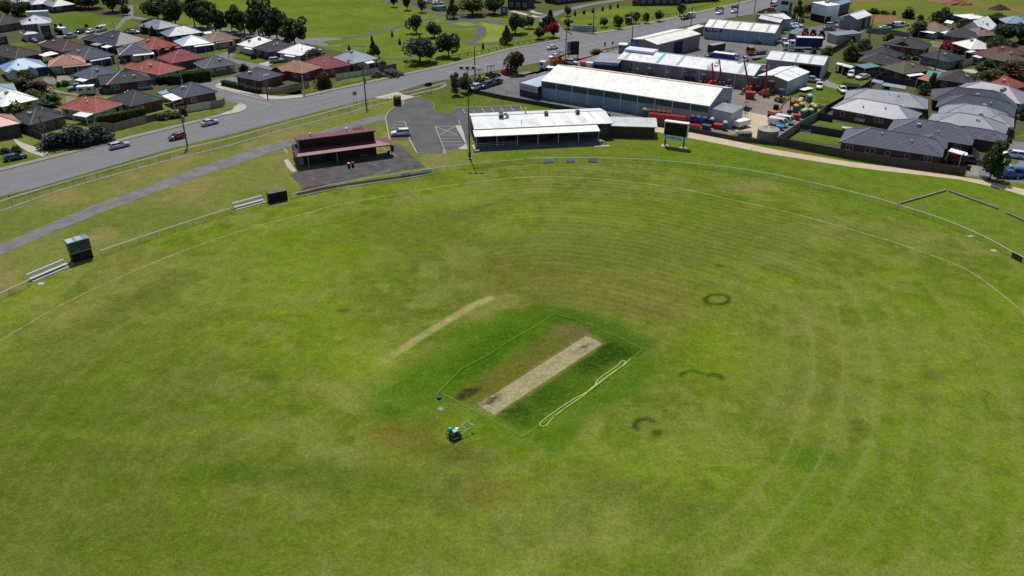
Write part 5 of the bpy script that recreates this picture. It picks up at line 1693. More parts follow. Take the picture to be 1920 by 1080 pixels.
 MB().tube((13.6, rid + 0.6, zr - 0.3), (13.6, rid + 0.6, zr + 1.5), 0.22, 10).build('flue', STEEL, root)
 MB().tube((11.6, vd + 1.4, rz(vd + 1.4) - 0.1), (11.6, vd + 1.4, rz(vd + 1.4) + 1.0), 0.06, 6).build('vent_pipe', DGREY, root)
 # east wing: turned a little, curved roof end
 wo = empty('east_wing', (a + 3.4, vd + 1.0, 0), -math.radians(14))
 wo.parent = root
 lw = 11.2
 box_child('wall', wo, 0, lw, 0, 5.0, 0, 2.85, wm)
 r2 = MB()
 prof = [(-0.6, 2.9), (0.8, 3.25), (2.4, 3.45), (5.3, 3.4)]
 top, bot = [], []
 for i in range(len(prof) - 1):
  (y0, z0), (y1, z1) = prof[i], prof[i + 1]
  r2.add([(-0.6, y0, z0), (lw + 0.5, y0, z0), (lw + 0.5, y1, z1), (-0.6, y1, z1)], [(0, 1, 2, 3)], [[(0, i * 2), (lw, i * 2), (lw, i * 2 + 2), (0, i * 2 + 2)]])
  r2.add([(-0.6, y0, z0 - 0.15), (lw + 0.5, y0, z0 - 0.15), (lw + 0.5, y1, z1 - 0.15), (-0.6, y1, z1 - 0.15)], [(3, 2, 1, 0)])
  r2.add([(lw + 0.5, y0, z0 - 0.15), (lw + 0.5, y1, z1 - 0.15), (lw + 0.5, y1, z1), (lw + 0.5, y0, z0)], [(0, 1, 2, 3)])
 r2.add([(-0.6, -0.6, 2.75), (lw + 0.5, -0.6, 2.75), (lw + 0.5, -0.6, 2.9), (-0.6, -0.6, 2.9)], [(0, 1, 2, 3)])
 r2.build('wing_roof', roof_material('midlight'), root, loc=wo.location, rz=wo.rotation_euler.z)
 # the wing's wall is a part of the clubhouse, so hang it there
 for ch in list(wo.children):
  ch.parent = root; ch.location = wo.location; ch.rotation_euler = wo.rotation_euler
 for x in (2.3, 4.6, 7.2, 9.4):
  p = Matrix.Rotation(-math.radians(14), 4, 'Z') @ Vector((x, 0, 1.1)) + Vector((a + 3.4, vd + 1.0, 0))
  window(root, p, -math.radians(14), 2.0, 1.4, DGREY)
 bpy.data.objects.remove(wo)
 return root

clubhouse()

# ------------------------------------------------------------------ maroon pavilion (zoomed tile: 520..780 x 230..340, factor 7.385)
def q7(x, y): return (520 + x / 7.385, 230 + y / 7.385)

def pavilion():
 e = 2.9
 N, R = q7(268, 474), q7(1592, 300)
 o, a_, a, b = frame(8.2, N, R, e)
 root = empty('pavilion', o, a_, 'dark pavilion with two-tier maroon metal roof beside the oval', 'pavilion')
 rm = roof_material('pav') if 'pav' in ROOFC else roofmat('roof_pavilion', alb(134, 68, 76), 'metal')
 wm = M('pavilion_wall', (0.030, 0.022, 0.024), 0.7, 0.15, 1)
 x0, x1 = 1.2, a - 3.4
 y0 = 2.6
 box_child('wall', root, x0 - 0.9, x1 + 0.2, y0, b, 0, 3.2, wm)
 # upper block with monopitch roof falling to the back
 zt, zb = 5.7, 4.9
 u = MB().add([(x0, y0 + 0.0, 3.1), (x1, y0, 3.1), (x1, b - 0.6, 3.1), (x0, b - 0.6, 3.1), (x0, y0, zt), (x1, y0, zt), (x1, b - 0.6, zb), (x0, b - 0.6, zb)], [(0, 1, 5, 4), (1, 2, 6, 5), (2, 3, 7, 6), (3, 0, 4, 7)])
 u.build('upper_wall', M('pavilion_fascia', (0.022, 0.008, 0.010), 0.6, 0.12, 0.6), root)
 r = MB()
 slope(r, (x1 + 0.3, b, zb + 0.02), (x0 - 0.3, b, zb + 0.02), (x0 - 0.3, y0 - 0.25, zt + 0.13), (x1 + 0.3, y0 - 0.25, zt + 0.13), 'metal')
 r.add([(x0 - 0.3, y0 - 0.25, zt - 0.12), (x1 + 0.3, y0 - 0.25, zt - 0.12), (x1 + 0.3, y0 - 0.25, zt + 0.13), (x0 - 0.3, y0 - 0.25, zt + 0.13), (x0 - 0.3, b, zb - 0.2), (x0 - 0.3, b, zb + 0.02), (x1 + 0.3, b, zb - 0.2), (x1 + 0.3, b, zb + 0.02)], [(0, 1, 2, 3), (4, 0, 3, 5), (1, 6, 7, 2), (4, 6, 1, 0)])
 ro = r.build('upper_roof', rm, root)
 # verandah roof wraps left, front and right
 v = MB()
 zi, zo = 3.55, e
 slope(v, (0, 0, zo), (a, 0, zo), (x1 + 0.01, y0 - 0.01, zi), (x0 - 0.01, y0 - 0.01, zi), 'metal')
 slope(v, (0, b - 3.6, zo), (0, 0, zo), (x0 - 0.01, y0 - 0.01, zi), (x0 - 0.01, b - 3.6, zi), 'metal')
 slope(v, (a, 0, zo), (a, b - 3.5, zo), (x1 + 0.01, b - 3.5, zi), (x1 + 0.01, y0 - 0.01, zi), 'metal')
 v.build('verandah_roof', rm, root)
 f = MB()
 f.box(-0.06, a + 0.06, -0.06, 0, zo - 0.22, zo + 0.01); f.box(-0.06, 0, 0, b - 3.6, zo - 0.22, zo + 0.01); f.box(a, a + 0.06, 0, b - 3.5, zo - 0.22, zo + 0.01)
 f.build('fascia', MAROON, root)
 for k, x in enumerate((0.25, 2.4, 8.8, a - 0.3)):
  MB().box(x - 0.07, x + 0.07, 0.15, 0.29, 0, zo - 0.2).build('post', GREYP if k in (1, 2) else DGREY, root)
 window(root, (x0, y0 + 1.6, 3.9), -math.pi / 2, 2.0, 0.9)
 window(root, (x0, y0 + 4.2, 3.7), -math.pi / 2, 1.6, 0.9)
 window(root, (x0 - 0.9, y0 + 1.9, 1.6), -math.pi / 2, 2.0, 0.8)
 box_child('door', root, x0 - 0.6, x0 + 0.5, y0 - 0.07, y0 - 0.004, 0.05, 2.2, M('pale_blue_door', (0.16, 0.24, 0.33), 0.5, 0.1))
 box_child('door', root, 7.0, 8.2, y0 - 0.07, y0 - 0.004, 0.05, 2.2, BLACK)
 box_child('side_sheet', root, x1 - 0.5, x1 + 0.003, y0 + 0.3, y0 + 0.31, 3.6, 5.2, GREYP)
 # lettering on the wall under the verandah: too small to read, two rows of letter shapes per block
 sm = M('maroon_letters', (0.16, 0.03, 0.045), 0.6, 0.05)
 rnd = random.Random(9)
 for (xa, xb, zz, hgt) in ((3.6, 7.6, 1.75, 0.42), (3.9, 7.6, 1.2, 0.26), (10.6, 12.7, 1.75, 0.36), (10.9, 12.9, 1.25, 0.26)):
  mb = MB()
  x = xa
  while x < xb:
   w = hgt * rnd.uniform(0.45, 0.7)
   mb.box(x, x + w * 0.28, y0 - 0.04, y0 - 0.004, zz, zz + hgt)
   mb.box(x + w * 0.28, x + w, y0 - 0.04, y0 - 0.004, zz + hgt * rnd.choice((0, 0.4, 0.78)), zz + hgt * rnd.uniform(0.85, 1))
   x += w + hgt * 0.2
  mb.build('lettering', sm, root)
 box_child('bench', root, 14.2, 16.3, y0 - 0.5, y0 - 0.1, 0.42, 0.48, GREYP)
 for x, y in ((4.3, 5.4), (12.6, 6.2)):
  z = zt - (y - y0) * (zt - zb) / (b - y0)
  MB().lathe([(0.12, z - 0.2), (0.12, z + 0.7), (0.2, z + 0.72), (0.2, z + 0.85), (0.05, z + 0.9)], 10, (x, y)).build('flue', STEEL, root)
 box_child('rear_dormer', root, x1 - 3.6, x1 - 1.3, b - 1.4, b - 0.2, zb, zb + 0.3, MAROON)
 return root, o, a_, a, b

pav, *_ = pavilion()

def wheelie_bin(pos, lid, label, group=None, rz=0.3):
 g = at(pos)
 root = empty('wheelie_bin', g, rz, label, 'bin', group)
 MB().fru([(-0.22, -0.26, 0.05), (0.22, -0.26, 0.05), (0.22, 0.26, 0.05), (-0.22, 0.26, 0.05)], [(-0.29, -0.36, 0.98), (0.29, -0.36, 0.98), (0.29, 0.33, 0.98), (-0.29, 0.33, 0.98)]).build('body', M('bin_green_black', (0.012, 0.016, 0.014), 0.5, 0.1), root)
 MB().fru([(-0.31, -0.40, 0.99), (0.31, -0.40, 0.99), (0.31, 0.36, 0.99), (-0.31, 0.36, 0.99)], [(-0.26, -0.32, 1.10), (0.26, -0.32, 1.10), (0.26, 0.28, 1.10), (-0.26, 0.28, 1.10)]).build('lid', lid, root)
 for s in (-1, 1): MB().tube((s * 0.25, 0.3, 0.1), (s * 0.31, 0.3, 0.1), 0.1, 10).build('wheel', RUBBER, root)
 return root

LIDP = M('crimson_lid', (0.45, 0.03, 0.11), 0.5, 0.05)
wheelie_bin(q7(995, 622), YEL, 'wheelie bin with yellow lid on the pavilion apron')
wheelie_bin(q7(1048, 612), LIDP, 'wheelie bin with crimson lid beside the yellow lidded one')
# litter bin frame at the corner of the pavilion
g = at(q7(1595, 445))
lb = empty('notice_post', g, 0.4, 'black and yellow padded post at the pavilion verandah corner', 'post')
MB().tube((0, 0, 0), (0, 0, 2.6), 0.05, 6).build('pole', DGREY, lb)
box_child('pad', lb, -0.35, 0.35, -0.3, 0.3, 0.9, 2.2, M('maroon_black_pad', (0.02, 0.010, 0.012), 0.6, 0.1))
box_child('cap', lb, -0.3, 0.3, -0.28, 0.28, 2.2, 2.4, YEL)
MB().lathe([(0.3, 0), (0.33, 0.1), (0.33, 0.9), (0.28, 1.0)], 12).build('drum', BLACK, tag(empty('litter_bin', at(q7(1545, 445)), 0, 'small black litter drum under the pavilion verandah', 'bin')))

# ------------------------------------------------------------------ boundary fence of the oval
RAIL = [[(-60, 580), (0, 550), (54.5, 525)], [(188, 470), (309, 429.5), (433, 389.8)], [(543.6, 364.4), (640, 342.5), (752.6, 324.5), (809, 316)], [(809, 316), (860, 309.5), (921, 304)], [(932, 302.5), (983, 298.4)],
  [(986.6, 297.6), (1020, 296), (1132.6, 296), (1203, 298.6), (1280, 304.4), (1399.6, 318), (1526, 343), (1632, 368.4), (1684.6, 383.6), (1772.6, 412.4), (1843, 442.3), (1899, 472), (1920, 483), (1990, 525)]]
fr = empty('boundary_fence', at((54.5, 525), 0), 0, 'white pipe rail fence around the oval with wire mesh', 'fence')
fo = fr.location.copy()
RAILM = M('rail_white', (0.62, 0.62, 0.60), 0.5, 0.06, 1)
fpost = MB().tube((0, 0, 0), (0, 0, 1.0), 0.035, 6).mesh('post', GREYP)
for seg in RAIL:
 W = smooth([Vector((*at(p, 1.0).xy, 0)) for p in seg], 8)
 mb = MB()
 for i in range(len(W) - 1):
  mb.tube(W[i] - fo + Vector((0, 0, 1.02)), W[i + 1] - fo + Vector((0, 0, 1.02)), 0.055, 6)
 mb.build('rail', RAILM, fr)
 q = MB()
 for i in range(len(W) - 1):
  q.add([W[i] - fo + Vector((0, 0, 0.03)), W[i + 1] - fo + Vector((0, 0, 0.03)), W[i + 1] - fo + Vector((0, 0, 1.0)), W[i] - fo + Vector((0, 0, 1.0))], [(0, 1, 2, 3)])
 q.build('mesh', WIRE, fr)
 d = 0
 acc = [W[0]]
 for i in range(len(W) - 1):
  d += (W[i + 1] - W[i]).length
  if d > 2.9:
   acc.append(W[i + 1]); d = 0
 for p in acc + [W[-1]]: link('post', fpost, fr, p - fo)
# low retaining kerb in front of the pavilion apron
ribbon('retaining_kerb', smooth(W_([(545, 371), (600, 361), (640, 353), (752, 336), (812, 326)]), 6), 0.35, 0.0, CONC, 0.12)
ribbon('mulch_bed', smooth(W_([(556, 365), (640, 348), (752, 332), (800, 324)]), 6), 1.3, 0.016, M('dark_mulch', (0.018, 0.014, 0.012), 0.95, 0.3, 1))
b2 = empty('seat_rail', at((9, 360, 975)), 0, 'low bench rail at the edge of the pavilion apron', 'bench')
bo = b2.location
for z, r in ((0.45, 0.05), (0.75, 0.04)): MB().tube(Vector((0, 0, z)), at((9, 550, 925)) - bo + Vector((0, 0, z)), r, 6).build('rail', ALU, b2)
for k in range(4):
 p = (at((9, 550, 925)) - bo) * (k / 3)
 MB().tube(p, p + Vector((0, 0, 0.75)), 0.035, 6).build('post', STEEL, b2)

def board(a, b, mats, label, h=0.95, z=0.02, group='sponsor boards on the boundary fence'):
 p, q = at(a), at(b)
 d = q - p
 root = empty('sponsor_board', p, math.atan2(d.y, d.x), label, 'sign', group)
 n = len(mats)
 for k, m in enumerate(mats):
  s = d.length / n
  box_child('panel', root, k * s + 0.02, (k + 1) * s - 0.02, -0.06, -0.02, z, z + h, m)
 box_child('backing_rail', root, 0, d.length, -0.018, 0.02, z + h * 0.45, z + h * 0.55, STEEL)
 return root

BRD = M('board_pale_blue', (0.62, 0.74, 0.80), 0.5, 0.08, 0.8)
for lab, a, b in (('pale blue two panel board on the fence, leftmost, at the pavilion apron', (9, 670, 965), (9, 780, 948)), ('pale blue two panel board on the fence right of the pavilion apron corner', (9, 902, 932), (9, 1010, 920)),
     ('pale blue fence board in front of the clubhouse, left of three', (10, 953, 930), (10, 1060, 926)), ('pale blue fence board in front of the clubhouse, middle of three', (10, 1205, 922), (10, 1310, 922)), ('pale blue fence board in front of the clubhouse, right of three', (10, 1455, 920), (10, 1562, 922))):
 board(a, b, [BRD, BRD], lab)
# black board with yellow marks far right
p, q = at((1896.5, 482.5)), at((1915, 492.5))
bb = empty('sponsor_board', p, math.atan2((q - p).y, (q - p).x), 'black board with yellow marks on the fence at the right edge', 'sign', 'sponsor boards on the boundary fence')
Lb = (q - p).length
box_child('panel', bb, 0, Lb, -0.06, -0.02, 0.02, 1.0, BLACK)
YD = M('dull_yellow_marks', (0.22, 0.20, 0.06), 0.6, 0.1)
mk = MB()
for k in range(10):
 t = 2 * math.pi * k / 10
 x, z = Lb * 0.22 + 0.24 * math.cos(t), 0.52 + 0.30 * math.sin(t)
 t2 = t + 2 * math.pi / 10
 mk.tube((x, -0.075, z), (Lb * 0.22 + 0.24 * math.cos(t2), -0.075, 0.52 + 0.30 * math.sin(t2)), 0.03, 4)
mk.box(Lb * 0.2, Lb * 0.24, -0.08, -0.062, 0.2, 0.55)
mk.box(Lb * 0.42, Lb * 0.47, -0.08, -0.062, 0.3, 0.8)
mk.build('emblem', YD, bb)
mk = MB()
for k, (x0, x1) in enumerate(((0.55, 0.92), (0.58, 0.95), (0.55, 0.85), (0.6, 0.9))): mk.box(Lb * x0, Lb * x1, -0.08, -0.062, 0.78 - k * 0.19, 0.85 - k * 0.19)
mk.build('lettering', YD, bb)

# ------------------------------------------------------------------ scoreboard with advertising strip
def led_board():
 N, R = (1230 + 240 / 15.43, 220 + 830 / 15.43), (1230 + 775 / 15.43, 220 + 905 / 15.43)
 p, q = at(N), at(R)
 d = q - p
 L = d.length
 root = empty('scoreboard', p, math.atan2(d.y, d.x), 'electronic scoreboard with black screen on four posts right of the clubhouse', 'scoreboard')
 W = L + 1.15
 x0 = -0.45
 sh = M('scoreboard_case', (0.66, 0.70, 0.70), 0.45, 0.05, 0.6)
 z0, z1 = 2.75, 6.0
 c = MB()
 c.box(x0, x0 + W, 0.0, 1.1, z0, z1)
 c.build('case', sh, root)
 box_child('screen', root, x0 + 0.16, x0 + W - 0.16, -0.04, -0.004, z0 + 0.08, z1 - 0.22, M('led_screen', (0.006, 0.006, 0.007), 0.35, 0.1, 2))
 box_child('hood', root, x0 - 0.05, x0 + W + 0.05, -0.25, 1.15, z1, z1 + 0.1, WHITE)
 for x in (0, L):
  for y in (0.1, 0.85):
   MB().box(x - 0.09, x + 0.09, y - 0.09, y + 0.09, 0, z0).build('post', M('dark_steel', (0.05, 0.06, 0.065), 0.5, 0.1), root)
  MB().lathe([(0.95, 0.0), (0.9, 0.05), (0.5, 0.07)], 14, (x, 0.4)).build('footing', CONC_L, root)
 s = box_child('sign_panel', root, 0.12, L - 0.02, -0.03, 0.02, z0 - 1.05, z0 - 0.05, M('sign_pale_blue', (0.60, 0.76, 0.84), 0.5, 0.05))
 dk, lt = M('sign_navy', (0.03, 0.06, 0.11), 0.5, 0.0), M('sign_mid_blue', (0.14, 0.25, 0.36), 0.5, 0.0)
 mid = L * 0.5
 text_on(root, 'DWYER', 0.72, dk, (0.2, -0.045, z0 - 0.55), (math.pi / 2, 0, 0), 'LEFT', squeeze=L * 0.44 / 2.35)
 text_on(root, 'LEGAL', 0.72, lt, (0.2 + L * 0.47, -0.045, z0 - 0.55), (math.pi / 2, 0, 0), 'LEFT', squeeze=L * 0.40 / 2.2)

led_board()

# ------------------------------------------------------------------ old scoreboard box, seats, dugout on the left
def q10(x, y): return (100 + x / 10.8, 420 + y / 10.8)

def timing_box():
 # ground line of the front face from the shadow-free corners
 p, q = at(q10(412, 792)), at(q10(880, 650))
 d = q - p
 L = 3.3
 root = empty('scorers_box', p, math.atan2(d.y, d.x), 'tall dark green scorers box with yellow stripe by the left boundary', 'scorers box')
 gm_ = M('scorers_green', (0.035, 0.085, 0.095), 0.4, 0.12, 0.6)
 dk = M('scorers_lower', (0.010, 0.011, 0.012), 0.6, 0.1)
 D = 1.4
 box_child('lower_wall', root, 0, L, 0, D, 0, 1.65, dk)
 box_child('upper_wall', root, -0.06, L + 0.06, -0.06, D + 0.06, 1.78, 3.75, gm_)
 box_child('stripe', root, -0.09, L + 0.09, -0.09, D + 0.09, 1.652, 1.778, M('stripe_yellow', (0.40, 0.38, 0.02), 0.5, 0.05))
 r = MB().fru([(-0.2, -0.2, 3.75), (L + 0.2, -0.2, 3.75), (L + 0.2, D + 0.2, 3.75), (-0.2, D + 0.2, 3.75)], [(-0.15, -0.15, 3.756), (L + 0.15, -0.15, 3.756), (L + 0.15, D + 0.15, 3.9), (-0.15, D + 0.15, 3.9)])
 ro = r.build('roof', M('scorers_roof', (0.13, 0.20, 0.22), 0.45, 0.15, 0.6), root)
 for x0, x1 in ((-0.02, 1.0), (1.4, 2.4)):
  MB().add([(x0, -0.1, 3.7575), (x1, -0.1, 3.7575), (x1, D + 0.1, 3.92), (x0, D + 0.1, 3.92)], [(0, 1, 2, 3)]).build('roof_sheet', SHEET_G if x0 > 1 else M('pale_sheet', (0.34, 0.43, 0.47), 0.4, 0.06), ro)
 # tinted front windows with the frame seen through them
 gl = M('tinted_blue_glass', (0.030, 0.060, 0.085), 0.12, 0.3, 0.5, spec=0.6)
 for k in range(3):
  box_child('window', root, 0.1 + k * 1.05, 1.08 + k * 1.05, -0.1, -0.064, 2.6, 3.6, gl)
 fm = MB().tube((0.4, -0.12, 2.9), (2.0, -0.12, 3.0), 0.035, 5).tube((2.0, -0.12, 2.6), (2.0, -0.12, 3.6), 0.03, 5).tube((2.5, -0.12, 2.7), (2.6, -0.12, 3.6), 0.03, 5).tube((2.0, -0.12, 3.0), (3.1, -0.12, 2.85), 0.03, 5)
 fm.build('window_frame', BLACK, root)
 box_child('plinth', root, -0.5, 0.0, -0.9, 0.5, 0, 0.12, CONC)

timing_box()

def bleacher(a, b, label):
 """two-plank aluminium seat with foot plank, a to b along the front on the ground"""
 p, q = at(a), at(b)
 d = q - p
 L = d.length
 root = empty('bench_seat', p, math.atan2(d.y, d.x), label, 'bench', 'aluminium seats at the boundary')
 pl = MB().box(0, L, -0.14, 0.14, -0.025, 0.025).mesh('plank', ALU)
 for y, z, nm in ((0.1, 0.12, 'foot_plank'), (0.55, 0.47, 'seat_plank'), (0.85, 0.47, 'seat_plank'), (1.25, 0.85, 'back_plank'), (1.3, 1.1, 'back_plank')):
  link(nm, pl, root, (0, y, z))
 n = max(3, int(L / 2.2))
 for k in range(n):
  x = 0.2 + (L - 0.4) * k / (n - 1)
  MB().tube((x, 0.1, 0), (x, 0.1, 0.1), 0.03, 5).tube((x, 0.0, 0.02), (x, 1.35, 0.02), 0.03, 5).tube((x, 0.5, 0.02), (x, 0.5, 0.44), 0.03, 5).tube((x, 0.85, 0.02), (x, 1.38, 1.12), 0.03, 5).build('frame', STEEL, root)
 box_child('slab', root, -0.05, L + 0.3, -0.2, 1.2, 0, 0.03, CONC)

bleacher((62, 529.5), (131, 500), 'aluminium bench seat on the boundary left of the scorers box')
bleacher((442, 394.5), (497, 379.5), 'aluminium bench seat on the boundary left of the black dugout')
p, q = at((506, 381.5)), at((540, 374.5))
dg = empty('dugout', p, math.atan2((q - p).y, (q - p).x), 'black open fronted players dugout with flat roof by the boundary', 'dugout')
L = (q - p).length
m = MB()
m.box(0, L, 1.5, 1.56, 0, 2.0); m.box(0, 0.06, 0, 1.5, 0, 2.0); m.box(L - 0.06, L, 0, 1.5, 0, 2.0)
m.build('walls', M('dugout_black', (0.008, 0.008, 0.010), 0.7, 0.1), dg)
box_child('front_net', dg, 0.06, L - 0.06, 0.05, 0.08, 0, 1.95, M('dugout_black', None))
box_child('roof', dg, -0.08, L + 0.08, -0.15, 1.65, 2.0, 2.1, M('dugout_roof', alb(122, 112, 92), 0.8, 0.2, 1.2))
box_child('bench', dg, 0.2, L - 0.2, 1.0, 1.4, 0.42, 0.47, WOOD)
poly('worn_patch', W_([(505, 384), (540, 377), (560, 372), (552, 379), (512, 389)]), 0.008, grassmat('grass_worn', col=alb(140, 138, 92), col2=alb(120, 128, 70)))

# goal and behind posts
for lab, b_, t_ in (('short white behind post, leftmost of four', (1345, 330), 291), ('tall white goal post, second from left', (1400, 340), 277), ('tall white goal post, third from left', (1459.5, 350), 289), ('short white behind post, rightmost of four', (1520.4, 361), 320)):
 g = at(b_)
 h = high(b_, t_)
 r = empty('goal_post', g, 0, lab, 'goal post', 'goal posts at the far end')
 MB().tube((0, 0, 0), (0, 0, h), 0.055, 8, 0.045).build('post', WHITE, r)
 MB().lathe([(0.09, 0), (0.09, 0.4), (0.06, 0.42)], 8).build('base_sleeve', WHITE, r)

# timber retaining walls of the practice area on the right
def sleeper_wall(label, a, b, h=0.35, w=0.22):
 p, q = at(a), at(b)
 d = q - p
 root = empty('sleeper_wall', p, math.atan2(d.y, d.x), label, 'retaining wall', 'sleeper walls on the right bank')
 n = max(2, int(d.length / 2.4))
 s = d.length / n
 sl = MB().box(0.01, s - 0.01, -w / 2, w / 2, 0, h).mesh('sleeper', M('grey_sleeper', alb(168, 164, 152), 0.9, 0.2, 1.2))
 for k in range(n): link('sleeper', sl, root, (k * s, 0, 0))

sleeper_wall('grey sleeper wall running back from the fence, right bank', (1683, 384), (1774, 358))
sleeper_wall('long grey sleeper wall along the top of the right bank', (1779, 359.5), (1872, 393))
sleeper_wall('grey sleeper wall at the right edge of the bank', (1887, 401), (1935, 422))
for lab, q_ in (('small pale marker slab on the grass at the right fence', (1820, 443)), ('small pale marker slab on grass near the black fence board', (1863, 470)), ('small pale slab on the grass near the left bench seat', (77, 532))):
 g = at(q_)
 tag(MB().box(g.x - 0.5, g.x + 0.5, g.y - 0.35, g.y + 0.35, 0.0, 0.05).build('marker_slab', CONC_L), lab, 'slab')
g = at((644, 352))
tag(MB().lathe([(0.45, 0.0), (0.5, 0.06), (0.3, 0.14)], 12).build('sprinkler_cover', M('green_cover', (0.02, 0.16, 0.09), 0.5, 0.1)), 'round green sprinkler cover by the pavilion fence', 'cover').location = g

# ------------------------------------------------------------------ gear around the pitch
def z3(x, y): return (660 + x / 3.3103, 540 + y / 3.3103)

rope = MB()
RP = [at(z3(*p)) for p in ((540, 650), (690, 500), (830, 432), (985, 330), (1120, 255), (1255, 165), (1300, 178), (1390, 200), (1500, 245), (1630, 300), (1805, 388), (1730, 450), (1420, 690), (1060, 928), (720, 748), (540, 650))]
ro_ = RP[0].copy()
rt = empty('rope_line', ro_, 0, 'thin pale green rope fencing off the cricket square', 'rope')
LIME = M('pale_green_rope', (0.22, 0.42, 0.10), 0.7, 0.05)
for i in range(len(RP) - 1): rope.tube(RP[i] - ro_ + Vector((0, 0, 0.25)), RP[i + 1] - ro_ + Vector((0, 0, 0.25)), 0.02, 4)
rope.build('rope', LIME, rt)
for p in RP[:-1]: MB().tube(p - ro_, p - ro_ + Vector((0, 0, 0.32)), 0.012, 5).build('peg', STEEL, rt)

HOSE = [(1728, 440), (1690, 478), (1590, 545), (1500, 612), (1430, 672), (1330, 742), (1240, 815), (1207, 853), (1180, 860), (1166, 850), (1175, 832), (1250, 775), (1370, 695), (1440, 658), (1500, 617), (1520, 580), (1560, 545), (1640, 490), (1670, 458), (1690, 455), (1698, 465), (1680, 482), (1596, 548), (1510, 610)]
hp = smooth([at(z3(*p)) for p in HOSE], 5)
hm_ = MB()
for i in range(len(hp) - 1): hm_.tube(hp[i] + Vector((0, 0, 0.05)), hp[i + 1] + Vector((0, 0, 0.05)), 0.05, 6)
tag(hm_.build('hose', M('yellow_hose', (0.62, 0.62, 0.22), 0.55, 0.05)), 'pale yellow hose doubled back along the cricket square', 'hose')

def roller():
 c = at((857, 818))
 root = empty('pitch_roller', c, math.radians(38), 'green motorised pitch roller with long handles beside the cricket square', 'roller')
 GRN = M('machine_green', (0.015, 0.055, 0.040), 0.45, 0.12, 2)
 TEAL = M('machine_teal', (0.03, 0.34, 0.28), 0.4, 0.05)
 MINT = M('machine_mint', (0.22, 0.46, 0.36), 0.45, 0.08)
 MB().tube((0, -0.62, 0.34), (0, 0.62, 0.34), 0.34, 20).build('drum', M('drum_steel', (0.025, 0.027, 0.028), 0.45, 0.15), root, True)
 MB().tube((-0.72, -0.5, 0.26), (-0.72, 0.5, 0.26), 0.26, 16).build('rear_drum', M('drum_steel', None), root, True)
 fr_ = MB()
 for s in (-0.7, 0.7):
  fr_.box(-1.05, 0.45, s - 0.04, s + 0.04, 0.3, 0.42)
  fr_.tube((-1.0, s, 0.1), (-1.0, s, 1.05), 0.035, 6)
 fr_.tube((-1.0, -0.7, 0.4), (-1.0, 0.7, 0.4), 0.035, 6).tube((-1.0, -0.7, 1.0), (-1.0, 0.7, 1.0), 0.03, 6)
 fr_.build('frame', DGREY, root)
 MB().fru([(-0.85, -0.5, 0.5), (0.1, -0.5, 0.5), (0.1, 0.5, 0.5), (-0.85, 0.5, 0.5)], [(-0.75, -0.42, 1.0), (0.0, -0.42, 1.0), (0.0, 0.42, 1.0), (-0.75, 0.42, 1.0)]).build('engine_cover', GRN, root)
 box_child('tool_tray', root, -0.62, -0.05, -0.36, 0.16, 1.0, 1.13, MINT)
 MB().lathe([(0.18, 0.95), (0.24, 1.0), (0.24, 1.38), (0.16, 1.44), (0.06, 1.46)], 14, (-0.72, 0.36)).build('fuel_tank', TEAL, root)
 box_child('battery', root, 0.12, 0.42, 0.2, 0.55, 0.62, 0.86, ALU)
 h = MB()
 for s in (-0.55, 0.55): h.tube((0.2, s, 0.6), (2.3, s, 1.05), 0.028, 6)
 h.tube((1.95, -0.55, 0.98), (1.95, 0.55, 0.98), 0.025, 6).tube((1.1, -0.55, 0.8), (1.1, 0.55, 0.8), 0.02, 6)
 h.build('handle', ALU, root)
 box_child('control_box', root, 1.85, 2.1, -0.5, -0.25, 0.95, 1.1, GREYP)

roller()
g = at((823.5, 747))
sp = empty('sprinkler', g, 0, 'small blue and black sprinkler trolley at the rope corner', 'sprinkler')
box_child('base', sp, -0.18, 0.18, -0.22, 0.22, 0.12, 0.3, M('sprinkler_blue', (0.04, 0.12, 0.2), 0.5, 0.1))
for s in (-1, 1): MB().tube((s * 0.2, 0.0, 0.16), (s * 0.28, 0.0, 0.16), 0.16, 10).build('wheel', RUBBER, sp)
MB().tube((0, 0, 0.3), (0, 0.05, 0.75), 0.05, 8).tube((0, 0.05, 0.75), (0.05, -0.2, 0.9), 0.035, 6).build('riser', M('sprinkler_blue', None), sp)
g = at((826, 767))
mc = empty('manhole_cover', g, 0, 'round concrete pit cover in the turf beside the square', 'pit cover')
MB().lathe([(0.46, 0.0), (0.46, 0.035), (0.32, 0.036)], 20).build('ring', M('pit_ring', (0.16, 0.14, 0.11), 0.9, 0.2, 3), mc)
MB().lathe([(0.3, 0.0), (0.3, 0.045), (0.02, 0.05)], 18).build('lid', CONC, mc)

# flood light tower by the clubhouse
def light_tower(base, top, label):
 g = at(base)
 h = high(base, top)
 root = empty('light_tower', g, 0, label, 'light tower')
 MB().tube((0, 0, 0), (0, 0, h * 0.52), 0.18, 10, 0.14).tube((0, 0, h * 0.52), (0, 0, h), 0.11, 10, 0.07).build('mast', M('mast_steel', (0.07, 0.072, 0.075), 0.5, 0.12), root)
 box_child('cross_arm', root, -1.7, 1.7, -0.06, 0.06, h - 0.1, h + 0.05, STEEL)
 for x in (-1.3, 0.0, 1.3):
  l = box_child('flood_light', root, x - 0.42, x + 0.42, -0.25, 0.2, h + 0.1, h + 0.72, STEEL)
  box_child('lens', l, x - 0.36, x + 0.36, -0.27, -0.252, h + 0.16, h + 0.66, GLASS_B)
 box_child('switch_box', root, -0.3, 0.3, -0.45, -0.2, 0.4, 1.6, DGREY)
 MB().lathe([(0.6, 0), (0.6, 0.08)], 12).build('footing', CONC, root)

light_tower((881, 297), 130, 'tall steel flood light tower in front of the clubhouse')

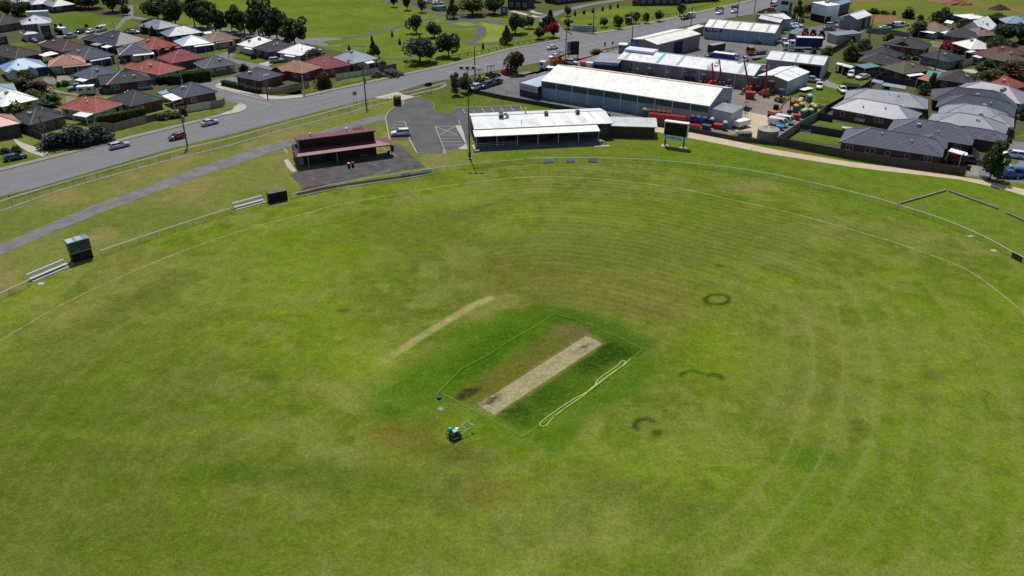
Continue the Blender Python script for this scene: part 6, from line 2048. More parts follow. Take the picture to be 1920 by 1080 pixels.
# fence posts along the roadside of the reserve and fence between club and rental yard
ms = smooth(W_([(0, 396), (7, 830, 1075), (8, 0, 778), (8, 640, 620), (8, 1290, 435), (8, 1920, 272), (9, 300, 185), (9, 570, 112)]), 4)
chain_fence('chain wire fence with dark posts along the reserve beside the road', ms, 1.5, 3.1)
cf = W_([(10, 100, 135), (10, 540, 225), (10, 1000, 305), (10, 1300, 360), (10, 1700, 430), (11, 300, 490)])
chain_fence('tall chain wire fence with dark lower sheeting behind the clubhouse', cf, 2.6, 4.2)
sc = empty('shade_screen', cf[0], 0, 'dark shade cloth along the foot of the rental yard fence', 'screen')
for i in range(5):
 a, b = cf[i] - cf[0], cf[i + 1] - cf[0]
 d = (b - a).normalized()
 n_ = Vector((-d.y, d.x, 0)) * -0.08
 MB().add([a + n_, b + n_, b + n_ + Vector((0, 0, 1.15)), a + n_ + Vector((0, 0, 1.15))], [(0, 1, 2, 3)]).build('cloth', M('shade_cloth', (0.055, 0.058, 0.055), 0.9, 0.15, 0.6), sc)
# entry pillar with yellow top
g = at((9, 632, 160))
e_ = empty('water_tank', g, 0, 'black cylindrical tank with olive yellow top at the car park entry', 'tank')
MB().lathe([(1.05, 0), (1.05, 1.9)], 20).build('drum', M('tank_black', (0.015, 0.013, 0.010), 0.6, 0.1), e_)
MB().lathe([(1.08, 1.9), (1.08, 2.5), (0.95, 2.62), (0.2, 2.66)], 20).build('lid', M('olive_yellow', alb(150, 138, 40), 0.6, 0.12), e_)
for lab, q_ in (('street sign on twin grey posts beside the main road', (9, 158, 128)),):
 g = at(q_)
 r = empty('street_sign', g, 0.6, lab, 'sign')
 for s in (-0.45, 0.45): MB().tube((s, 0, 0), (s, 0, 2.9), 0.04, 6).build('post', STEEL, r)
 box_child('plate', r, -0.6, 0.6, -0.05, -0.02, 1.9, 2.9, GREYP)
g = at((3, 985, 1040))
r = empty('street_sign', g, 0.4, 'dark oval sign board facing the road at the reserve entrance', 'sign')
for s in (-0.8, 0.8): MB().tube((s, 0, 0), (s * 0.9, 0, 2.0), 0.05, 6).build('leg', STEEL, r)
MB().lathe([(1.0, -0.03), (1.0, 0.03)], 20).build('plate', BLACK, r, loc=(0, 0, 2.2)).rotation_euler = (math.pi / 2, 0, 0)
r.children[-1].scale = (1.2, 0.6, 1)

# ------------------------------------------------------------------ houses, left of the main road
HL = 'houses in the streets left of the main road'
GD = M('garage_cream', (0.45, 0.42, 0.36), 0.6, 0.05)
GDK = M('garage_dark', (0.03, 0.04, 0.05), 0.6, 0.05)
GDG = M('garage_grey', (0.20, 0.19, 0.19), 0.6, 0.08)
house('long house with dark brown tiled roof and white patio roof', (1, 420, 505), (1, 700, 585), (1, 1010, 540), 'brown', 'brown', group=HL, aws=[('R', 5.0, 9.0, 3.0, 'white', 2.5)])
house('rambling house with near-black metal roof and pale ridge caps', (1, 985, 450), (1, 1300, 520), (1, 1730, 455), 'black', 'dark', group=HL, wings=[(0.0, 0.2, 0.45, 1.25)], aws=[('L', 1, 4.5, 3, 'white', 2.5), ('L', 7, 11, 3, 'cool', 2.5)])
house('house with dark charcoal roof and white carport at the left edge', (1, -150, 600), (1, 175, 662), (1, 480, 620), 'dark', 'brick', group=HL, aws=[('R', 7, 12, 4, 'white', 2.5)])
house('white house with light blue metal roof and navy garage door', 10.0, (1, 60, 808), (1, 525, 745), 'blue', 'white', group=HL, garage=('R', 9.5, 2.8, M('garage_navy', (0.015, 0.04, 0.085), 0.5, 0.05)), wings=[(0.05, -0.16, 0.3, 0.5, 'y'), (0.5, -0.1, 0.7, 0.5, 'y')])
house('tan brick house with salmon tiled roof and long front verandah', (1, 440, 700), (1, 540, 752), (1, 955, 715), 'salmon', 'tan', group=HL, garage=('R', 1.6, 2.6, GD), aws=[('R', 3.4, 11.5, 1.8, 'salmon', 2.5)])
house('house with dark slate roof and blue grey walls beside the salmon roof', (1, 720, 605), (1, 930, 682), (1, 1330, 628), 'slate2', 'blue', group=HL, aws=[('R', 1.5, 8.0, 1.8, 'pale', 2.45)])
house('cream house with blue slate roof and white front awning', 11.0, (1, 1340, 622), (1, 1700, 588), 'slate', 'cream', group=HL, garage=('R', 1.5, 2.6, GDK), aws=[('R', 3.6, 10, 1.8, 'white', 2.5)])
house('red brick house with red tiled gabled roof and red awning', (246.7, 83.3), (283.1, 93.9), (341.5, 85.4), 'red', 'brick', group=HL, garage=('R', 12.5, 2.6, GD), wings=[(0.2, -0.12, 0.4, 0.5, 'y'), (0.58, -0.12, 0.76, 0.5, 'y')], aws=[('R', 1.0, 9.5, 2.2, 'red', 2.4)])
house('cream house with orange red tiled roof behind the clipped hedge', (1, 1425, 765), (1, 1785, 842), (343, 131.7), 'terra', 'cream', group=HL, wings=[(0.0, 0.55, 0.5, 1.2)])
house('house with blue slate roof and white porch left of the brick gable house', (1, 795, 850), (1, 1025, 892), (1, 1370, 805), 'slate', 'blue', group=HL, aws=[('L', 0.5, 4.5, 2.5, 'white', 2.5)])
house('red brick house with grey tiled roof and gabled portico', (1, 1060, 925), (1, 1195, 958), (1, 1700, 896), 'charcoal', 'brick', group=HL, wings=[(-0.12, 0.1, 0.2, 0.9, 'x')])
house('two storey dark brick house with white portico at the lawn', (1, 120, 265), (1, 245, 280), (1, 592, 248), 'cool', 'brick', eave=5.6, group=HL, win=(5, 2))
house('cream double garage with pale hip roof beside the two storey house', 7.0, (1, 270, 392), (1, 438, 372), 'cool', 'cream', group=HL, garage=('R', 3.4, 4.8, GD), win=(0, 0), door=False, cat='garage', name='garage')
house('brown brick house with dark roof at the far left edge', (1, -250, 240), (1, -20, 290), (1, 230, 215), 'dark', 'brown', group=HL)
house('dark walled house at the left edge below the two storey house', 9.0, (1, -300, 470), (1, 95, 405), 'charcoal', 'dark', group=HL)
house('house with pale grey roof among trees at the top left', (1, 455, 35), (1, 590, 78), (1, 785, 60), 'light', 'dark', group=HL)
house('small pale roofed house left of the pale grey roof at the top', (1, 300, 20), (1, 350, 55), (1, 465, 45), 'light', 'dark', group=HL)
house('pale roofed house at the top left corner behind dark trees', (1, 90, 10), (1, 190, 35), (1, 255, 15), 'light', 'dark', group=HL)
house('house with grey metal roof and tall shrubs beside the lawn', (258, 48), (296.7, 55.3), (332, 51), 'grey', 'dark', group=HL)
house('long house with flat grey metal roof below the park trees', (295.6, 63.5), (315.4, 68.8), (381, 60.4), 'grey', 'dark', group=HL, aws=[('R', 12, 15, 2.2, 'white', 2.5)])
house('house with pale blue roof and navy walls in the second row', (2, 30, 462), (2, 130, 522), (2, 455, 476), 'pale', 'blue', group=HL, aws=[('R', 3.2, 10, 1.8, 'white', 2.45)])
house('cream house with pinkish tan roof and long awning', (2, 330, 420), (2, 460, 472), (2, 775, 430), 'tan2', 'cream', group=HL, aws=[('R', 0.6, 7.0, 1.6, 'salmon', 2.45)], garage=('R', 9.3, 2.4, GDK))
house('house with crimson tiled roof behind the blue slate roof', 11.0, (2, 15, 714), (2, 400, 645), 'crimson', 'brick', group=HL)
house('cream house with blue slate hip roof behind the tall green hedge', (2, 195, 735), (2, 385, 772), (2, 740, 716), 'slate', 'cream', group=HL)
house('house with bright white roof left of the dark roof in the court', (2, 740, 500), (2, 985, 547), (2, 1185, 470), 'white', 'white', group=HL, aws=[('L', 1.0, 6.0, 1.6, 'white', 2.45)])
house('dark roofed house between two white roofs in the court', (2, 980, 545), (2, 1110, 588), (2, 1430, 520), 'charcoal', 'dark', group=HL)
house('house with bright white roof behind the big dark bush', (2, 1220, 582), (2, 1450, 627), (2, 1700, 556), 'white', 'cream', group=HL, aws=[('L', 1.0, 5.5, 1.6, 'white', 2.45)])
h27 = house('corner brick house with slate roof and white skylight at the side street', (2, 715, 856), (2, 1000, 914), (2, 1270, 866), 'slate2', 'brick', group=HL)
house('brick house with tan roof and gable beside the slate corner house', (2, 1150, 772), (2, 1480, 828), (2, 1695, 782), 'tan', 'brick', group=HL, wings=[(-0.15, 0.55, 0.4, 0.95, 'x')])
house('brick house with crimson roof behind the pinkish shrub', (2, 1500, 695), (2, 1735, 782), (2, 1930, 745), 'crimson', 'brick', group=HL)
house('house with pale grey blue roof and shrubs by the park corner', (2, 1800, 650), (3, 120, 716), (3, 480, 666), 'cool', 'cream', group=HL, aws=[('R', 4, 7, 2.5, 'white', 2.4)])
house('brick house with dark slate roof and white patio roof at the side street corner', 11.0, (8, 150, 82), (8, 470, 20), 'slate2', 'brick', group=HL, aws=[('L', 0.3, 7.5, 3.4, 'white', 2.4), ('L', 8.5, 12, 3.0, 'bluegrey', 2.4)])
house('brick house with dark slate roof right of the terracotta roof', (7, 1210, 95), (7, 1470, 180), (7, 1800, 115), 'charcoal', 'brick', group=HL)
house('cream house with terracotta roof behind the hedge topped fence', (7, 650, 187), (7, 1085, 252), (7, 1445, 182), 'terra', 'cream', group=HL, aws=[('L', 0.3, 5.0, 3.2, 'cream', 2.45)])
house('brown brick house with charcoal roof behind the sprawling shrubs', (7, 80, 312), (7, 340, 388), (7, 740, 312), 'charcoal', 'brown', group=HL, wings=[(0.5, 0.4, 1.1, 1.2)])
house('maroon house with rusty roof at the left edge of the main road', 9.0, (7, -260, 455), (7, 150, 380), 'rust', 'dark', group=HL, eave=3.2)
house('house with white metal roof at the left edge above the hedge', (7, -220, 90), (7, 20, 182), (7, 390, 82), 'white', 'cream', group=HL)
house('house with grey roof at the left edge below the blue roof', 9.0, (1, -260, 1080), (1, 120, 1030), 'cool', 'cream', group=HL, pitch=18)
# skylight on the corner house
box_child('skylight', h27, 3.0, 5.2, 1.5, 3.2, 3.25, 3.45, WHITE)
# portico of the two storey house
t2 = [o for o in COL.objects if o.get('label', '').startswith('two storey')][0]
for x in (5.2, 9.0): box_child('portico_column', t2, x - 0.3, x + 0.3, -0.6, 0.2, 0, 5.5, WHITE)
box_child('portico_head', t2, 4.9, 9.3, -0.62, 0.22, 4.7, 5.52, WHITE)
box_child('portico_glass', t2, 5.5, 8.7, 0.3, 0.46, 2.9, 4.6, GLASS_B)
for x in (2.0, 3.8, 10.6, 12.4): window(t2, (x, 0.5, 3.6), 0, 1.2, 1.3)
# white shed box beyond
g = at((1, 440, 215))
sb = empty('container', g, 0.3, 'white site container behind the two storey house', 'container')
box_child('body', sb, -4, 4, -1.4, 1.4, 0.1, 3.2, WALL_WH)
box_child('door', sb, 3.99, 4.05, -1.2, 1.2, 0.2, 3.0, WALL_LG)

# ------------------------------------------------------------------ houses on the right
HR = 'houses in the subdivision on the right'
house('long house with slate tiled roof right behind the walking path fence', (1573, 266), (1766.7, 295), 11.0, 'slatefront', 'brick', group=HR, win=(2, 5), wings=[(0.6, -0.02, 1.35, 0.3)], trim=DGREY)
house('slate tiled house second from the walking path fence', (13, 365, 466), (13, 1330, 617), 11.5, 'slatefront', 'dark', group=HR, wings=[(0.5, -0.35, 1.1, 0.35)], win=(2, 4))
house('house with light grey metal roof and satellite dish behind the second slate roof', (13, 800, 395), (13, 1690, 535), 12.0, 'light', 'grey', group=HR)
house('house with light grey metal roof and pale ridges by the court street', (13, 940, 292), (13, 1750, 400), 11.5, 'light', 'grey', group=HR, wings=[(-0.05, -0.06, 0.7, 0.4)])
house('slate tiled house with small solar vents behind the grey metal roof', (13, 930, 182), (13, 1810, 300), 11.5, 'slate2', 'dark', group=HR)
house('slate tiled house second to the lilac roof on the right', (13, 885, 106), (13, 1850, 205), 11.5, 'slate2', 'dark', group=HR)
house('house with pale lilac grey metal roof at the right edge', (13, 1090, 2), (13, 1890, 152), 11.5, 'lilac', 'grey', group=HR)
house('house with light grey metal roof and garage behind the yard fence', (12, 1215, 527), (13, 835, 208), 10.5, 'light', 'dark', group=HR, garage=('R', 3.0, 4.6, GDG))
house('house with light grey metal roof beside the small back lawn', (12, 1070, 615), (13, 650, 358), 10.0, 'light', 'brick', group=HR)
house('house with olive brown roof and white patio behind the yard lawn', (6, 320, 792), (6, 560, 832), (6, 880, 792), 'olive', 'dark', group=HR, aws=[('R', 0.5, 6.5, 2.2, 'white', 2.4)])
house('long house with dark grey roof above the olive brown roof', (6, 50, 692), (6, 480, 742), (6, 770, 702), 'dark', 'brown', group=HR)
house('house with dark slate roof right of the white gutter strip', (6, 60, 606), (6, 400, 667), (6, 580, 612), 'charcoal', 'brown', group=HR)
house('house with dark grey roof and red gable facing the paddock', (6, 325, 500), (6, 800, 562), (6, 865, 512), 'dark', 'brick', group=HR, wings=[(0.1, 0.3, 0.9, 0.8, 'x')])
house('dark roofed house with pale garage door and red garden bed', (6, 740, 622), (6, 1060, 697), (6, 1400, 690), 'charcoal', 'grey', group=HR, garage=('R', 11.0, 4.8, GD))
house('house with dark brown roof left of the olive yellow tree', (6, 1010, 902), (6, 1330, 948), (6, 1395, 872), 'dark', 'dark', group=HR)
house('small house with tan roof behind white patio roofs', (6, 810, 332), (6, 960, 357), (6, 1095, 326), 'tan2', 'cream', group=HR, aws=[('R', 0.2, 6.5, 3.0, 'white', 2.4), ('L', 0.2, 5.5, 3.0, 'white', 2.4)])
house('long house with grey roof and brick front above the white roof', (6, 1010, 402), (6, 1380, 443), (6, 1490, 397), 'charcoal', 'brick', group=HR)
house('tan roofed house behind the long grey roof', (6, 1215, 362), (6, 1400, 410), (6, 1490, 396), 'tan2', 'brick', group=HR)
house('house with white roof beside the red flowering tree', (6, 1105, 482), (6, 1320, 557), (6, 1475, 527), 'cream', 'brick', group=HR)
house('white gabled house with dormer beside the big dark trees', (6, 1385, 330), (6, 1470, 362), (6, 1632, 300), 'white', 'white', group=HR, gable='x', pitch=35)
house('house with blue grey roof near the top right', (6, 1655, 225), (6, 1720, 262), (6, 1850, 248), 'bluegrey', 'dark', group=HR)
house('low house with white roof near the paddock at the top right', (6, 1240, 190), (6, 1300, 215), (6, 1440, 208), 'white', 'blue', group=HR, pitch=10)
house('house with maroon brown roof at the right edge', 10.0, (6, 1640, 668), (6, 1960, 605), 'maroon', 'brick', group=HR)
house('house with olive grey roof below the maroon roof', (6, 1640, 690), (6, 1780, 712), (6, 1890, 690), 'olive', 'brick', group=HR)
house('house with red brown roof at the right edge below the olive tree', 10.0, (6, 1760, 1012), (6, 1980, 965), 'red', 'brick', group=HR)

def patio(label, pts, z, roofk, group=None):
 """free-standing flat roof on posts: eave corners L, N, R"""
 o, a_, a, b = frame(*pts, z)
 root = empty('carport', o, a_, label, 'carport', group)
 m = MB()
 slope(m, (0, 0, z), (a, 0, z), (a, b, z + 0.25), (0, b, z + 0.25), 'metal')
 m.add([(0, 0, z - 0.12), (a, 0, z - 0.12), (a, b, z + 0.13), (0, b, z + 0.13), (0, 0, z), (a, 0, z), (a, b, z + 0.25), (0, b, z + 0.25)], [(3, 2, 1, 0), (0, 1, 5, 4), (1, 2, 6, 5), (3, 0, 4, 7), (2, 3, 7, 6)])
 m.build('roof', roof_material(roofk), root)
 for x in (0.1, a - 0.1):
  for y in (0.1, b - 0.1): MB().box(x - 0.06, x + 0.06, y - 0.06, y + 0.06, 0, z).build('post', WHITE, root)
 box_child('back_wall', root, 0.1, a - 0.1, b - 0.25, b - 0.2, 0, z, GREYW)
 return root

PG = 'patio roofs and garden sheds on the right'
patio('grey green carport beside the white yard shed', ((6, -20, 745), (6, 130, 772), (6, 310, 745)), 2.4, 'teal', PG)
patio('red and white striped patio roof behind the cypress', ((6, 720, 890), (6, 900, 928), (6, 1005, 885)), 2.4, 'rust', PG)
patio('teal roofed garden shed above the striped patio roof', ((6, 820, 835), (6, 1060, 880), (6, 1085, 825)), 2.4, 'teal', PG)
patio('narrow white patio roof right of the white house', ((6, 1260, 590), (6, 1440, 622), (6, 1468, 596)), 2.4, 'offwhite', PG)
patio('small white awning below the narrow white patio roof', ((6, 1330, 638), (6, 1420, 655), (6, 1445, 640)), 2.4, 'offwhite', PG)
patio('white garden shed roof near the tan roofed house', ((6, 1030, 250), (6, 1100, 268), (6, 1135, 240)), 2.4, 'white', PG)
patio('long pale garden shed roof behind the yard fence', ((12, 1640, 370), (12, 1905, 402), (12, 1925, 370)), 2.4, 'cool', PG)
patio('small blue grey shed roof at the fence corner', ((12, 1520, 325), (12, 1640, 342), (12, 1662, 312)), 2.4, 'bluegrey', PG)
patio('white shed roof next to the open yard shed', ((12, 1150, 125), (12, 1220, 140), (12, 1232, 118)), 2.4, 'offwhite', PG)
patio('white lean-to roof beside the shed at the yard fence', ((12, 1205, 148), (12, 1300, 165), (12, 1325, 142)), 2.4, 'offwhite', PG)
patio('white roofed lean-to at the end of the front slate house', ((13, 1065, 690), (13, 1225, 722), (13, 1268, 692)), 2.7, 'white', PG)
tr_ = empty('trailer', at((13, 1160, 815)), math.radians(-28), 'red enclosed trailer beside the front slate house', 'trailer')
box_child('body', tr_, -1.6, 1.6, -1.0, 1.0, 0.5, 2.3, M('trailer_red', (0.22, 0.02, 0.02), 0.5, 0.1))
box_child('roof', tr_, -1.65, 1.65, -1.05, 1.05, 2.3, 2.4, WHITE)
wheel_set(tr_, (-0.4, 0.5), (-0.95, 0.95), 0.34)

# ------------------------------------------------------------------ fences
FB = M('fence_brown', (0.060, 0.048, 0.042), 0.7, 0.12, 0.6, stretch=(1, 1, 0.3))
FG = M('fence_charcoal', (0.045, 0.044, 0.047), 0.7, 0.12, 0.6)
FT = M('fence_tan', (0.30, 0.225, 0.155), 0.85, 0.18, 1.0)
FC = M('fence_cream', (0.55, 0.50, 0.39), 0.7, 0.1, 1.0)
FO = M('fence_olive_tan', (0.21, 0.19, 0.135), 0.7, 0.12, 0.8)
FP = M('fence_paling_grey', (0.12, 0.112, 0.105), 0.9, 0.2, 1.2)
panel_fence('tall brown sheet fence along the limestone walking path', [(12, 440, 1030), (13, 0, 778), (13, 500, 858), (13, 880, 912), (13, 1245, 958)], 1.95, FB)
panel_fence('low dark fence between the rental yard and the walking path', [(11, 780, 520), (11, 1130, 575), (11, 1560, 660), (12, 0, 985), (12, 440, 1040)], 1.1, FG)
panel_fence('olive tan sheet fence along the rental yard and back lawns', [(12, 450, 1035), (12, 720, 850), (12, 920, 740), (12, 1010, 660)], 2.1, FO)
panel_fence('dark brown sheet fence behind the grey rubble heap', [(12, 1010, 660), (12, 1160, 580), (12, 1400, 440), (12, 1560, 330), (12, 1640, 280)], 1.9, FB)
panel_fence('charcoal fence between the two small back lawns', [(12, 715, 870), (12, 1190, 950)], 1.8, FG)
panel_fence('charcoal fence behind the upper back lawn', [(12, 915, 745), (12, 1080, 775)], 1.8, FG)
panel_fence('dark fence along the yard lawn behind the white cars', [(12, 1150, 205), (12, 1640, 275)], 1.8, FG)
panel_fence('dark fence behind the blue grey shed', [(6, 260, 905), (6, 720, 985)], 1.8, FG)
panel_fence('charcoal fence below the olive brown roof', [(6, 0, 860), (6, 340, 880), (6, 720, 940)], 1.8, FG)
panel_fence('grey sheet fence around the parked cars at the top right', [(6, 145, 370), (6, 470, 400), (6, 620, 430)], 1.9, M('fence_steel_blue', (0.13, 0.16, 0.19), 0.6, 0.1))
panel_fence('dark fence above the yard beside the green bushes', [(5, 1500, 700), (5, 1750, 560), (5, 1860, 500)], 1.9, FB)
panel_fence('grey fence beside the garage driveway on the right', [(6, 800, 680), (6, 1000, 760)], 1.8, FP)
panel_fence('dark fence at the end of the second slate house', [(13, 1260, 680), (13, 1400, 790)], 1.8, FP)
panel_fence('tan paling fence with brown posts below the terracotta roof', [(7, 1170, 440), (7, 1290, 455), (7, 1650, 360)], 1.9, FT, postm=WOOD_D)
panel_fence('grey paling fence below the dark slate roof at the road', [(7, 1650, 360), (7, 1920, 290)], 1.7, FP)
panel_fence('cream wall with brown pillars at the side street corner', [(8, 195, 245), (8, 290, 230), (8, 375, 212), (8, 460, 200)], 1.9, FC, step=2.6, postm=FT, t=0.12)
panel_fence('tan timber fence at the side street corner', [(8, 460, 205), (8, 585, 180), (8, 612, 150)], 2.0, FT, step=2.2)
panel_fence('tan fence with dark gate panels behind the corner garden', [(2, 1030, 1055), (2, 1250, 1055), (2, 1350, 1030), (2, 1560, 985)], 1.9, FT, step=2.3, postm=WOOD_D)
panel_fence('tan sheet fence with dark posts near the park corner', [(3, -60, 900), (3, 300, 845), (3, 420, 825)], 1.8, FC, step=2.0, postm=WOOD_D)
panel_fence('dark paling fence at the park corner', [(3, 420, 825), (3, 620, 780)], 1.9, FP)
panel_fence('dark timber fence beside the left driveway', [(7, 270, 475), (7, 490, 560), (7, 520, 640)], 1.7, FG)
panel_fence('grey fence below the slate house behind the hedge', [(2, 470, 870), (2, 700, 830)], 1.8, FP)
panel_fence('grey fence in front of the red brick gable house', [(1, 1180, 1065), (1, 1560, 1000)], 1.5, FP)
panel_fence('dark fence between the brick gable house and hedge', [(1, 1660, 990), (1, 1790, 935)], 1.9, FP)
panel_fence('curved grey fence between salmon and slate roofs', [(1, 540, 800), (1, 640, 880)], 1.7, FG)
panel_fence('grey fence between the slate and red roofs', [(1, 1350, 690), (1, 1440, 740)], 1.7, FP)
panel_fence('dark fence beside the first white roof in the court', [(2, 650, 610), (2, 740, 560)], 1.8, FP)
panel_fence('pale timber fence beside the cream house in the court', [(2, 490, 520), (2, 570, 570)], 1.7, FT)

# post and rail fence along the park
def rail_fence(label, L, step=2.6, h=0.9):
 W = smooth(W_(L), 3)
 root = empty('rail_fence', W[0], 0, label, 'fence', 'post and rail fences in the park')
 po = cached(('rfpost', h), lambda: MB().box(-0.09, 0.09, -0.09, 0.09, 0, h).mesh('post', WOOD_D))
 for i in range(len(W) - 1):
  d = W[i + 1] - W[i]
  n = max(1, round(d.length / step))
  a = math.atan2(d.y, d.x)
  for k in range(n): link('post', po, root, W[i] + d * (k / n) - W[0], a)
  box_child('rail', root, 0, d.length, -0.06, 0.06, h - 0.16, h - 0.02, WOOD_D, loc=W[i] - W[0], rz=a)
 link('post', po, root, W[-1] - W[0])

rail_fence('long brown post and rail fence along the park side of the main road', [(3, 725, 765), (3, 930, 715), (3, 1140, 670), (3, 1420, 625), (3, 1660, 580), (3, 1920, 520), (4, 200, 475), (4, 420, 435)])
rail_fence('brown rail fence along the park beyond the white wall', [(4, 1010, 335), (4, 1180, 305)])
rail_fence('brown rail fence on the park edge near the small trees', [(4, 1400, 250), (4, 1620, 210), (4, 1850, 160), (5, 140, 100), (5, 400, 40)])
rail_fence('pale rail fence beside the main road at the showroom', [(4, 1015, 590), (4, 1200, 545)])

# ------------------------------------------------------------------ industrial sheds
IG = 'metal sheds of the industrial block'
big, ba_, bb_ = gable_shed('huge shed with long white roof and green sheet band behind the clubhouse', (4, 330, 905), (11, 1380, 290), (11, 1785, 110), 5.0, 2.3, 'y', 'cream', WALL_BG, bays=10,
       lights=[(0.12, 1.0, SHEET_L), (0.22, 1.2, SHEET_L), (0.33, 1.0, SHEET_L), (0.44, 1.2, SHEET_L), (0.56, 1.0, SHEET_L), (0.67, 1.2, SHEET_L), (0.78, 1.0, SHEET_L), (0.89, 1.0, SHEET_L)], group=IG, band=(3.15, GREENS), doors=[('R', 12.5, 2.2, 3.2, BLACK), ('R', 15.8, 1.6, 2.6, DGREY)])
# flat annexe at its right end
def flat_box(label, L, N, R, h, roofk, wall, group=IG, name='annexe', cat='building', parapet=0.0):
 o, a_, a, b = frame(L, N, R, h)
 root = empty(name, o, a_, label, cat, group)
 box_child('wall', root, 0, a, 0, b, 0, h - 0.02, wall)
 m = MB()
 slope(m, (-0.12, -0.12, h), (a + 0.12, -0.12, h), (a + 0.12, b + 0.12, h + 0.2), (-0.12, b + 0.12, h + 0.2), 'metal')
 m.add([(-0.12, -0.12, h - 0.15), (a + 0.12, -0.12, h - 0.15), (a + 0.12, b + 0.12, h + 0.05), (-0.12, b + 0.12, h + 0.05), (-0.12, -0.12, h), (a + 0.12, -0.12, h), (a + 0.12, b + 0.12, h + 0.2), (-0.12, b + 0.12, h + 0.2)], [(3, 2, 1, 0), (0, 1, 5, 4), (1, 2, 6, 5), (3, 0, 4, 7), (2, 3, 7, 6)])
 m.build('roof', roof_material(roofk), root)
 return root, a, b

r, a, b = flat_box('low pale annexe with flat roof at the right end of the huge shed', (11, 1380, 325), (11, 1640, 372), (11, 1765, 300), 3.9, 'light', WALL_LG)
for k in range(1, 4): box_child('wall_seam', r, k * a / 4 - 0.03, k * a / 4 + 0.03, -0.03, -0.003, 0, 3.7, WALL_BG)

def q15(x, y): return (960 + x / 15.42, 130 + y / 15.42)

r, a, b = flat_box('low office with sign band and dark lower wall left of the huge shed', q15(1110, 130), q15(222, 378), q15(855, 470), 3.6, 'pale', M('office_dark', (0.035, 0.032, 0.036), 0.7, 0.1))
box_child('sign_band', r, -0.03, a + 0.03, -0.08, -0.004, 1.75, 3.45, M('sign_lilac_white', (0.42, 0.47, 0.55), 0.5, 0.05))
RL = M('sign_red', (0.33, 0.02, 0.07), 0.5, 0.0)
text_on(r, 'coates', 1.35, RL, (0.5, -0.1, 2.55), (math.pi / 2, 0, 0), 'LEFT', squeeze=0.9)
text_on(r, 'HIRE', 0.85, M('sign_slate', (0.10, 0.11, 0.13), 0.5, 0), (a - 0.6, -0.1, 2.45), (math.pi / 2, 0, 0), 'RIGHT', squeeze=1.2)
box_child('roof_edge', r, -0.35, 0.1, 0, b, 3.5, 3.72, MAROON)

s2, a2, b2_ = gable_shed('long grey shed with blue roof sheet behind the huge shed', (1158.3, 110), (1413.3, 141.7), 15.0, 4.2, 1.6, 'y', 'offwhite', WALL_GR, bays=8, lights=[(0.95, 1.0, SHEET_G), (0.70, 0.9, SHEET_B), (0.55, 0.8, SHEET_G), (0.4, 0.8, SHEET_L), (0.25, 1.2, SHEET_L), (0.10, 1.4, SHEET_G)], group=IG)
box_child('ridge_vent', s2, 5.2, 9.8, b2_ - 9.5, b2_ + 0.0, 5.6, 6.2, WALL_WH)
s3, a3_, b3 = gable_shed('white roofed gable shed beside the boom lifts', (12, 225, 262), (12, 580, 312), (12, 822, 207), 4.0, 0.9, 'x', 'white', WALL_GR, bays=4, pipes=False, lights=[(0.3, 0.12, GREYP), (0.6, 0.12, GREYP)], group=IG, doors=[('L', 5.5, 4.0, 3.4, M('roller_dark', (0.07, 0.065, 0.07), 0.6, 0.1))])
box_child('side_sheet', s3, 0.05, a3_ - 0.05, -0.04, -0.003, 0, 3.9, WALL_LG)
s4, a4_, b4 = gable_shed('open fronted shed with white roof by the yard lawn', (12, 345, 62), (12, 985, 132), (12, 1160, 50), 4.4, 1.3, 'y', 'offwhite', WALL_BG, bays=6, pipes=False, lights=[(0.25, 0.7, SHEET_G), (0.5, 0.7, SHEET_G), (0.75, 0.7, SHEET_G)], group=IG)
box_child('opening_shade', s4, -0.06, -0.004, 0.6, 7.0, 0.02, 3.9, M('interior_shade', (0.012, 0.010, 0.012), 0.9, 0.2))  # near-black panel on the closed wall, painted for the shade inside the shed
for y in (0.3, 7.3): box_child('portal_column', s4, -0.2, -0.062, y - 0.15, y + 0.15, 0, 4.2, WALL_LG)
box_child('side_sheet', s4, 0.05, a4_ - 0.05, -0.04, -0.003, 0, 4.3, WALL_LG)
for y in np.arange(9, b4, 3.0): box_child('wall_seam', s4, -0.03, -0.003, y - 0.03, y + 0.03, 0, 4.2, WALL_GR)

def q18(x, y): return (1150 + x / 18.0, 50 + y / 18.0)

s5, a5_, b5 = gable_shed('grey shed with cream roof and blue wall sign beside the main road', q18(440, 460), q18(1480, 600), (5, 200, 380), 5.0, 0.9, 'x', 'cream', WALL_GR, bays=4, pipes=False, group=IG, doors=[('R', a_ if False else 12.0, 5.0, 4.2, BLACK)])
sg = box_child('sign_panel', s5, -0.09, -0.004, b5 - 3.4, b5 - 0.1, 3.1, 5.3, M('sign_royal_blue', (0.02, 0.10, 0.33), 0.5, 0.05))
lm = MB()
rnd = random.Random(4)
for z, n, sz in ((3.5, 9, 0.26), (3.95, 4, 0.22)):
 for k in range(n):
  y = b5 - 3.1 + (0.3 if n == 9 else 1.0) + k * 0.29
  lm.box(-0.13, -0.092, y, y + 0.08, z, z + sz); lm.box(-0.13, -0.092, y + 0.08, y + 0.2, z + rnd.choice((0, 0.1)), z + sz * 0.6)
lm.build('lettering', M('sign_letter_pale', (0.55, 0.6, 0.68), 0.5, 0), s5)
r, a, b = flat_box('low grey showroom beside the main road in front of the cream roof', q18(250, 575), q18(182, 605), q18(450, 620), 2.8, 'offwhite', M('showroom_grey', (0.24, 0.24, 0.25), 0.6, 0.08))
for x0, x1, z0, z1 in ((0.3, 1.2, 1.7, 2.2), (1.7, 2.4, 1.7, 2.1), (4.0, 4.5, 0.2, 2.0), (4.7, 5.1, 0.2, 2.0)):
 if x1 < a: box_child('window', r, x0, x1, -0.05, -0.004, z0, z1, GLASS)

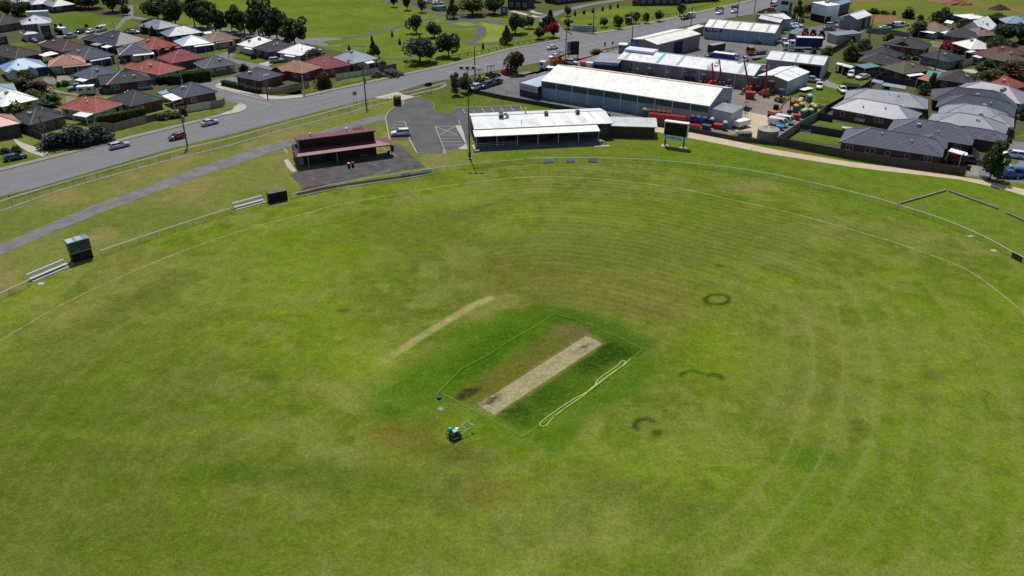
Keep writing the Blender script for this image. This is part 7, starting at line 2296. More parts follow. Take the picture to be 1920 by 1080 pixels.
s6, a6_, b6 = gable_shed('blue grey shed with white roof and navy wall sign near the road', (5, 250, 300), (5, 1035, 372), (5, 1195, 300), 4.2, 1.5, 'y', 'cream', WALL_BG, bays=5, lights=[(0.12, 0.8, SHEET_G), (0.35, 0.8, SHEET_G), (0.54, 0.8, SHEET_G), (0.73, 0.8, SHEET_G), (0.9, 0.8, SHEET_G)], group=IG)
box_child('sign_panel', s6, -0.1, -0.004, b6 - 6.4, b6 - 0.05, 2.7, 4.15, M('sign_navy_panel', (0.012, 0.018, 0.16), 0.5, 0.05))
text_on(s6, 'POLARIS', 1.15, M('sign_letter_white', (0.7, 0.72, 0.8), 0.5, 0), (-0.12, b6 - 3.25, 3.4), (math.pi / 2, 0, -math.pi / 2), 'CENTER', squeeze=1.15)
flat_box('low shed with dark edged roof left of the navy wall sign', (5, 105, 315), (5, 105, 335), (5, 240, 290), 3.0, 'cream', WALL_GR)

gable_shed('white gable roofed workshop behind the navy sign shed, left of two', (5, 610, 215), (5, 860, 205), (5, 1100, 255), 3.8, 1.2, 'x', 'white', WALL_GR, bays=3, pipes=False, group=IG)
gable_shed('cream roofed workshop by the road behind the navy sign shed', (5, 830, 165), (5, 1000, 222), (5, 1135, 182), 4.0, 1.0, 'x', 'cream', WALL_BG, bays=3, pipes=False, lights=[(0.3, 0.15, GREYP), (0.6, 0.15, GREYP)], group=IG)

def q9(x, y): return (1440 + x / 9.6, y / 9.6)

r, a, b = flat_box('tall pale blue warehouse front beside the road at the top', q9(190, -60), q9(410, -40), q9(540, -62), 7.5, 'offwhite', WALL_WH)
for k, (y0, y1, z0, z1) in enumerate(((b - 4.5, b - 1.5, 4.6, 6.0), (b - 5, b - 2, 0.8, 2.2))):
 box_child('window', r, -0.05, -0.004, max(0.3, y0), max(1.0, y1), z0, z1, GLASS)
box_child('entry_panel', r, 0.02, a * 0.9, -0.06, -0.004, 0, 5.4, M('navy_cladding', (0.02, 0.03, 0.06), 0.5, 0.1))
r, a, b = flat_box('white box warehouse with jutting upper storey behind the brown tree', q9(800, 50), q9(1072, 106), q9(1240, 70), 6.6, 'white', WALL_WH)
box_child('loading_bay_shade', r, -0.06, -0.004, 0.3, b - 0.3, 0.02, 2.6, M('interior_shade', None))  # flat near-black panels on solid walls paint the shade of open bays
box_child('loading_bay_shade', r, 0.05, a * 0.45, -0.06, -0.004, 0.02, 2.4, M('interior_shade', None))
box_child('roof_cooler', r, a * 0.6, a * 0.8, b * 0.5, b * 0.7, 6.7, 7.5, GREYP)
gable_shed('navy walled shed with blue grey roof behind the white warehouse', q9(1180, 45), q9(1255, 96), q9(1482, 25), 4.6, 1.0, 'x', 'bluegrey', WALL_NV, bays=4, pipes=False, group=IG)
r7, a7_, b7 = gable_shed('grey gable shed with white roof and small blue sign by the paddock', q9(1262, 318), q9(1602, 347), q9(1862, 265), 4.2, 1.3, 'x', 'white', WALL_GR, bays=4, pipes=False, lights=[(0.3, 0.12, GREYP), (0.55, 0.12, GREYP), (0.8, 0.12, GREYP)], group=IG, doors=[('R', 7.0, 2.6, 3.6, BLACK), ('R', 12.5, 2.0, 3.4, DGREY)])
box_child('sign_panel', r7, -0.06, -0.004, 5.0, 7.4, 3.1, 4.3, M('sign_pale_sky', (0.45, 0.62, 0.72), 0.5, 0.05))
box_child('sign_stripe', r7, -0.09, -0.062, 5.1, 7.3, 3.3, 3.7, M('sign_cyan', (0.05, 0.3, 0.5), 0.5, 0.05))
for y in (2.5, 8.6): window(r7, (0, y, 1.3), -math.pi / 2, 1.2, 1.2)
flat_box('grey roofed open store beside the red tractors', q9(1060, 600), q9(1240, 640), q9(1690, 592), 3.0, 'grey', M('store_pale', (0.34, 0.33, 0.31), 0.8, 0.12))
patio('green shade roof beside the parked tractors', (q9(372, 600), q9(500, 618), q9(650, 520)), 2.8, 'teal', IG)
r, a, b = flat_box('dark red workshop with blue sign band behind the huge shed roof', (4, 1000, 600), (4, 918, 690), (4, 1190, 722), 4.0, 'light', M('workshop_maroon', (0.040, 0.012, 0.016), 0.7, 0.1))
box_child('sign_band', r, 0.0, a, -0.08, -0.004, 3.1, 3.98, M('sign_bright_blue', (0.04, 0.20, 0.48), 0.5, 0.05))
lm = MB()
for k in range(16):
 x = 0.4 + k * (a - 3) / 16 + (0.3 if k > 9 else 0)
 lm.box(x, x + 0.12, -0.11, -0.082, 3.35, 3.8); lm.box(x + 0.12, x + 0.28, -0.11, -0.082, 3.35 + 0.15 * (k % 3), 3.5 + 0.15 * (k % 3))
lm.build('lettering', M('sign_letter_lilac', (0.42, 0.42, 0.62), 0.5, 0), r)
# school blocks at the top of the park
SCH = M('school_navy', (0.022, 0.028, 0.045), 0.5, 0.15, 0.8)
for lab, L, N, R, h in (('dark blue glass fronted school building at the top of the park', (840 + 1085 / 9.6, -14), (840 + 1075 / 9.6, -16), (840 + 1450 / 9.6, -14), 7.0),
      ('dark brown school block at the top behind the park street', (4, 420, -100), (4, 500, -85), (4, 1080, -150), 5.0), ('dark brick house row at the top right of the park', (4, 1360, -70), (4, 1440, -50), (4, 1920, -60), 4.2),
      ('dark brick house at the top beside the main road', (5, -60, -90), (5, 20, -75), (5, 420, -100), 4.2)):
 o, a_, a, b = frame(9.0, N, R, h)
 root = empty('school_block', o, a_, lab, 'building', 'dark buildings along the top edge')
 box_child('wall', root, 0, a, 0, b, 0, h, SCH if 'blue' in lab else BRICK_D)
 box_child('roof', root, -0.4, a + 0.4, -0.4, b + 0.4, h + 0.01, h + 0.3, DGREY)
 n = max(3, int(a / 2.8))
 for fl in range(2 if h > 6 else 1):
  for k in range(n): window(root, ((k + 0.5) * a / n, 0, 0.9 + fl * 3.2), 0, 1.6, 1.6)
# white entrance wall on the park corner with post
p, q = at((4, 655, 345)), at((4, 945, 352))
w = empty('entrance_wall', p, math.atan2((q - p).y, (q - p).x), 'pale blue entrance wall with white pillar at the park street corner', 'wall')
box_child('wall', w, 0.9, (q - p).length, -0.2, 0.2, 0, 2.0, M('entrance_pale', (0.36, 0.44, 0.50), 0.7, 0.12, 0.5))
box_child('pillar', w, 0, 0.9, -0.35, 0.35, 0, 2.5, WHITE)
box_child('cap', w, 0.9, (q - p).length + 0.05, -0.24, 0.24, 2.0, 2.1, CONC_L)
lm = MB()
for k in range(7): lm.box(3.0 + k * 0.75, 3.4 + k * 0.75, -0.23, -0.203, 0.9, 1.25)
lm.build('lettering', M('sign_slate', None), w)
# bus shelter
g = at((4, 1330, 268))
bs_ = empty('bus_shelter', g, 0.75, 'dark roofed bus shelter beside the main road in the park', 'shelter')
box_child('roof', bs_, -2.2, 2.2, -1.1, 1.1, 2.4, 2.55, DGREY)
box_child('back_panel', bs_, -2.0, 2.0, 0.9, 1.0, 0.1, 2.4, GLASS_B)
for x in (-2, 2):
 for y in (-0.9, 0.9): MB().tube((x, y, 0), (x, y, 2.4), 0.05, 6).build('post', DGREY, bs_)
box_child('bench', bs_, -1.6, 1.6, 0.3, 0.75, 0.42, 0.48, WOOD)
# blue sign at the school drive, video sign by the road
g = at((840 + 1012 / 9.6, 300 / 9.6))
r = empty('school_sign', g, 0.1, 'blue sign board on the school lawn', 'sign')
box_child('board', r, -1.4, 1.4, -0.1, 0.1, 0.3, 4.0, M('school_sign_blue', (0.02, 0.06, 0.16), 0.5, 0.1))
box_child('emblem', r, -0.8, 0.8, -0.13, -0.102, 1.9, 2.8, M('sign_sky', (0.10, 0.38, 0.75), 0.5, 0.05))
box_child('lettering', r, -0.5, 0.4, -0.13, -0.102, 3.0, 3.3, WHITE)
g = at((4, 690, 650))
r = empty('advertising_hoarding', g, 0.2, 'black advertising hoarding with blue side panel beside the main road', 'sign')
box_child('board', r, -1.2, 1.8, -0.25, 0.25, 1.0, 5.4, BLACK)
box_child('side_panel', r, -2.2, -1.203, -0.3, 0.3, 1.0, 5.4, M('poster_blue', (0.06, 0.17, 0.30), 0.5, 0.5, 1.2))
for x in (-1.8, 1.4): box_child('leg', r, x - 0.1, x + 0.1, -0.1, 0.1, 0, 1.0, DGREY)

# ------------------------------------------------------------------ hire plant
TEALP = M('toilet_teal', (0.010, 0.16, 0.16), 0.5, 0.08, 1)
BLUEP = M('toilet_blue', (0.012, 0.04, 0.22), 0.5, 0.08, 1)
YELP = M('toilet_yellow', (0.70, 0.55, 0.06), 0.5, 0.08, 1)
PALEP = M('toilet_pale_top', (0.62, 0.58, 0.44), 0.5, 0.06, 1)
WHTP = M('toilet_white_top', (0.62, 0.64, 0.78), 0.5, 0.06, 1)

def toilet(pos, body, top, label, group, rz=0.5, z=0):
 g = at(pos)
 root = empty('portable_toilet', g, rz, label, 'portable toilet', group)
 key = ('loo', body.name, top.name)
 def mk():
  b = MB().fru([(-0.55, -0.55, 0.12), (0.55, -0.55, 0.12), (0.55, 0.55, 0.12), (-0.55, 0.55, 0.12)], [(-0.52, -0.52, 1.75), (0.52, -0.52, 1.75), (0.52, 0.52, 1.75), (-0.52, 0.52, 1.75)])
  t = MB().fru([(-0.56, -0.56, 1.75), (0.56, -0.56, 1.75), (0.56, 0.56, 1.75), (-0.56, 0.56, 1.75)], [(-0.54, -0.54, 2.05), (0.54, -0.54, 2.05), (0.54, 0.54, 2.05), (-0.54, 0.54, 2.05)])
  t.fru([(-0.54, -0.54, 2.05), (0.54, -0.54, 2.05), (0.54, 0.54, 2.05), (-0.54, 0.54, 2.05)], [(-0.3, -0.3, 2.32), (0.3, -0.3, 2.32), (0.3, 0.3, 2.32), (-0.3, 0.3, 2.32)])
  d = MB().box(-0.4, 0.4, -0.58, -0.545, 0.2, 1.7)
  k = MB().box(-0.6, 0.6, -0.6, 0.6, 0, 0.12)
  return b.mesh('cabin', body), t.mesh('roof', top), d.mesh('door', body), k.mesh('skid', DGREY)
 for n_, m_ in zip(('cabin', 'roof', 'door', 'skid'), cached(key, mk)): link(n_, m_, root)
 return root

TG = 'portable toilets lined up along the huge shed'
row = [(650, 408, TEALP, YELP), (700, 412, TEALP, PALEP), (752, 415, TEALP, YELP), (808, 420, TEALP, PALEP), (865, 425, TEALP, YELP), (922, 432, TEALP, YELP), (990, 440, TEALP, YELP), (1054, 448, TEALP, YELP), (1125, 458, TEALP, YELP)]
for k, (x, y, b_, t_) in enumerate(row):
 lab = ('teal portable toilet with yellow top, first at the left end of the row' if k == 0 else 'teal portable toilet with %s top, number %s from the left behind the red barriers' % ('yellow' if t_ is YELP else 'cream', ('', 'two', 'three', 'four', 'five', 'six', 'seven', 'eight', 'nine')[k]))
 toilet((11, x, y), b_, t_, lab, TG, -0.5)
for k, (x, y) in enumerate(((1192, 480), (1255, 490), (1325, 500), (1397, 520))):
 toilet((11, x, y), BLUEP, WHTP, 'blue portable toilet with white top, %s of four from the left' % ('first', 'second', 'third', 'fourth')[k], TG, -0.5)
toilet((11, 1548, 562), TEALP, PALEP, 'teal portable toilet with cream top standing alone by the annexe', TG, -0.4)
TG2 = 'portable toilets clustered by the yard fence'
for x, y, t_, lab in ((665, 668, YELP, 'front left toilet of the tall pair'), (728, 648, YELP, 'right toilet of the tall pair'), (705, 612, YELP, 'toilet behind the tall pair'), (720, 590, PALEP, 'rearmost toilet with cream top'), (820, 552, WHTP, 'lone teal toilet with white top by the grass'), (848, 655, YELP, 'toilet left of the yellow capped one at the fence'),
      (878, 675, YELP, 'yellow capped toilet against the fence'), (745, 725, YELP, 'nearest toilet left of the white van fence'), (768, 715, PALEP, 'cream topped toilet behind the nearest one'), (830, 715, PALEP, 'cream topped toilet half hidden by the fence')):
 toilet((12, x, y), TEALP, t_, 'teal portable toilet, ' + lab, TG2, 0.5)

# water filled barriers stacked in a long double row
BARR = M('barrier_red', (0.66, 0.075, 0.05), 0.5, 0.15, 1.2)
def barrier_mesh():
 pf = [(-0.3, 0), (0.3, 0), (0.3, 0.2), (0.12, 0.5), (0.10, 0.95), (-0.10, 0.95), (-0.12, 0.5), (-0.3, 0.2)]
 pts = [(0, y, z) for y, z in pf] + [(1.9, y, z) for y, z in pf]
 n = len(pf)
 return MB().add(pts, [tuple(range(n))[::-1], tuple(range(n, 2 * n))] + [(i, (i + 1) % n, n + (i + 1) % n, n + i) for i in range(n)])
ORD = 'first second third fourth fifth sixth seventh eighth ninth tenth eleventh twelfth'.split()
bme = barrier_mesh().mesh('barrier', BARR)
BG = 'red plastic barriers stacked beside the huge shed'
a0, a1 = at((11, 690, 455)), at((11, 1105, 500))
d = (a1 - a0)
n = 11
ah = math.atan2(d.y, d.x)
nrm = Vector((-math.sin(ah), math.cos(ah), 0))
for k in range(n):
 for lay in range(2):
  for rw in range(2):
   p = a0 + d * (k / n) + nrm * (0.75 * rw)
   o = tag(link('traffic_barrier', bme, None, (p.x, p.y, 0.02 + 0.97 * lay), ah + math.pi / 2 - math.pi / 2, (d.length / n / 1.95, 1, 1)), 'red barrier, long stack by the toilets, %s from left, %s row, %s layer' % (ORD[k], ('front', 'back')[rw], ('lower', 'upper')[lay]), 'barrier', BG)
for lab, x, y, aa in (('red barriers lying crosswise at the end of the long stack', 1125, 490, 0.7),):
 p = at((11, x, y)); tag(link('traffic_barrier', bme, None, p, aa), lab, 'barrier', BG)
a0, a1 = at((11, 1150, 540)), at((11, 1275, 552))
d = a1 - a0
for k in range(4):
 for rw in range(2):
  p = a0 + d * (k / 4) + nrm * (0.75 * rw)
  tag(link('traffic_barrier', bme, None, p, ah, (d.length / 4 / 1.95, 1, 1)), 'red barrier, short stack right of the scoreboard, %s from left, %s row' % (ORD[k], ('front', 'back')[rw]), 'barrier', BG)
p = at((11, 1295, 555)); tag(link('traffic_barrier', bme, None, p, 0.6), 'single red barrier beside the dark skip', 'barrier', BG)
def skip(pos, mat, label, L=2.2, W=1.4, H=1.1, rz=-0.5, cat='skip', name='skip_bin'):
 g = at(pos)
 root = empty(name, g, rz, label, cat)
 m = MB()
 x, y = L / 2, W / 2
 m.fru([(-x * 0.8, -y * 0.9, 0.05), (x * 0.8, -y * 0.9, 0.05), (x * 0.8, y * 0.9, 0.05), (-x * 0.8, y * 0.9, 0.05)], [(-x, -y, H), (x, -y, H), (x, y, H), (-x, y, H)])
 m.build('body', mat, root)
 MB().box(-x - 0.05, x + 0.05, -y - 0.05, y + 0.05, H, H + 0.08).build('lid', mat, root)
 return root
skip((11, 1345, 555), DGREY, 'dark grey skip bin beside the red barriers')
skip((11, 1475, 545), REDP, 'red crate between the blue and teal toilets')
skip((12, 155, 510), M('crate_red', (0.34, 0.025, 0.025), 0.5, 0.1), 'red tool container at the corner of the huge shed', 2.6, 1.8, 1.9)
skip((12, 680, 745), REDP, 'red fuel cube at the yard fence', 1.6, 1.4, 1.3)
skip((12, 745, 520), MAROON, 'maroon box with pale top beside the red barrel', 1.8, 1.2, 1.2)
skip((12, 490, 860), M('blue_tarp', (0.02, 0.22, 0.50), 0.6, 0.1), 'bright blue tub beside the white vans', 1.8, 1.2, 1.0)
tk = empty('water_tank', at((12, 350, 960)), 0, 'round grey steel water tank by the yard corner', 'tank')
MB().lathe([(2.5, 0), (2.5, 2.4)], 28).build('shell', M('tank_grey', alb(150, 146, 138), 0.6, 0.12, 0.5), tk)
MB().lathe([(2.6, 2.4), (2.55, 2.5), (0.3, 2.95), (0.05, 3.0)], 28).build('roof', M('tank_lid', alb(190, 182, 168), 0.6, 0.1), tk)
rb = MB()
for k in range(14):
 t = 2 * math.pi * k / 14
 rb.tube((2.5 * math.cos(t), 2.5 * math.sin(t), 2.52), (0.3 * math.cos(t), 0.3 * math.sin(t), 2.98), 0.04, 4)
rb.build('roof_rib', STEEL, tk)

def boom_lift(pos, label, rz, mat, reach, ht, basket=True, group='boom lifts in the rental yard'):
 g = at(pos)
 root = empty('boom_lift', g, rz, label, 'boom lift', group)
 MB().fru([(-1.4, -0.9, 0.4), (1.4, -0.9, 0.4), (1.4, 0.9, 0.4), (-1.4, 0.9, 0.4)], [(-1.3, -0.85, 0.9), (1.3, -0.85, 0.9), (1.3, 0.85, 0.9), (-1.3, 0.85, 0.9)]).build('chassis', mat, root)
 MB().fru([(-1.2, -0.8, 0.95), (0.9, -0.8, 0.95), (0.9, 0.8, 0.95), (-1.2, 0.8, 0.95)], [(-1.05, -0.65, 1.85), (0.5, -0.65, 1.7), (0.5, 0.65, 1.7), (-1.05, 0.65, 1.85)]).build('turntable', mat, root)
 wheel_set(root, (-0.95, 0.95), (-0.9, 0.9), 0.42, 0.32)
 tip = Vector((reach, 0, ht))
 b = MB()
 b.tube((-0.3, 0, 1.7), tip * 0.6 + Vector((-0.3, 0, 1.7)) * 0.4, 0.32, 6, 0.28).tube(tip * 0.55 + Vector((-0.3, 0, 1.7)) * 0.45, tip, 0.24, 6, 0.18)
 b.build('boom', M('boom_red', (0.30, 0.030, 0.020), 0.45, 0.15, 1.5), root)
 MB().tube(tip, tip + Vector((0.5, 0, -1.2)), 0.09, 6).build('jib', M('boom_red', None), root)
 if basket:
  k = MB()
  c = tip + Vector((0.6, 0, -2.0))
  for z in (0, 0.55, 1.1):
   for (x0, y0, x1, y1) in ((-0.5, -1, 0.5, -1), (0.5, -1, 0.5, 1), (0.5, 1, -0.5, 1), (-0.5, 1, -0.5, -1)):
    k.tube(c + Vector((x0, y0, z)), c + Vector((x1, y1, z)), 0.06, 5)
  for x in (-0.5, 0.5):
   for y in (-1, 0, 1): k.tube(c + Vector((x, y, 0)), c + Vector((x, y, 1.1)), 0.03, 5)
  k.box(c.x - 0.5, c.x + 0.5, c.y - 1, c.y + 1, c.z - 0.05, c.z + 0.02)
  k.build('basket', M('basket_grey', (0.42, 0.34, 0.34), 0.5, 0.1), root)
 return root

boom_lift((5, 725, 1035), 'orange boom lift with its red boom raised high above the long grey shed', math.pi * 0.82, ORANGE, 2.6, 10.0)
boom_lift((5, 915, 1075), 'orange boom lift with boom upright in front of the white gable shed', math.pi * 0.62, ORANGE, 0.8, 9.0)
boom_lift((5, 325, 975), 'red boom lift with orange basket raised beside the long grey shed', math.pi, REDP, 0.6, 7.0)
boom_lift((5, 420, 990), 'dark boom lift with folded arm beside the long grey shed', math.pi * 0.9, DGREY, 1.2, 8.2)
boom_lift((4, 480, 735), 'red boom lift stretched low along the rental yard entrance', 0.62, ORANGE, 6.5, 3.6, False)

def excavator(pos, label, rz, mat):
 g = at(pos)
 root = empty('excavator', g, rz, label, 'excavator')
 for s in (-1, 1):
  m = MB()
  for x in (-1.3, 1.3): m.tube((x, s * 0.95 - 0.22, 0.4), (x, s * 0.95 + 0.22, 0.4), 0.4, 12)
  m.box(-1.3, 1.3, s * 0.95 - 0.22, s * 0.95 + 0.22, 0.02, 0.78)
  m.build('track', RUBBER, root)
 box_child('house', root, -1.9, 1.1, -1.15, 1.15, 0.9, 1.75, mat)
 MB().fru([(-0.1, 0.1, 1.75), (1.2, 0.1, 1.75), (1.2, 1.1, 1.75), (-0.1, 1.1, 1.75)], [(0.05, 0.18, 2.9), (1.0, 0.18, 2.9), (1.0, 1.02, 2.9), (0.05, 1.02, 2.9)]).build('cab', GLASS, root)
 box_child('cab_roof', root, -0.02, 1.1, 0.12, 1.08, 2.9, 3.0, BLACK)
 BY = M('boom_yellow', (0.32, 0.20, 0.06), 0.5, 0.15, 1.5)
 MB().tube((1.0, -0.3, 1.5), (2.6, -0.3, 4.2), 0.26, 6, 0.22).tube((2.6, -0.3, 4.2), (4.4, -0.3, 4.9), 0.22, 6, 0.17).build('boom', BY, root)
 MB().tube((4.4, -0.3, 5.0), (5.0, -0.3, 1.2), 0.2, 6, 0.14).build('arm', M('arm_brown', (0.16, 0.075, 0.04), 0.5, 0.15), root)
 MB().prism([(4.5, -0.75), (5.5, -0.75), (5.5, 0.15), (4.5, 0.15)], 0.3, 1.1).build('bucket', BLACK, root)

excavator((12, 440, 715), 'yellow excavator with arched boom in the middle of the rental yard', 0.55, M('excavator_ochre', (0.36, 0.17, 0.06), 0.5, 0.18, 1.2))
br = empty('barrel_stack', at((12, 620, 590)), 0.9, 'red ribbed barrel beside the excavator arm', 'barrel')
m = MB()
for k in range(6): m.tube((k * 0.42, 0, 0.6), (k * 0.42 + 0.34, 0, 0.6), 0.55, 12)
m.tube((0, 0, 0.6), (2.5, 0, 0.6), 0.46, 12)
m.build('barrel', REDP, br)
box_child('cradle', br, 0.1, 2.3, -0.5, 0.5, 0.0, 0.25, DGREY)

def plant(pos, label, rz, mat, s=1.0, tall=1.4, cat='machine', group='small hire machines along the long grey shed'):
 """compact loader or lift: chassis, hood, mast, wheels"""
 g = at(pos)
 root = empty('hire_machine', g, rz, label, cat, group)
 root.scale = (s, s, s)
 MB().fru([(-1.0, -0.55, 0.35), (1.0, -0.55, 0.35), (1.0, 0.55, 0.35), (-1.0, 0.55, 0.35)], [(-0.9, -0.5, 0.95), (0.8, -0.5, 0.85), (0.8, 0.5, 0.85), (-0.9, 0.5, 0.95)]).build('body', mat, root)
 f = MB()
 for x in (-0.6, 0.3):
  for y in (-0.45, 0.45): f.tube((x, y, 0.9), (x, y, 0.9 + tall), 0.04, 5)
 f.box(-0.7, 0.4, -0.5, 0.5, 0.9 + tall, 1.0 + tall)
 f.build('canopy_frame', DGREY, root)
 box_child('seat', root, -0.35, 0.1, -0.25, 0.25, 0.9, 1.15, BLACK)
 wheel_set(root, (-0.7, 0.7), (-0.6, 0.6), 0.34, 0.24)
 MB().tube((0.8, 0, 0.6), (1.7, 0, 0.35), 0.08, 6).box(1.55, 1.85, -0.6, 0.6, 0.1, 0.5).build('front_arm', mat, root)
 return root

YM = M('machine_yellow', (0.42, 0.27, 0.05), 0.5, 0.15, 1.5)
RD = M('machine_red', (0.38, 0.03, 0.035), 0.5, 0.15, 1.5)
for lab, p_, m_, s_ in (('yellow compact loader at the left end of the long grey shed', (4, 1330, 810), YM, 1.1), ('pink red scissor lift beside the yellow loader', (4, 1410, 835), RD, 0.9), ('red and orange lift in the gap behind the huge shed', (4, 1540, 850), RD, 1.1),
      ('red machine in front of the long shed, second bay from right', (4, 1740, 885), RD, 1.0), ('black machine in a row of three behind the huge shed', (5, 30, 895), DGREY, 1.2), ('black machine at the right of the row behind the huge shed', (5, 110, 900), DGREY, 1.2), ('orange machine behind the huge shed roof', (5, 225, 930), ORANGE, 1.2),
      ('cream roller machine under the grey wall', (5, 515, 975), M('machine_cream', (0.5, 0.36, 0.26), 0.5, 0.1), 1.0), ('dark telehandler beside the orange boom lift', (5, 800, 1000), DGREY, 1.5), ('yellow brown forklift in front of the white gable shed', (5, 985, 1030), M('machine_tan', (0.20, 0.12, 0.05), 0.6, 0.2), 1.4),
      ('dark tipping trailer with yellow rail in the yard', (12, 500, 540), YM, 1.3), ('small dark machine at the annexe wall', (12, 110, 640), DGREY, 0.9), ('yellow grader among machines at the yard entrance', (3, 1560, 915), YM, 1.4), ('brown roller at the yard entrance', (3, 1690, 870), M('machine_brown', (0.10, 0.06, 0.04), 0.6, 0.2), 1.4), ('red machine at the yard entrance by the round tree', (3, 1870, 835), RD, 1.5),
      ('orange lift parked beside the silver car in the yard entrance', (4, 545, 720), ORANGE, 1.5), ('dark mower beside the blue tub of pallets', (12, 100, 760), DGREY, 0.8)):
 if (p_[0] == 4 and p_[1] > 1300) or p_[0] == 5: p_ = (p_[0], p_[1], p_[2] + 24)
 plant(p_, lab, 0.6, m_, s_ * 1.1)
skip((4, 810, 745), ORANGE, 'orange crate behind the roof ridge of the huge shed', 2.4, 1.8, 1.4)
skip((4, 875, 760), WALL_WH, 'white box crate beside the orange crate', 2.2, 1.8, 1.6)
for lab, x, y in (('white wrapped pallet behind the huge shed, left one', 1062, 790), ('white wrapped pallet behind the huge shed, right one', 1122, 795)):
 skip((4, x, y), WHITE, lab, 1.4, 1.2, 1.2, cat='pallet', name='wrapped_pallet')
rp = empty('pallet_stack', at((12, 80, 930)), 0.0, 'dark pallets and timber stacked beside the grey tank', 'pallets')
for k in range(5): box_child('pallet', rp, -1.8 + 0.1 * k, 1.8 + 0.05 * k, -0.9, 0.9, k * 0.2, k * 0.2 + 0.15, WOOD if k % 2 else FP)
rp = empty('rubble_heap', at((12, 930, 610)), 0, 'grey heap of scaffold clips and rubble at the yard fence', 'heap')
hm = MB()
rnd = random.Random(12)
for k in range(90):
 x, y = rnd.gauss(0, 1.6), rnd.gauss(0, 0.8)
 z = max(0.05, 0.9 - 0.3 * (abs(x) + abs(y))) * rnd.random()
 s = rnd.uniform(0.12, 0.35)
 hm.box(x - s, x + s, y - s * 0.5, y + s * 0.5, z, z + s)
tag(hm.build('rubble', M('rubble_grey', (0.16, 0.155, 0.15), 0.9, 0.4, 2), rp), kind='stuff')
sf = empty('scaffold_rack', at((12, 980, 545)), -0.4, 'green and steel scaffold rack on the yard grass', 'rack')
m = MB()
for k in range(8):
 x = -1.8 + k * 0.5
 m.tube((x, -0.5, 0), (x, -0.5, 1.5), 0.03, 5).tube((x, 0.5, 0), (x, 0.5, 1.5), 0.03, 5).tube((x, -0.5, 1.4), (x, 0.5, 1.4), 0.03, 5)
m.tube((-1.8, -0.5, 1.5), (1.7, -0.5, 1.5), 0.03, 5).tube((-1.8, 0.5, 1.5), (1.7, 0.5, 1.5), 0.03, 5)
m.build('frame', M('rack_green', (0.10, 0.16, 0.13), 0.5, 0.1), sf)
# clotheslines in the back gardens
for lab, p_ in (('rotary clothesline on the lower back lawn', (12, 765, 960)), ('rotary clothesline beside the upper back lawn', (12, 1370, 830))):
 r = empty('clothesline', at(p_), 0.4, lab, 'clothesline')
 MB().tube((0, 0, 0), (0, 0, 1.9), 0.04, 6).build('post', STEEL, r)
 m = MB()
 for k in range(4):
  t = math.pi / 2 * k
  m.tube((0, 0, 1.8), (1.7 * math.cos(t), 1.7 * math.sin(t), 1.95), 0.025, 5)
  for q_ in (0.6, 1.1, 1.65): m.tube((q_ * math.cos(t), q_ * math.sin(t), 1.9), (q_ * math.cos(t + math.pi / 2), q_ * math.sin(t + math.pi / 2), 1.9), 0.01, 4)
 m.build('arms', STEEL, r)
r = empty('garden_table', at((12, 845, 885)), 0.2, 'white garden table on the lower back lawn', 'table')
box_child('top', r, -0.6, 0.6, -0.35, 0.35, 0.68, 0.74, WHITE)
for x in (-0.5, 0.5):
 for y in (-0.28, 0.28): MB().tube((x, y, 0), (x, y, 0.68), 0.03, 5).build('leg', WHITE, r)
r = empty('garden_shed', at((12, 1230, 925)), -0.5, 'pale blue garden shed at the corner of the lower back lawn', 'shed')
box_child('wall', r, -1.0, 1.0, -0.7, 0.7, 0, 1.9, M('garden_shed_blue', (0.28, 0.36, 0.42), 0.6, 0.1))
box_child('door', r, -0.35, 0.35, -0.74, -0.704, 0.05, 1.8, GREYP)
box_child('roof', r, -1.1, 1.1, -0.8, 0.8, 1.9, 2.0, ALU)
fl = [((4, 1035, 545), (0.55, 0.06, 0.10), 'red feather flag beside the main road', 470), ((4, 1120, 520), (0.12, 0.12, 0.14), 'black feather flag right of the red one', 465)]
for p_, c_, lab, tp in fl:
 r = empty('feather_flag', at(p_), 0.4, lab, 'flag')
 hh = high(p_, tp / 6)
 MB().tube((0, 0, 0), (0, 0, hh), 0.04, 5).build('pole', STEEL, r)
 MB().add([(0.02, 0, hh * 0.2), (0.65, 0.05, hh * 0.35), (0.75, 0.08, hh * 0.85), (0.4, 0.05, hh * 0.98), (0.02, 0, hh)], [(0, 1, 2, 3, 4)]).build('banner', M('flag_' + lab.split()[0], c_, 0.7, 0.1), r)

# ------------------------------------------------------------------ trees, shrubs, hedges
PT = 'trees of the park'
tree('round', 'dark', (3, 848, 372), 170, 190, 'round dark tree left of a pair on the park lawn', PT)
tree('round', 'dark', (3, 1047, 424), 248, 180, 'round dark tree right of a pair on the park lawn', PT)
tree('spread', 'grey', (3, 885, 700), 430, 370, 'wide spreading grey green tree by the park rail fence', PT)
tree('spread', 'dark', (3, 1210, 640), 380, 290, 'dark spreading tree right of the wide grey green one', PT)
tree('cone', 'pine', (3, 365, 650), 470, 175, 'dark bushy conifer behind the pale grey roof by the park', PT)
tree('round', 'dark', (3, 905, 138), -5, 110, 'small round tree near the upper park path', PT)
tree('cone', 'pine', (3, 1260, 208), -10, 150, 'dark conical tree near the white van at the park top', PT)
tree('round', 'dark', (3, 742, 112), -70, 95, 'dark tree at the top edge left of the small round tree', PT)
tree('round', 'maroon', (3, 590, 78), -60, 90, 'dark reddish tree at the top edge of the park', PT)
tree('spread', 'mid', (3, 1475, 168), -40, 330, 'broad green tree beside the school car park', PT)
tree('round', 'dark', (3, 1720, 158), -60, 230, 'dark tree left of the blue school sign', PT)
tree('cone', 'dark', (3, 1860, 498), 290, 150, 'narrow dark tree on the dry lawn', PT)
tree('round', 'dark', (966, 64), 26.6, 42, 'big dark tree behind the narrow one on the dry lawn', PT)
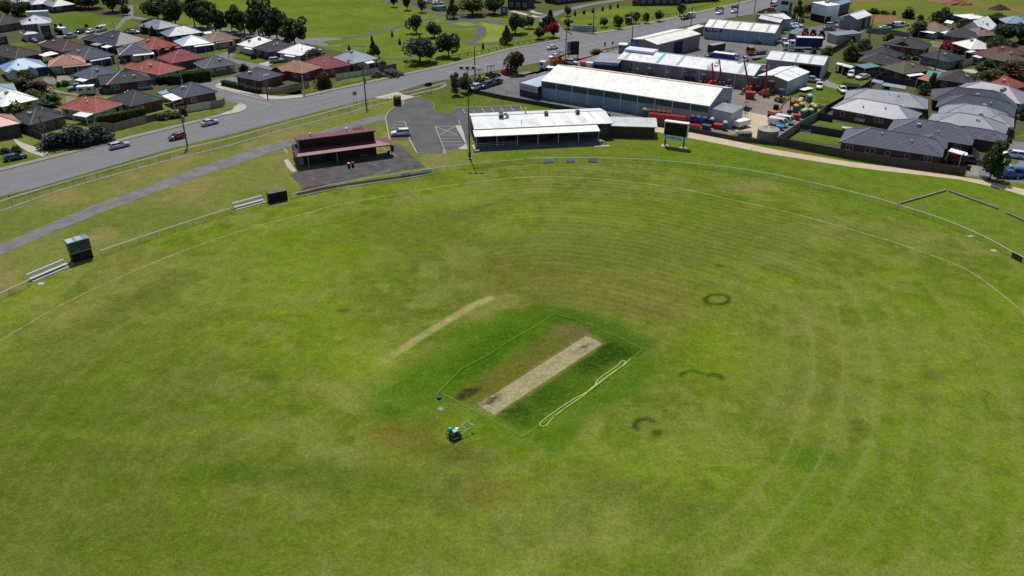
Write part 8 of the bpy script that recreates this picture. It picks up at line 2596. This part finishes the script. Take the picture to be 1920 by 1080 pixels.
tree('round', 'mid', (991.5, 53), 28.6, 21, 'small tree between the big dark tree and cone tree', PT)
tree('cone', 'pine', (1031, 55), 19, 30, 'dark cone shaped tree behind the bright red tree', PT)
tree('cone', 'dark', (1018, 55), 34, 20, 'low dark tree left of the cone shaped one', PT)
tree('round', 'maroon', (1011, 73), 51.6, 21, 'dark red tree left of the bright red one', PT)
tree('round', 'red', (1037, 70), 42.7, 28, 'bright red flowering tree at the park street corner', PT)
tree('round', 'rust', (4, 60, 835), 590, 240, 'round tree with rusty new leaves at the yard entrance')
tree('euc', 'olive', (3, 1300, 1070), 840, 150, 'thin shrubby tree left of the parked cars')
tree('euc', 'grey', (3, 1400, 1045), 830, 140, 'thin shrubby tree behind the flood light mast')
EU = 'tall dark trees along the left park edge'
for lab, b_, t_, w_ in (('tallest dark eucalypt in the row behind white roofs', (2, 1000, 420), -20, 320), ('forked dark eucalypt left of the tallest', (2, 830, 374), 70, 260), ('dark eucalypt right of the tallest', (2, 1200, 458), 95, 290), ('rightmost eucalypt of the row at the park edge', (2, 1400, 500), 210, 310),
      ('leaning dark eucalypt in the middle of the row', (2, 510, 355), 80, 260), ('dark eucalypt behind the leaning one', (2, 420, 312), 10, 230), ('broad dark tree above the grey metal roof', (2, 275, 302), -30, 260), ('crooked dark tree left of the broad one', (2, 60, 292), -30, 270), ('slim dark tree beside the leaning eucalypt', (2, 570, 362), 140, 130),
      ('small dark tree between leaning and forked eucalypts', (2, 690, 352), 120, 170), ('big dark tree behind the grey hip roof by the lawn', (1, 1770, 224), -40, 330), ('dark tree right of the big one behind the grey hip roof', (1, 1905, 205), -40, 220), ('dark tree at the top above the cul de sac lawn, right', (1, 1270, 138), -80, 300),
      ('dark tree at the top above the cul de sac lawn, middle', (1, 1000, 95), -90, 300), ('dark tree at the top above the cul de sac lawn, left', (1, 850, 85), -90, 260), ('thin dark sapling at the service road bend', (1, 1420, 172), 60, 100)):
 tree('euc' if 'tree' not in lab else 'round', 'dark', b_, t_, w_, lab, EU)
for lab, b_, t_, w_, sh in (('dark tree left of the two storey house', (1, 275, 175), 0, 170, 'round'), ('big dark tree at the top left corner', (1, 90, 185), 5, 220, 'round'), ('dark shrub beside the dark tree at the top left', (1, 180, 178), 110, 120, 'bush')):
 tree(sh, 'dark', b_, t_, w_, lab)
SH = 'garden shrubs left of the main road'
for sh, lf, b_, t_, w_, lab in (('bush', 'olive', (1, 290, 890), 790, 190, 'olive shrub in front of the blue roofed house'), ('bush', 'dark', (1, 250, 1015), 880, 330, 'large dark shrub below the olive shrub'), ('bush', 'maroon', (1, 430, 1045), 920, 270, 'purplish dark shrub beside the concrete drive'), ('bush', 'mid', (1, 370, 1090), 1015, 240, 'low green shrub below the purplish one'),
        ('bush', 'mid', (7, 590, 165), 30, 280, 'tall leafy hedge shrub beside the side lane, right'), ('bush', 'mid', (7, 330, 180), 75, 300, 'tall leafy hedge shrub beside the white roof'), ('bush', 'bright', (7, 200, 250), 115, 260, 'pale green shrub below the white roof'), ('bush', 'mid', (7, 40, 265), 170, 220, 'green shrub at the left edge above the charcoal roof'),
        ('bush', 'teal', (7, 640, 640), 480, 320, 'sprawling blue green conifer shrub at the road, left'), ('bush', 'teal', (7, 870, 610), 400, 360, 'sprawling blue green conifer shrub at the road, middle'), ('bush', 'grey', (7, 1110, 570), 375, 330, 'sprawling grey green shrub at the road, right'), ('bush', 'dark', (2, 1635, 690), 553, 300, 'big dark bush in front of the white roof'),
        ('bush', 'rust', (2, 1720, 985), 800, 180, 'pinkish shrub behind the tan fence'), ('bush', 'mid', (3, 120, 790), 680, 200, 'green shrub against the pale grey roofed house, left'), ('bush', 'olive', (3, 220, 805), 720, 120, 'yellow green shrub at the park corner house'), ('bush', 'mid', (3, 470, 745), 680, 110, 'green shrub right of the white patio by the park'), ('bush', 'mid', (3, 360, 750), 690, 110, 'shrub under the patio roof at the park corner'),
        ('bush', 'grey', (3, 560, 850), 780, 230, 'low silvery groundcover shrub at the park corner fence'), ('bush', 'grey', (3, 400, 860), 800, 160, 'low silvery shrub left of the groundcover'), ('bush', 'maroon', (2, 830, 795), 718, 120, 'dark red shrub at the end of the blue slate house'), ('bush', 'dark', (2, 930, 660), 595, 90, 'dark shrub on the court lawn'), ('bush', 'olive', (7, 200, 690), 615, 110, 'olive shrub beside the dark parked car'),
        ('bush', 'mid', (7, 60, 700), 640, 150, 'low garden shrub at the left edge'), ('bush', 'bright', (7, 1840, 320), 250, 200, 'bright green shrubs behind the grey paling fence'), ('bush', 'mid', (8, 40, 300), 230, 200, 'green shrub below the white patio roof'), ('bush', 'dark', (8, 150, 280), 185, 110, 'dark shrub at the end of the cream wall'),
        ('bush', 'bright', (2, 60, 450), 405, 200, 'pale green garden bed below the grey metal roof'), ('bush', 'mid', (1, 1750, 700), 660, 90, 'small shrub below the red brick house'), ('bush', 'mid', (1, 1520, 830), 780, 150, 'green shrub beside the orange red roof'), ('bush', 'mid', (1, 670, 980), 920, 60, 'small hedge shrub at the caravan drive, left'), ('bush', 'mid', (1, 740, 970), 905, 100, 'small hedge shrub at the caravan drive, right'),
        ('bush', 'dark', (1, 1480, 370), 320, 220, 'dark hedge shrub above the black roof'), ('bush', 'bright', (1, 1850, 470), 425, 180, 'pale flowering hedge below the grey hip roof'), ('cone', 'pine', (1, 1640, 380), 280, 70, 'dark pencil shrub in front of the grey hip roof, left'), ('cone', 'pine', (1, 1725, 400), 295, 80, 'dark pencil shrub in front of the grey hip roof, right'),
        ('round', 'mid', (1, 975, 325), 270, 45, 'small sapling on the cul de sac lawn'), ('bush', 'rust', (1, 1190, 560), 520, 140, 'red flowering shrub below the black roof'), ('bush', 'grey', (1, 130, 320), 270, 90, 'pale shrub beside the two storey house'), ('bush', 'mid', (1, 580, 440), 400, 90, 'shrub at the foot of the two storey house')):
 tree(sh, lf, b_, t_, w_, lab, SH if sh == 'bush' else None)
tall = [(1265, 300, 0.7), ]
hedge('tall clipped green hedge at the side street bend, right part', (2, 140, 935), (2, 455, 900), 3.0, 2.6)
hedge('clipped green hedge at the side street bend, left part', (2, -30, 945), (2, 120, 935), 2.4, 2.4)
hedge('clipped hedge on top of the tan paling fence by the main road', (7, 1100, 395), (7, 1640, 290), 2.3, 1.3, 'bright')
hedge('dark clipped hedge around the corner brick house', (2, 590, 955), (2, 1020, 1055), 1.3, 1.5, 'dark')
hedge('hedge behind the red brick gable house', (1, 1790, 950), (1, 1915, 925), 2.2, 1.6)
# young trees in guards on the park lawns
GUARD = M('tree_guard', (0.018, 0.028, 0.016), 0.8, 0.1)
for i, p_ in enumerate(((3, 345, 462), (3, 573, 412), (3, 657, 503), (3, 884, 458), (3, 90, 574), (3, 1595, 548), (4, 710, 178), (4, 810, 160), (4, 910, 143), (4, 1020, 121), (4, 1105, 102), (4, 1190, 88))):
 r = empty('tree_guard', at(p_), 0.3 * i, ('young tree in a dark guard on the near park lawn, ' + ('left of the conifer', 'farthest up the lawn', 'below the curved path', 'behind the wide tree', 'nearest the white roofs', 'near the rail fence')[i] if i < 6 else 'young tree in a dark guard along the far park lawn, %s from the left' % ORD[i - 6]), 'tree guard', 'guarded saplings near' if i < 6 else 'guarded saplings far')
 box_child('guard', r, -0.4, 0.4, -0.4, 0.4, 0, 1.3, GUARD)
 for x in (-0.42, 0.42): MB().tube((x, 0, 0), (x, 0, 1.6), 0.04, 5).build('stake', WOOD, r)
 MB().lathe([(0.1, 1.3), (0.3, 1.5), (0.25, 1.9), (0.02, 2.2)], 7).build('sapling', LEAF['dark'], r)
SM = 'small street trees across the park street'
for lf, b_, t_, w_, lab in (('rust', (4, 625, 183), 65, 85, 'small rusty tree at the school drive'), ('dark', (4, 1035, 303), 205, 98, 'small dark tree left of the bus shelter'), ('dark', (4, 1210, 323), 190, 115, 'dark tree beside the rail fence left of the shelter'), ('dark', (4, 1185, 290), 165, 95, 'dark tree behind the one beside the rail fence'),
       ('rust', (4, 1390, 262), 135, 112, 'rusty tree right of the bus shelter'), ('rust', (4, 1510, 258), 145, 100, 'rusty tree second from the bus shelter'), ('rust', (4, 1650, 238), 115, 95, 'rusty tree third from the bus shelter'), ('dark', (4, 630, 323), 215, 120, 'dark tree beside the white pillar'), ('dark', (4, 1885, 178), 50, 100, 'dark tree at the park edge far right'), ('dark', (4, 1300, 205), 150, 80, 'small dark tree behind the bus shelter'),
       ('mid', (5, 1290 - 1280 + 5, 130), 60, 40, 'thin young tree on the far park verge')):
 tree('round', lf, b_, t_, w_, lab, SM)
tree('bush', 'dark', (4, 880, 302), 265, 62, 'low dark bush behind the pale entrance wall')
tree('bush', 'mid', (4, 950, 605), 550, 140, 'round clipped bush at the showroom entrance')
tree('bush', 'mid', (5, 890, 145), 115, 45, 'small bush beside the main road at the workshop')
tree('cone', 'olive', q9(520, 375), 0, 24, 'tall olive dark tree beside the warehouse')
tree('spread', 'rust', q9(800, 300), 5, 34, 'broad rusty brown tree in front of the white warehouse')
tree('bush', 'mid', q9(430, 350), 28, 12, 'small bush at the warehouse entry')
for i, (x, y, t, w, sh) in enumerate(((430, 30, -90, 150, 'round'), (560, 20, -80, 130, 'spread'), (720, 5, -90, 150, 'round'), (1380, 60, 0, 90, 'bush'), (1500, 40, -60, 110, 'round'), (1640, 45, -20, 130, 'bush'), (1800, 40, -50, 120, 'round'), (250, 20, -80, 160, 'round'))):
 tree(sh, ('dark', 'mid', 'olive')[i % 3], (4, x, y), t, w, ('first', 'second', 'third', 'fourth', 'fifth', 'sixth', 'seventh', 'eighth')[i] + ' tree planted in front of the dark buildings along the top edge', 'trees along the top edge')
IB = 'bushes at the edge of the truck yard'
for lf, b_, t_, w_, lab in (('bright', (1550, 102), 86, 24, 'bright green bush behind the open fronted shed, right'), ('bright', (1526, 101), 90, 13, 'bright green bush left of the pale dish'), ('mid', (1593, 112), 79, 38, 'big green bush at the yard fence corner'), ('dark', (1608, 100), 78, 26, 'dark bush behind the big green one'), ('grey', (1621, 90), 73, 28, 'grey green bush right of the dark one')):
 tree('bush', lf, b_, t_, w_, lab, IB)
RT = 'trees among the houses on the right'
for sh, lf, b_, t_, w_, lab in (('bush', 'dark', (6, 610, 205), 80, 145, 'dark round bush in the paddock'), ('bush', 'dark', (6, 1010, 240), 85, 200, 'dark big bush at the paddock edge, right lobe'), ('bush', 'dark', (6, 930, 262), 130, 170, 'dark bush at the paddock edge, left lobe'), ('bush', 'dark', (6, 720, 405), 215, 190, 'dark thicket above the red gable house'), ('bush', 'mid', (6, 1240, 330), 210, 230, 'green thicket behind the long grey roof'),
        ('bush', 'dark', (6, 1430, 305), 222, 120, 'dark shrub right of the green thicket'), ('round', 'dark', (6, 1590, 270), 150, 220, 'dark tree below the white roof at the top right'), ('bush', 'grey', (6, 1600, 280), 190, 140, 'grey green tree among dark ones at the top right'), ('round', 'dark', (6, 1700, 500), 290, 310, 'large dark tree right of the gabled house'), ('round', 'dark', (6, 1600, 650), 410, 290, 'large dark tree right of the white roof'),
        ('round', 'dark', (6, 1860, 480), 275, 200, 'dark tree at the right edge, upper'), ('round', 'olive', (6, 1550, 1015), 790, 350, 'large olive yellow tree on the right'), ('bush', 'rust', (6, 1760, 870), 690, 320, 'brown green thicket right of the olive yellow tree'), ('bush', 'mid', (6, 1490, 790), 670, 220, 'green bushes above the olive yellow tree'), ('bush', 'mid', (6, 1600, 740), 655, 150, 'pale green bush below the maroon roof'),
        ('bush', 'red', (6, 1050, 578), 470, 215, 'red flowering bush beside the white roof'), ('bush', 'bright', (6, 1080, 605), 565, 110, 'bright green shrub under the red flowering bush'), ('bush', 'mid', (6, 405, 460), 370, 130, 'round green bush at the court street'), ('bush', 'dark', (6, 40, 620), 470, 150, 'dark bush at the industrial fence'), ('bush', 'mid', (6, 110, 555), 450, 180, 'green bush beside the white gutter strip'), ('bush', 'dark', (6, 600, 670), 618, 115, 'small dark shrub between dark roofs, left'),
        ('bush', 'dark', (6, 690, 675), 632, 85, 'small dark shrub between dark roofs, right'), ('cypress', 'pine', (6, 862, 1035), 822, 80, 'dark pencil cypress in the back garden'), ('bush', 'dark', (6, 790, 1055), 930, 150, 'dark bush left of the cypress'), ('bush', 'olive', (6, 1890, 420), 360, 100, 'olive tree top at the right edge'), ('bush', 'maroon', (6, 1890, 500), 440, 120, 'reddish dark bush at the right edge'), ('round', 'dark', (6, 1890, 870), 700, 110, 'dark tree at the right edge below the brown thicket'),
        ('bush', 'mid', (6, 755, 225), 165, 82, 'small bush in the paddock left of the big dark one'), ('bush', 'dark', (6, 230, 150), 90, 150, 'low dark scrub at the paddock edge, left'), ('bush', 'dark', (6, 340, 155), 118, 120, 'low dark scrub at the paddock edge, right'), ('bush', 'mid', (6, 455, 165), 120, 50, 'small shrub in the paddock'), ('euc', 'dark', (13, 1530, 1000), 580, 280, 'leafy dark tree at the end of the brown path fence'),
        ('bush', 'dark', (6, 1200, 610), 555, 90, 'dark shrub below the white roof'), ('bush', 'dark', (6, 1190, 770), 715, 80, 'dark shrub at the pale garage door'), ('bush', 'dark', (13, 1050, 820), 750, 90, 'dark shrub at the corner of the front slate house'), ('bush', 'mid', (6, 370, 1010), 930, 90, 'dark conifer shrub by the blue grey shed roof'), ('bush', 'grey', (6, 1040, 970), 940, 90, 'grey shrub by the striped patio'), ('bush', 'dark', (13, 1900, 330), 250, 90, 'dark shrub at the right edge of the court'),
        ('bush', 'olive', (13, 1760, 585), 545, 60, 'small yellowish bush at the court lawn'), ('cypress', 'bright', (13, 775, 360), 295, 50, 'small green conifer with yellow top between the grey roofs')):
 tree(sh, lf, b_, t_, w_, lab, RT)
# tufts along the foot of the brown path fence are part of the verge
for lab, p_, sz, hgt in (('mound of red soil in the paddock', (6, 1170, 50), 6.5, 2.6), ('dark mound of soil in the paddock at the right', (6, 1640, 105), 5.0, 2.2)):
 g = at(p_)
 m = MB()
 rnd = random.Random(int(sz * 10))
 n, rings = 18, 6
 pts = []
 for j in range(rings):
  t = j / (rings - 1)
  for k in range(n):
   a = 2 * math.pi * k / n
   r_ = sz * (1 - t) * (1 + 0.12 * rnd.uniform(-1, 1))
   pts.append((r_ * math.cos(a), r_ * 0.6 * math.sin(a), hgt * t ** 0.8 + rnd.uniform(-0.1, 0.1) * (j > 0)))
 m.add(pts, [(j * n + k, j * n + (k + 1) % n, (j + 1) * n + (k + 1) % n, (j + 1) * n + k) for j in range(rings - 1) for k in range(n)])
 o = m.build('soil_mound', SOIL if 'red' in lab else MULCH)
 o.location = g
 tag(o, lab, 'soil mound')

# ------------------------------------------------------------------ poles
power_pole((8, 190, 630), 130, 'leaning timber pole with transformer beside the maroon car', 2, tr=True)
power_pole((687, 201), 120, 'timber power pole with transformer platform near the reserve entrance', 1, tr=True)
power_pole((3, 1505, 910), 520, 'tall timber pole behind the flood light tower', 0, light=True)
power_pole((7, 545, 660), 280, 'short dark timber pole beside the sprawling shrubs', 1)
power_pole((8, 1095, 98), -70, 'thin street pole at the side street corner', 0, light=True)
power_pole((4, 603, 650), 340, 'timber pole in front of the black hoarding', 0, light=True)
power_pole((4, 912, 378), 95, 'timber pole beside the pale entrance wall', 1)
power_pole((4, 1352, 428), 215, 'timber pole beside the cream roofed shed', 0, light=True)
power_pole((5, 88, 320), 70, 'pole with dark box beside the navy wall sign shed', 0, light=True)
power_pole((5, 612, 185), -30, 'timber pole beside the white gable workshop', 1)
power_pole((5, 803, 148), -20, 'timber pole at the workshop corner by the road', 1)
power_pole((5, 985, 100), -40, 'timber pole at the far end of the road', 1)
power_pole((6, 915, 800), 560, 'leaning dark pole among the houses on the right', 0)
power_pole((6, 1155, 420), 270, 'pole beside the tan roofed house on the right', 1)
power_pole((6, 178, 425), 165, 'pole beside the grey gable shed', 1)
power_pole((2, 657, 660), 590, 'short street light in the court', 0, light=True, mat=STEEL)
power_pole((1, 1297, 385), 230, 'thin street light on the cul de sac lawn', 0, light=True, mat=STEEL)
power_pole((1, 1345, 800), 640, 'thin street light beside the slate roofed house', 0, light=True, mat=STEEL)
power_pole((8, 1505, 50), -170, 'thin post on the verge near the side street corner', 0, mat=STEEL)

# ------------------------------------------------------------------ vehicles
RDIR = 48.0
car('wagon', 'silver', (7, 1348, 640), RDIR, 'silver blue wagon driving along the main road')
car('sedan', 'silver', (8, 445, 382), RDIR, 'silver sedan driving behind the maroon car')
car('hatch', 'maroon', (8, 75, 545), RDIR + 180, 'maroon hatchback passing the leaning power pole')
car('wagon', 'navy', (7, 178, 775), 42, 'dark blue wagon parked on the left verge')
car('sedan', 'white', (4, 455, 552), RDIR - 8, 'white sedan driving near the dark red tree')
car('sedan', 'white', (4, 478, 655), RDIR + 172, 'white sedan on the near lane beside the yard entrance')
car('suv', 'white', (9, 668, 505), 180 + math.degrees(ang((9, 600, 505), (9, 745, 498))), 'white four wheel drive parked in the club car park')
car('suv', 'silver', (3, 1500, 1015), 235, 'silver four wheel drive parked at the rental yard fence')
car('suv', 'dark', (3, 1630, 985), 235, 'black four wheel drive parked in the middle at the yard fence')
car('ute', 'navy', (3, 1740, 950), 235, 'dark blue ute parked at the yard fence, right of three')
car('suv', 'silver', (4, 672, 725), -30, 'silver four wheel drive in the rental yard entrance')
truck('white crew cab truck at the rental yard gate', (4, 410, 790), 160, 'white', 'flat', WHITE, 6.0)
RC = 'cars far along the main road'
for k_, c_, p_, h_, lab in (('suv', 'grey', (5, 418, 122), RDIR, 'grey four wheel drive far along the road'), ('sedan', 'white', (5, 415, 158), RDIR + 180, 'white car in front of the grey four wheel drive far up the road'), ('hatch', 'maroon', (5, 590, 95), RDIR, 'maroon car far up the road'), ('sedan', 'white', (5, 580, 142), RDIR + 180, 'white car below the maroon one far up the road'),
       ('van', 'white', (5, 1028, 68), RDIR, 'white van far up the road beside the verge'), ('suv', 'red', (5, 1010, 135), -20, 'dark red car parked at the far workshop'), ('van', 'white', (5, 92, 198), RDIR + 180, 'white van beside the navy sign shed pole'), ('suv', 'dark', (5, 25, 218), RDIR + 180, 'dark car behind the white van on the road')):
 car(k_, c_, p_, h_, lab, RC)
YC = 'vehicles parked in the industrial yards'
for k_, c_, p_, h_, lab in (('ute', 'grey', (5, 505, 660), -120, 'dark grey ute, left of three silver utes behind the long shed'), ('ute', 'silver', (5, 590, 672), -120, 'silver ute in the middle of three behind the long shed'), ('ute', 'silver', (5, 690, 695), -120, 'silver ute, right of three behind the long shed'), ('ute', 'dark', (5, 330, 650), 200, 'black tray ute beside the dark container'),
       ('ute', 'white', (5, 1140, 488), -20, 'white ute at the end of the navy sign shed'), ('sedan', 'white', (5, 1195, 315), -30, 'white car, left of three behind the navy sign shed'), ('sedan', 'white', (5, 1235, 312), -30, 'white car in the middle of three behind the navy sign shed'), ('sedan', 'white', (5, 1280, 300), -30, 'white car, right of three behind the navy sign shed'),
       ('suv', 'white', (12, 1288, 262), -115, 'white four wheel drive on the yard lawn'), ('sedan', 'white', (12, 1418, 290), -150, 'white sedan on the yard lawn, right'), ('ute', 'white', (12, 935, 392), -110, 'white ute on the yard drive'), ('ute', 'white', (12, 1190, 438), -95, 'white ute beside the dark covered boat'), ('ute', 'silver', (12, 850, 322), -35, 'pale ute beside the open fronted shed'),
       ('van', 'white', (12, 470, 815), -42, 'white van with dark side windows in the rental yard, front'), ('van', 'white', (12, 545, 785), -42, 'white van behind the front one in the rental yard'), ('suv', 'silver', q9(1150, 490), -25, 'silver four wheel drive at the paddock shed'), ('sedan', 'grey', q9(1100, 545), -10, 'grey car in front of the silver one at the paddock shed')):
 car(k_, c_, p_, h_, lab, YC)
truck('truck with navy curtain sides and white roof in the truck yard', (5, 1370, 545), 172, 'white', 'curtain', M('curtain_navy', (0.012, 0.018, 0.11), 0.6, 0.1), 11.0, YC, 2.9)
truck('orange cab tray truck in the truck yard', (5, 830, 610), 200, 'orange', 'flat', DGREY, 7.5, YC)
truck('white flat tray truck in front of the navy curtain truck', (5, 1240, 575), 175, 'white', 'flat', DGREY, 7.5, YC)
for lab, p_, m_, L_, H_, rz in (('dark steel container in the truck yard', (5, 375, 580), M('container_dark', (0.035, 0.042, 0.045), 0.6, 0.15, 0.8), 6.5, 2.6, 0.65), ('blue and white trailer box behind the long grey shed', (5, 460, 680), M('trailer_blue', (0.05, 0.06, 0.26), 0.6, 0.1), 7.0, 2.4, -0.55)):
 r = empty('container', at(p_), rz, lab, 'container', YC)
 box_child('body', r, -L_ / 2, L_ / 2, -1.2, 1.2, 0.15, H_, m_)
 box_child('roof', r, -L_ / 2 - 0.04, L_ / 2 + 0.04, -1.24, 1.24, H_, H_ + 0.08, GREYP if 'dark' in lab else WHITE)
 for k in range(8): box_child('rib', r, -L_ / 2 + (k + 0.5) * L_ / 8 - 0.05, -L_ / 2 + (k + 0.5) * L_ / 8 + 0.05, -1.24, -1.203, 0.2, H_ - 0.05, m_)
for lab, p_, c_ in (('low flat trailer with steel beams in the truck yard', (5, 500, 600), DGREY), ('empty flat trailer by the blue grey shed wall', (5, 850, 490), DGREY), ('flat trailer right of the orange truck', (5, 830, 665), WOOD), ('small trailer beside the open fronted shed', (12, 785, 425), WHITE), ('white box trailer beside the annexe', (12, 60, 830), WHITE)):
 r = empty('trailer', at(p_), 0.6, lab, 'trailer', YC)
 box_child('deck', r, -2.2, 2.2, -1.0, 1.0, 0.6, 0.75 if 'box' not in lab else 1.9, c_)
 MB().tube((2.2, 0, 0.6), (3.4, 0, 0.5), 0.06, 6).build('drawbar', DGREY, r)
 wheel_set(r, (-0.5, 0.4), (-1.0, 1.0), 0.36)
r = empty('boat', at((12, 1290, 405)), -0.25, 'dark covered boat on the yard grass at the fence', 'boat')
MB().fru([(-2.6, -0.9, 0.4), (2.0, -0.9, 0.4), (2.0, 0.9, 0.4), (-2.6, 0.9, 0.4)], [(-2.7, -1.1, 1.1), (2.8, -0.9, 1.1), (2.8, 0.9, 1.1), (-2.7, 1.1, 1.1)]).build('hull', M('boat_cover', (0.03, 0.035, 0.04), 0.8, 0.15), r)
MB().fru([(-2.7, -1.1, 1.1), (2.8, -0.9, 1.1), (2.8, 0.9, 1.1), (-2.7, 1.1, 1.1)], [(-2.3, -0.3, 1.9), (1.6, -0.2, 1.7), (1.6, 0.2, 1.7), (-2.3, 0.3, 1.9)]).build('cover', M('boat_cover', None), r)
wheel_set(r, (-0.3,), (-0.9, 0.9), 0.34)

def tractor(pos, label, rz):
 g = at(pos)
 root = empty('tractor', g, rz, label, 'tractor', 'red tractors in the gravel yard')
 TR = M('tractor_red', (0.22, 0.02, 0.025), 0.45, 0.12)
 MB().fru([(0.2, -0.45, 0.8), (2.3, -0.4, 0.8), (2.3, 0.4, 0.8), (0.2, 0.45, 0.8)], [(0.2, -0.45, 1.75), (2.2, -0.35, 1.55), (2.2, 0.35, 1.55), (0.2, 0.45, 1.75)]).build('bonnet', TR, root)
 MB().fru([(-1.1, -0.8, 1.2), (0.25, -0.8, 1.2), (0.25, 0.8, 1.2), (-1.1, 0.8, 1.2)], [(-1.0, -0.75, 2.7), (0.1, -0.75, 2.7), (0.1, 0.75, 2.7), (-1.0, 0.75, 2.7)]).build('cab', GLASS, root)
 box_child('cab_roof', root, -1.15, 0.3, -0.85, 0.85, 2.7, 2.85, BLACK)
 box_child('chassis', root, -1.0, 2.0, -0.35, 0.35, 0.6, 1.2, BLACK)
 wheel_set(root, (-0.7,), (-0.95, 0.95), 0.85, 0.5)
 wheel_set(root, (1.6,), (-0.85, 0.85), 0.55, 0.35)

for lab, p_ in (('red tractor, left of the pair in the gravel yard', q9(660, 660)), ('red tractor, right of the pair in the gravel yard', q9(800, 680)), ('red tractor standing alone in the gravel yard', q9(955, 700)), ('red tractor by the grey roofed store, left', q9(1420, 740)), ('red tractor by the grey roofed store, right', q9(1500, 790))):
 tractor(p_, lab, -2.0)
r = empty('plough', q9(0, 0) and at(q9(1140, 700)), 0.1, 'red disc plough between the tractors', 'plough', 'red tractors in the gravel yard')
m = MB().box(-1.7, 1.7, -0.1, 0.1, 0.55, 0.75).box(-0.2, 0.2, 0, 1.2, 0.55, 0.75)
m.build('frame', M('tractor_red', None), r)
for k in range(7): MB().tube((-1.5 + k * 0.5, -0.1, 0.35), (-1.4 + k * 0.5, 0.1, 0.35), 0.35, 10).build('disc', STEEL, r)
LC = 'cars parked in the streets on the left'
for k_, c_, p_, h_, lab in (('ute', 'silver', (1, 795, 428), 200, 'silver ute beside the caravan'), ('suv', 'dark', (1, 905, 375), -100, 'dark car on the cul de sac lawn'), ('hatch', 'white', (1, 1015, 372), -95, 'small white car on the cul de sac lawn'), ('van', 'white', (1, 1143, 350), -100, 'white van on the cul de sac lawn'), ('hatch', 'blue', (1, 388, 472), -40, 'blue car in front of the cream double garage'),
       ('ute', 'lightblue', (1, 868, 1005), 225, 'blue ute beside the white camper'), ('hatch', 'lightblue', (1, 1640, 1005), 30, 'pale blue car behind the brick gable house'), ('sedan', 'white', (1, 1510, 378), 10, 'white car behind the dark hedge shrub'), ('suv', 'silver', (2, 1190, 702), 25, 'silver four wheel drive in the court driveway'), ('van', 'lightblue', (3, 1130, 120), 5, 'pale van at the top of the park'),
       ('hatch', 'navy', (3, 1062, 112), 60, 'dark blue car left of the pale van'), ('sedan', 'white', (3, 1000, 32), 20, 'white car in the school car park, left'), ('sedan', 'white', (3, 1085, 48), 20, 'white car in the school car park, right')):
 car(k_, c_, p_, h_, lab, LC)
r = empty('caravan', at((1, 700, 385)), math.radians(-30), 'white caravan with dark front beside the two storey house', 'caravan')
MB().fru([(-2.8, -1.1, 0.5), (2.8, -1.1, 0.5), (2.8, 1.1, 0.5), (-2.8, 1.1, 0.5)], [(-2.7, -1.1, 2.6), (2.2, -1.1, 2.6), (2.2, 1.1, 2.6), (-2.7, 1.1, 2.6)]).build('body', WHITE, r)
box_child('front_panel', r, -2.6, 2.4, -1.14, -1.103, 0.6, 1.7, BLACK)
wheel_set(r, (-0.3, 0.6), (-1.0, 1.0), 0.34)
r = empty('camper', at((1, 985, 1065)), math.radians(15), 'white camper trailer with striped side in the drive', 'caravan')
box_child('body', r, -2.2, 2.2, -1.05, 1.05, 0.5, 2.5, M('camper_white', (0.5, 0.52, 0.48), 0.5, 0.1))
for x in (-1.3, 0.9): box_child('window', r, x - 0.5, x + 0.5, -1.09, -1.053, 1.5, 2.1, GLASS)
box_child('roof', r, -2.25, 2.25, -1.1, 1.1, 2.5, 2.6, WHITE)
wheel_set(r, (-0.2,), (-1.0, 1.0), 0.34)
CR = 'cars parked in the court on the right'
for k_, c_, p_, h_, lab in (('suv', 'white', (13, 1785, 752), 155, 'white four wheel drive by the court lawn'), ('hatch', 'white', (13, 1670, 880), 10, 'white car half hidden by the leafy dark tree'), ('ute', 'blue', (13, 1735, 978), 175, 'bright blue ute at the end of the walking path fence'), ('ute', 'dark', (13, 1300, 815), -20, 'black ute beside the red trailer'),
       ('sedan', 'white', (6, 355, 328), 10, 'white car beside the paddock fence, front'), ('suv', 'dark', (6, 412, 318), 10, 'dark car behind the white one at the paddock fence'), ('van', 'white', (6, 500, 305), 15, 'white van at the paddock fence'), ('sedan', 'white', (6, 565, 290), 15, 'white car right of the van at the paddock fence'), ('sedan', 'white', (6, 97, 885), -160, 'white sedan on the yard lawn near the charcoal fence')):
 car(k_, c_, p_, h_, lab, CR)
bv = car('van', 'blue', (13, 1850, 965), 175, 'blue van behind the bright blue ute', CR)
wheelie_bin((13, 1292, 895), DGREY, 'dark wheelie bin at the end of the walking path fence')
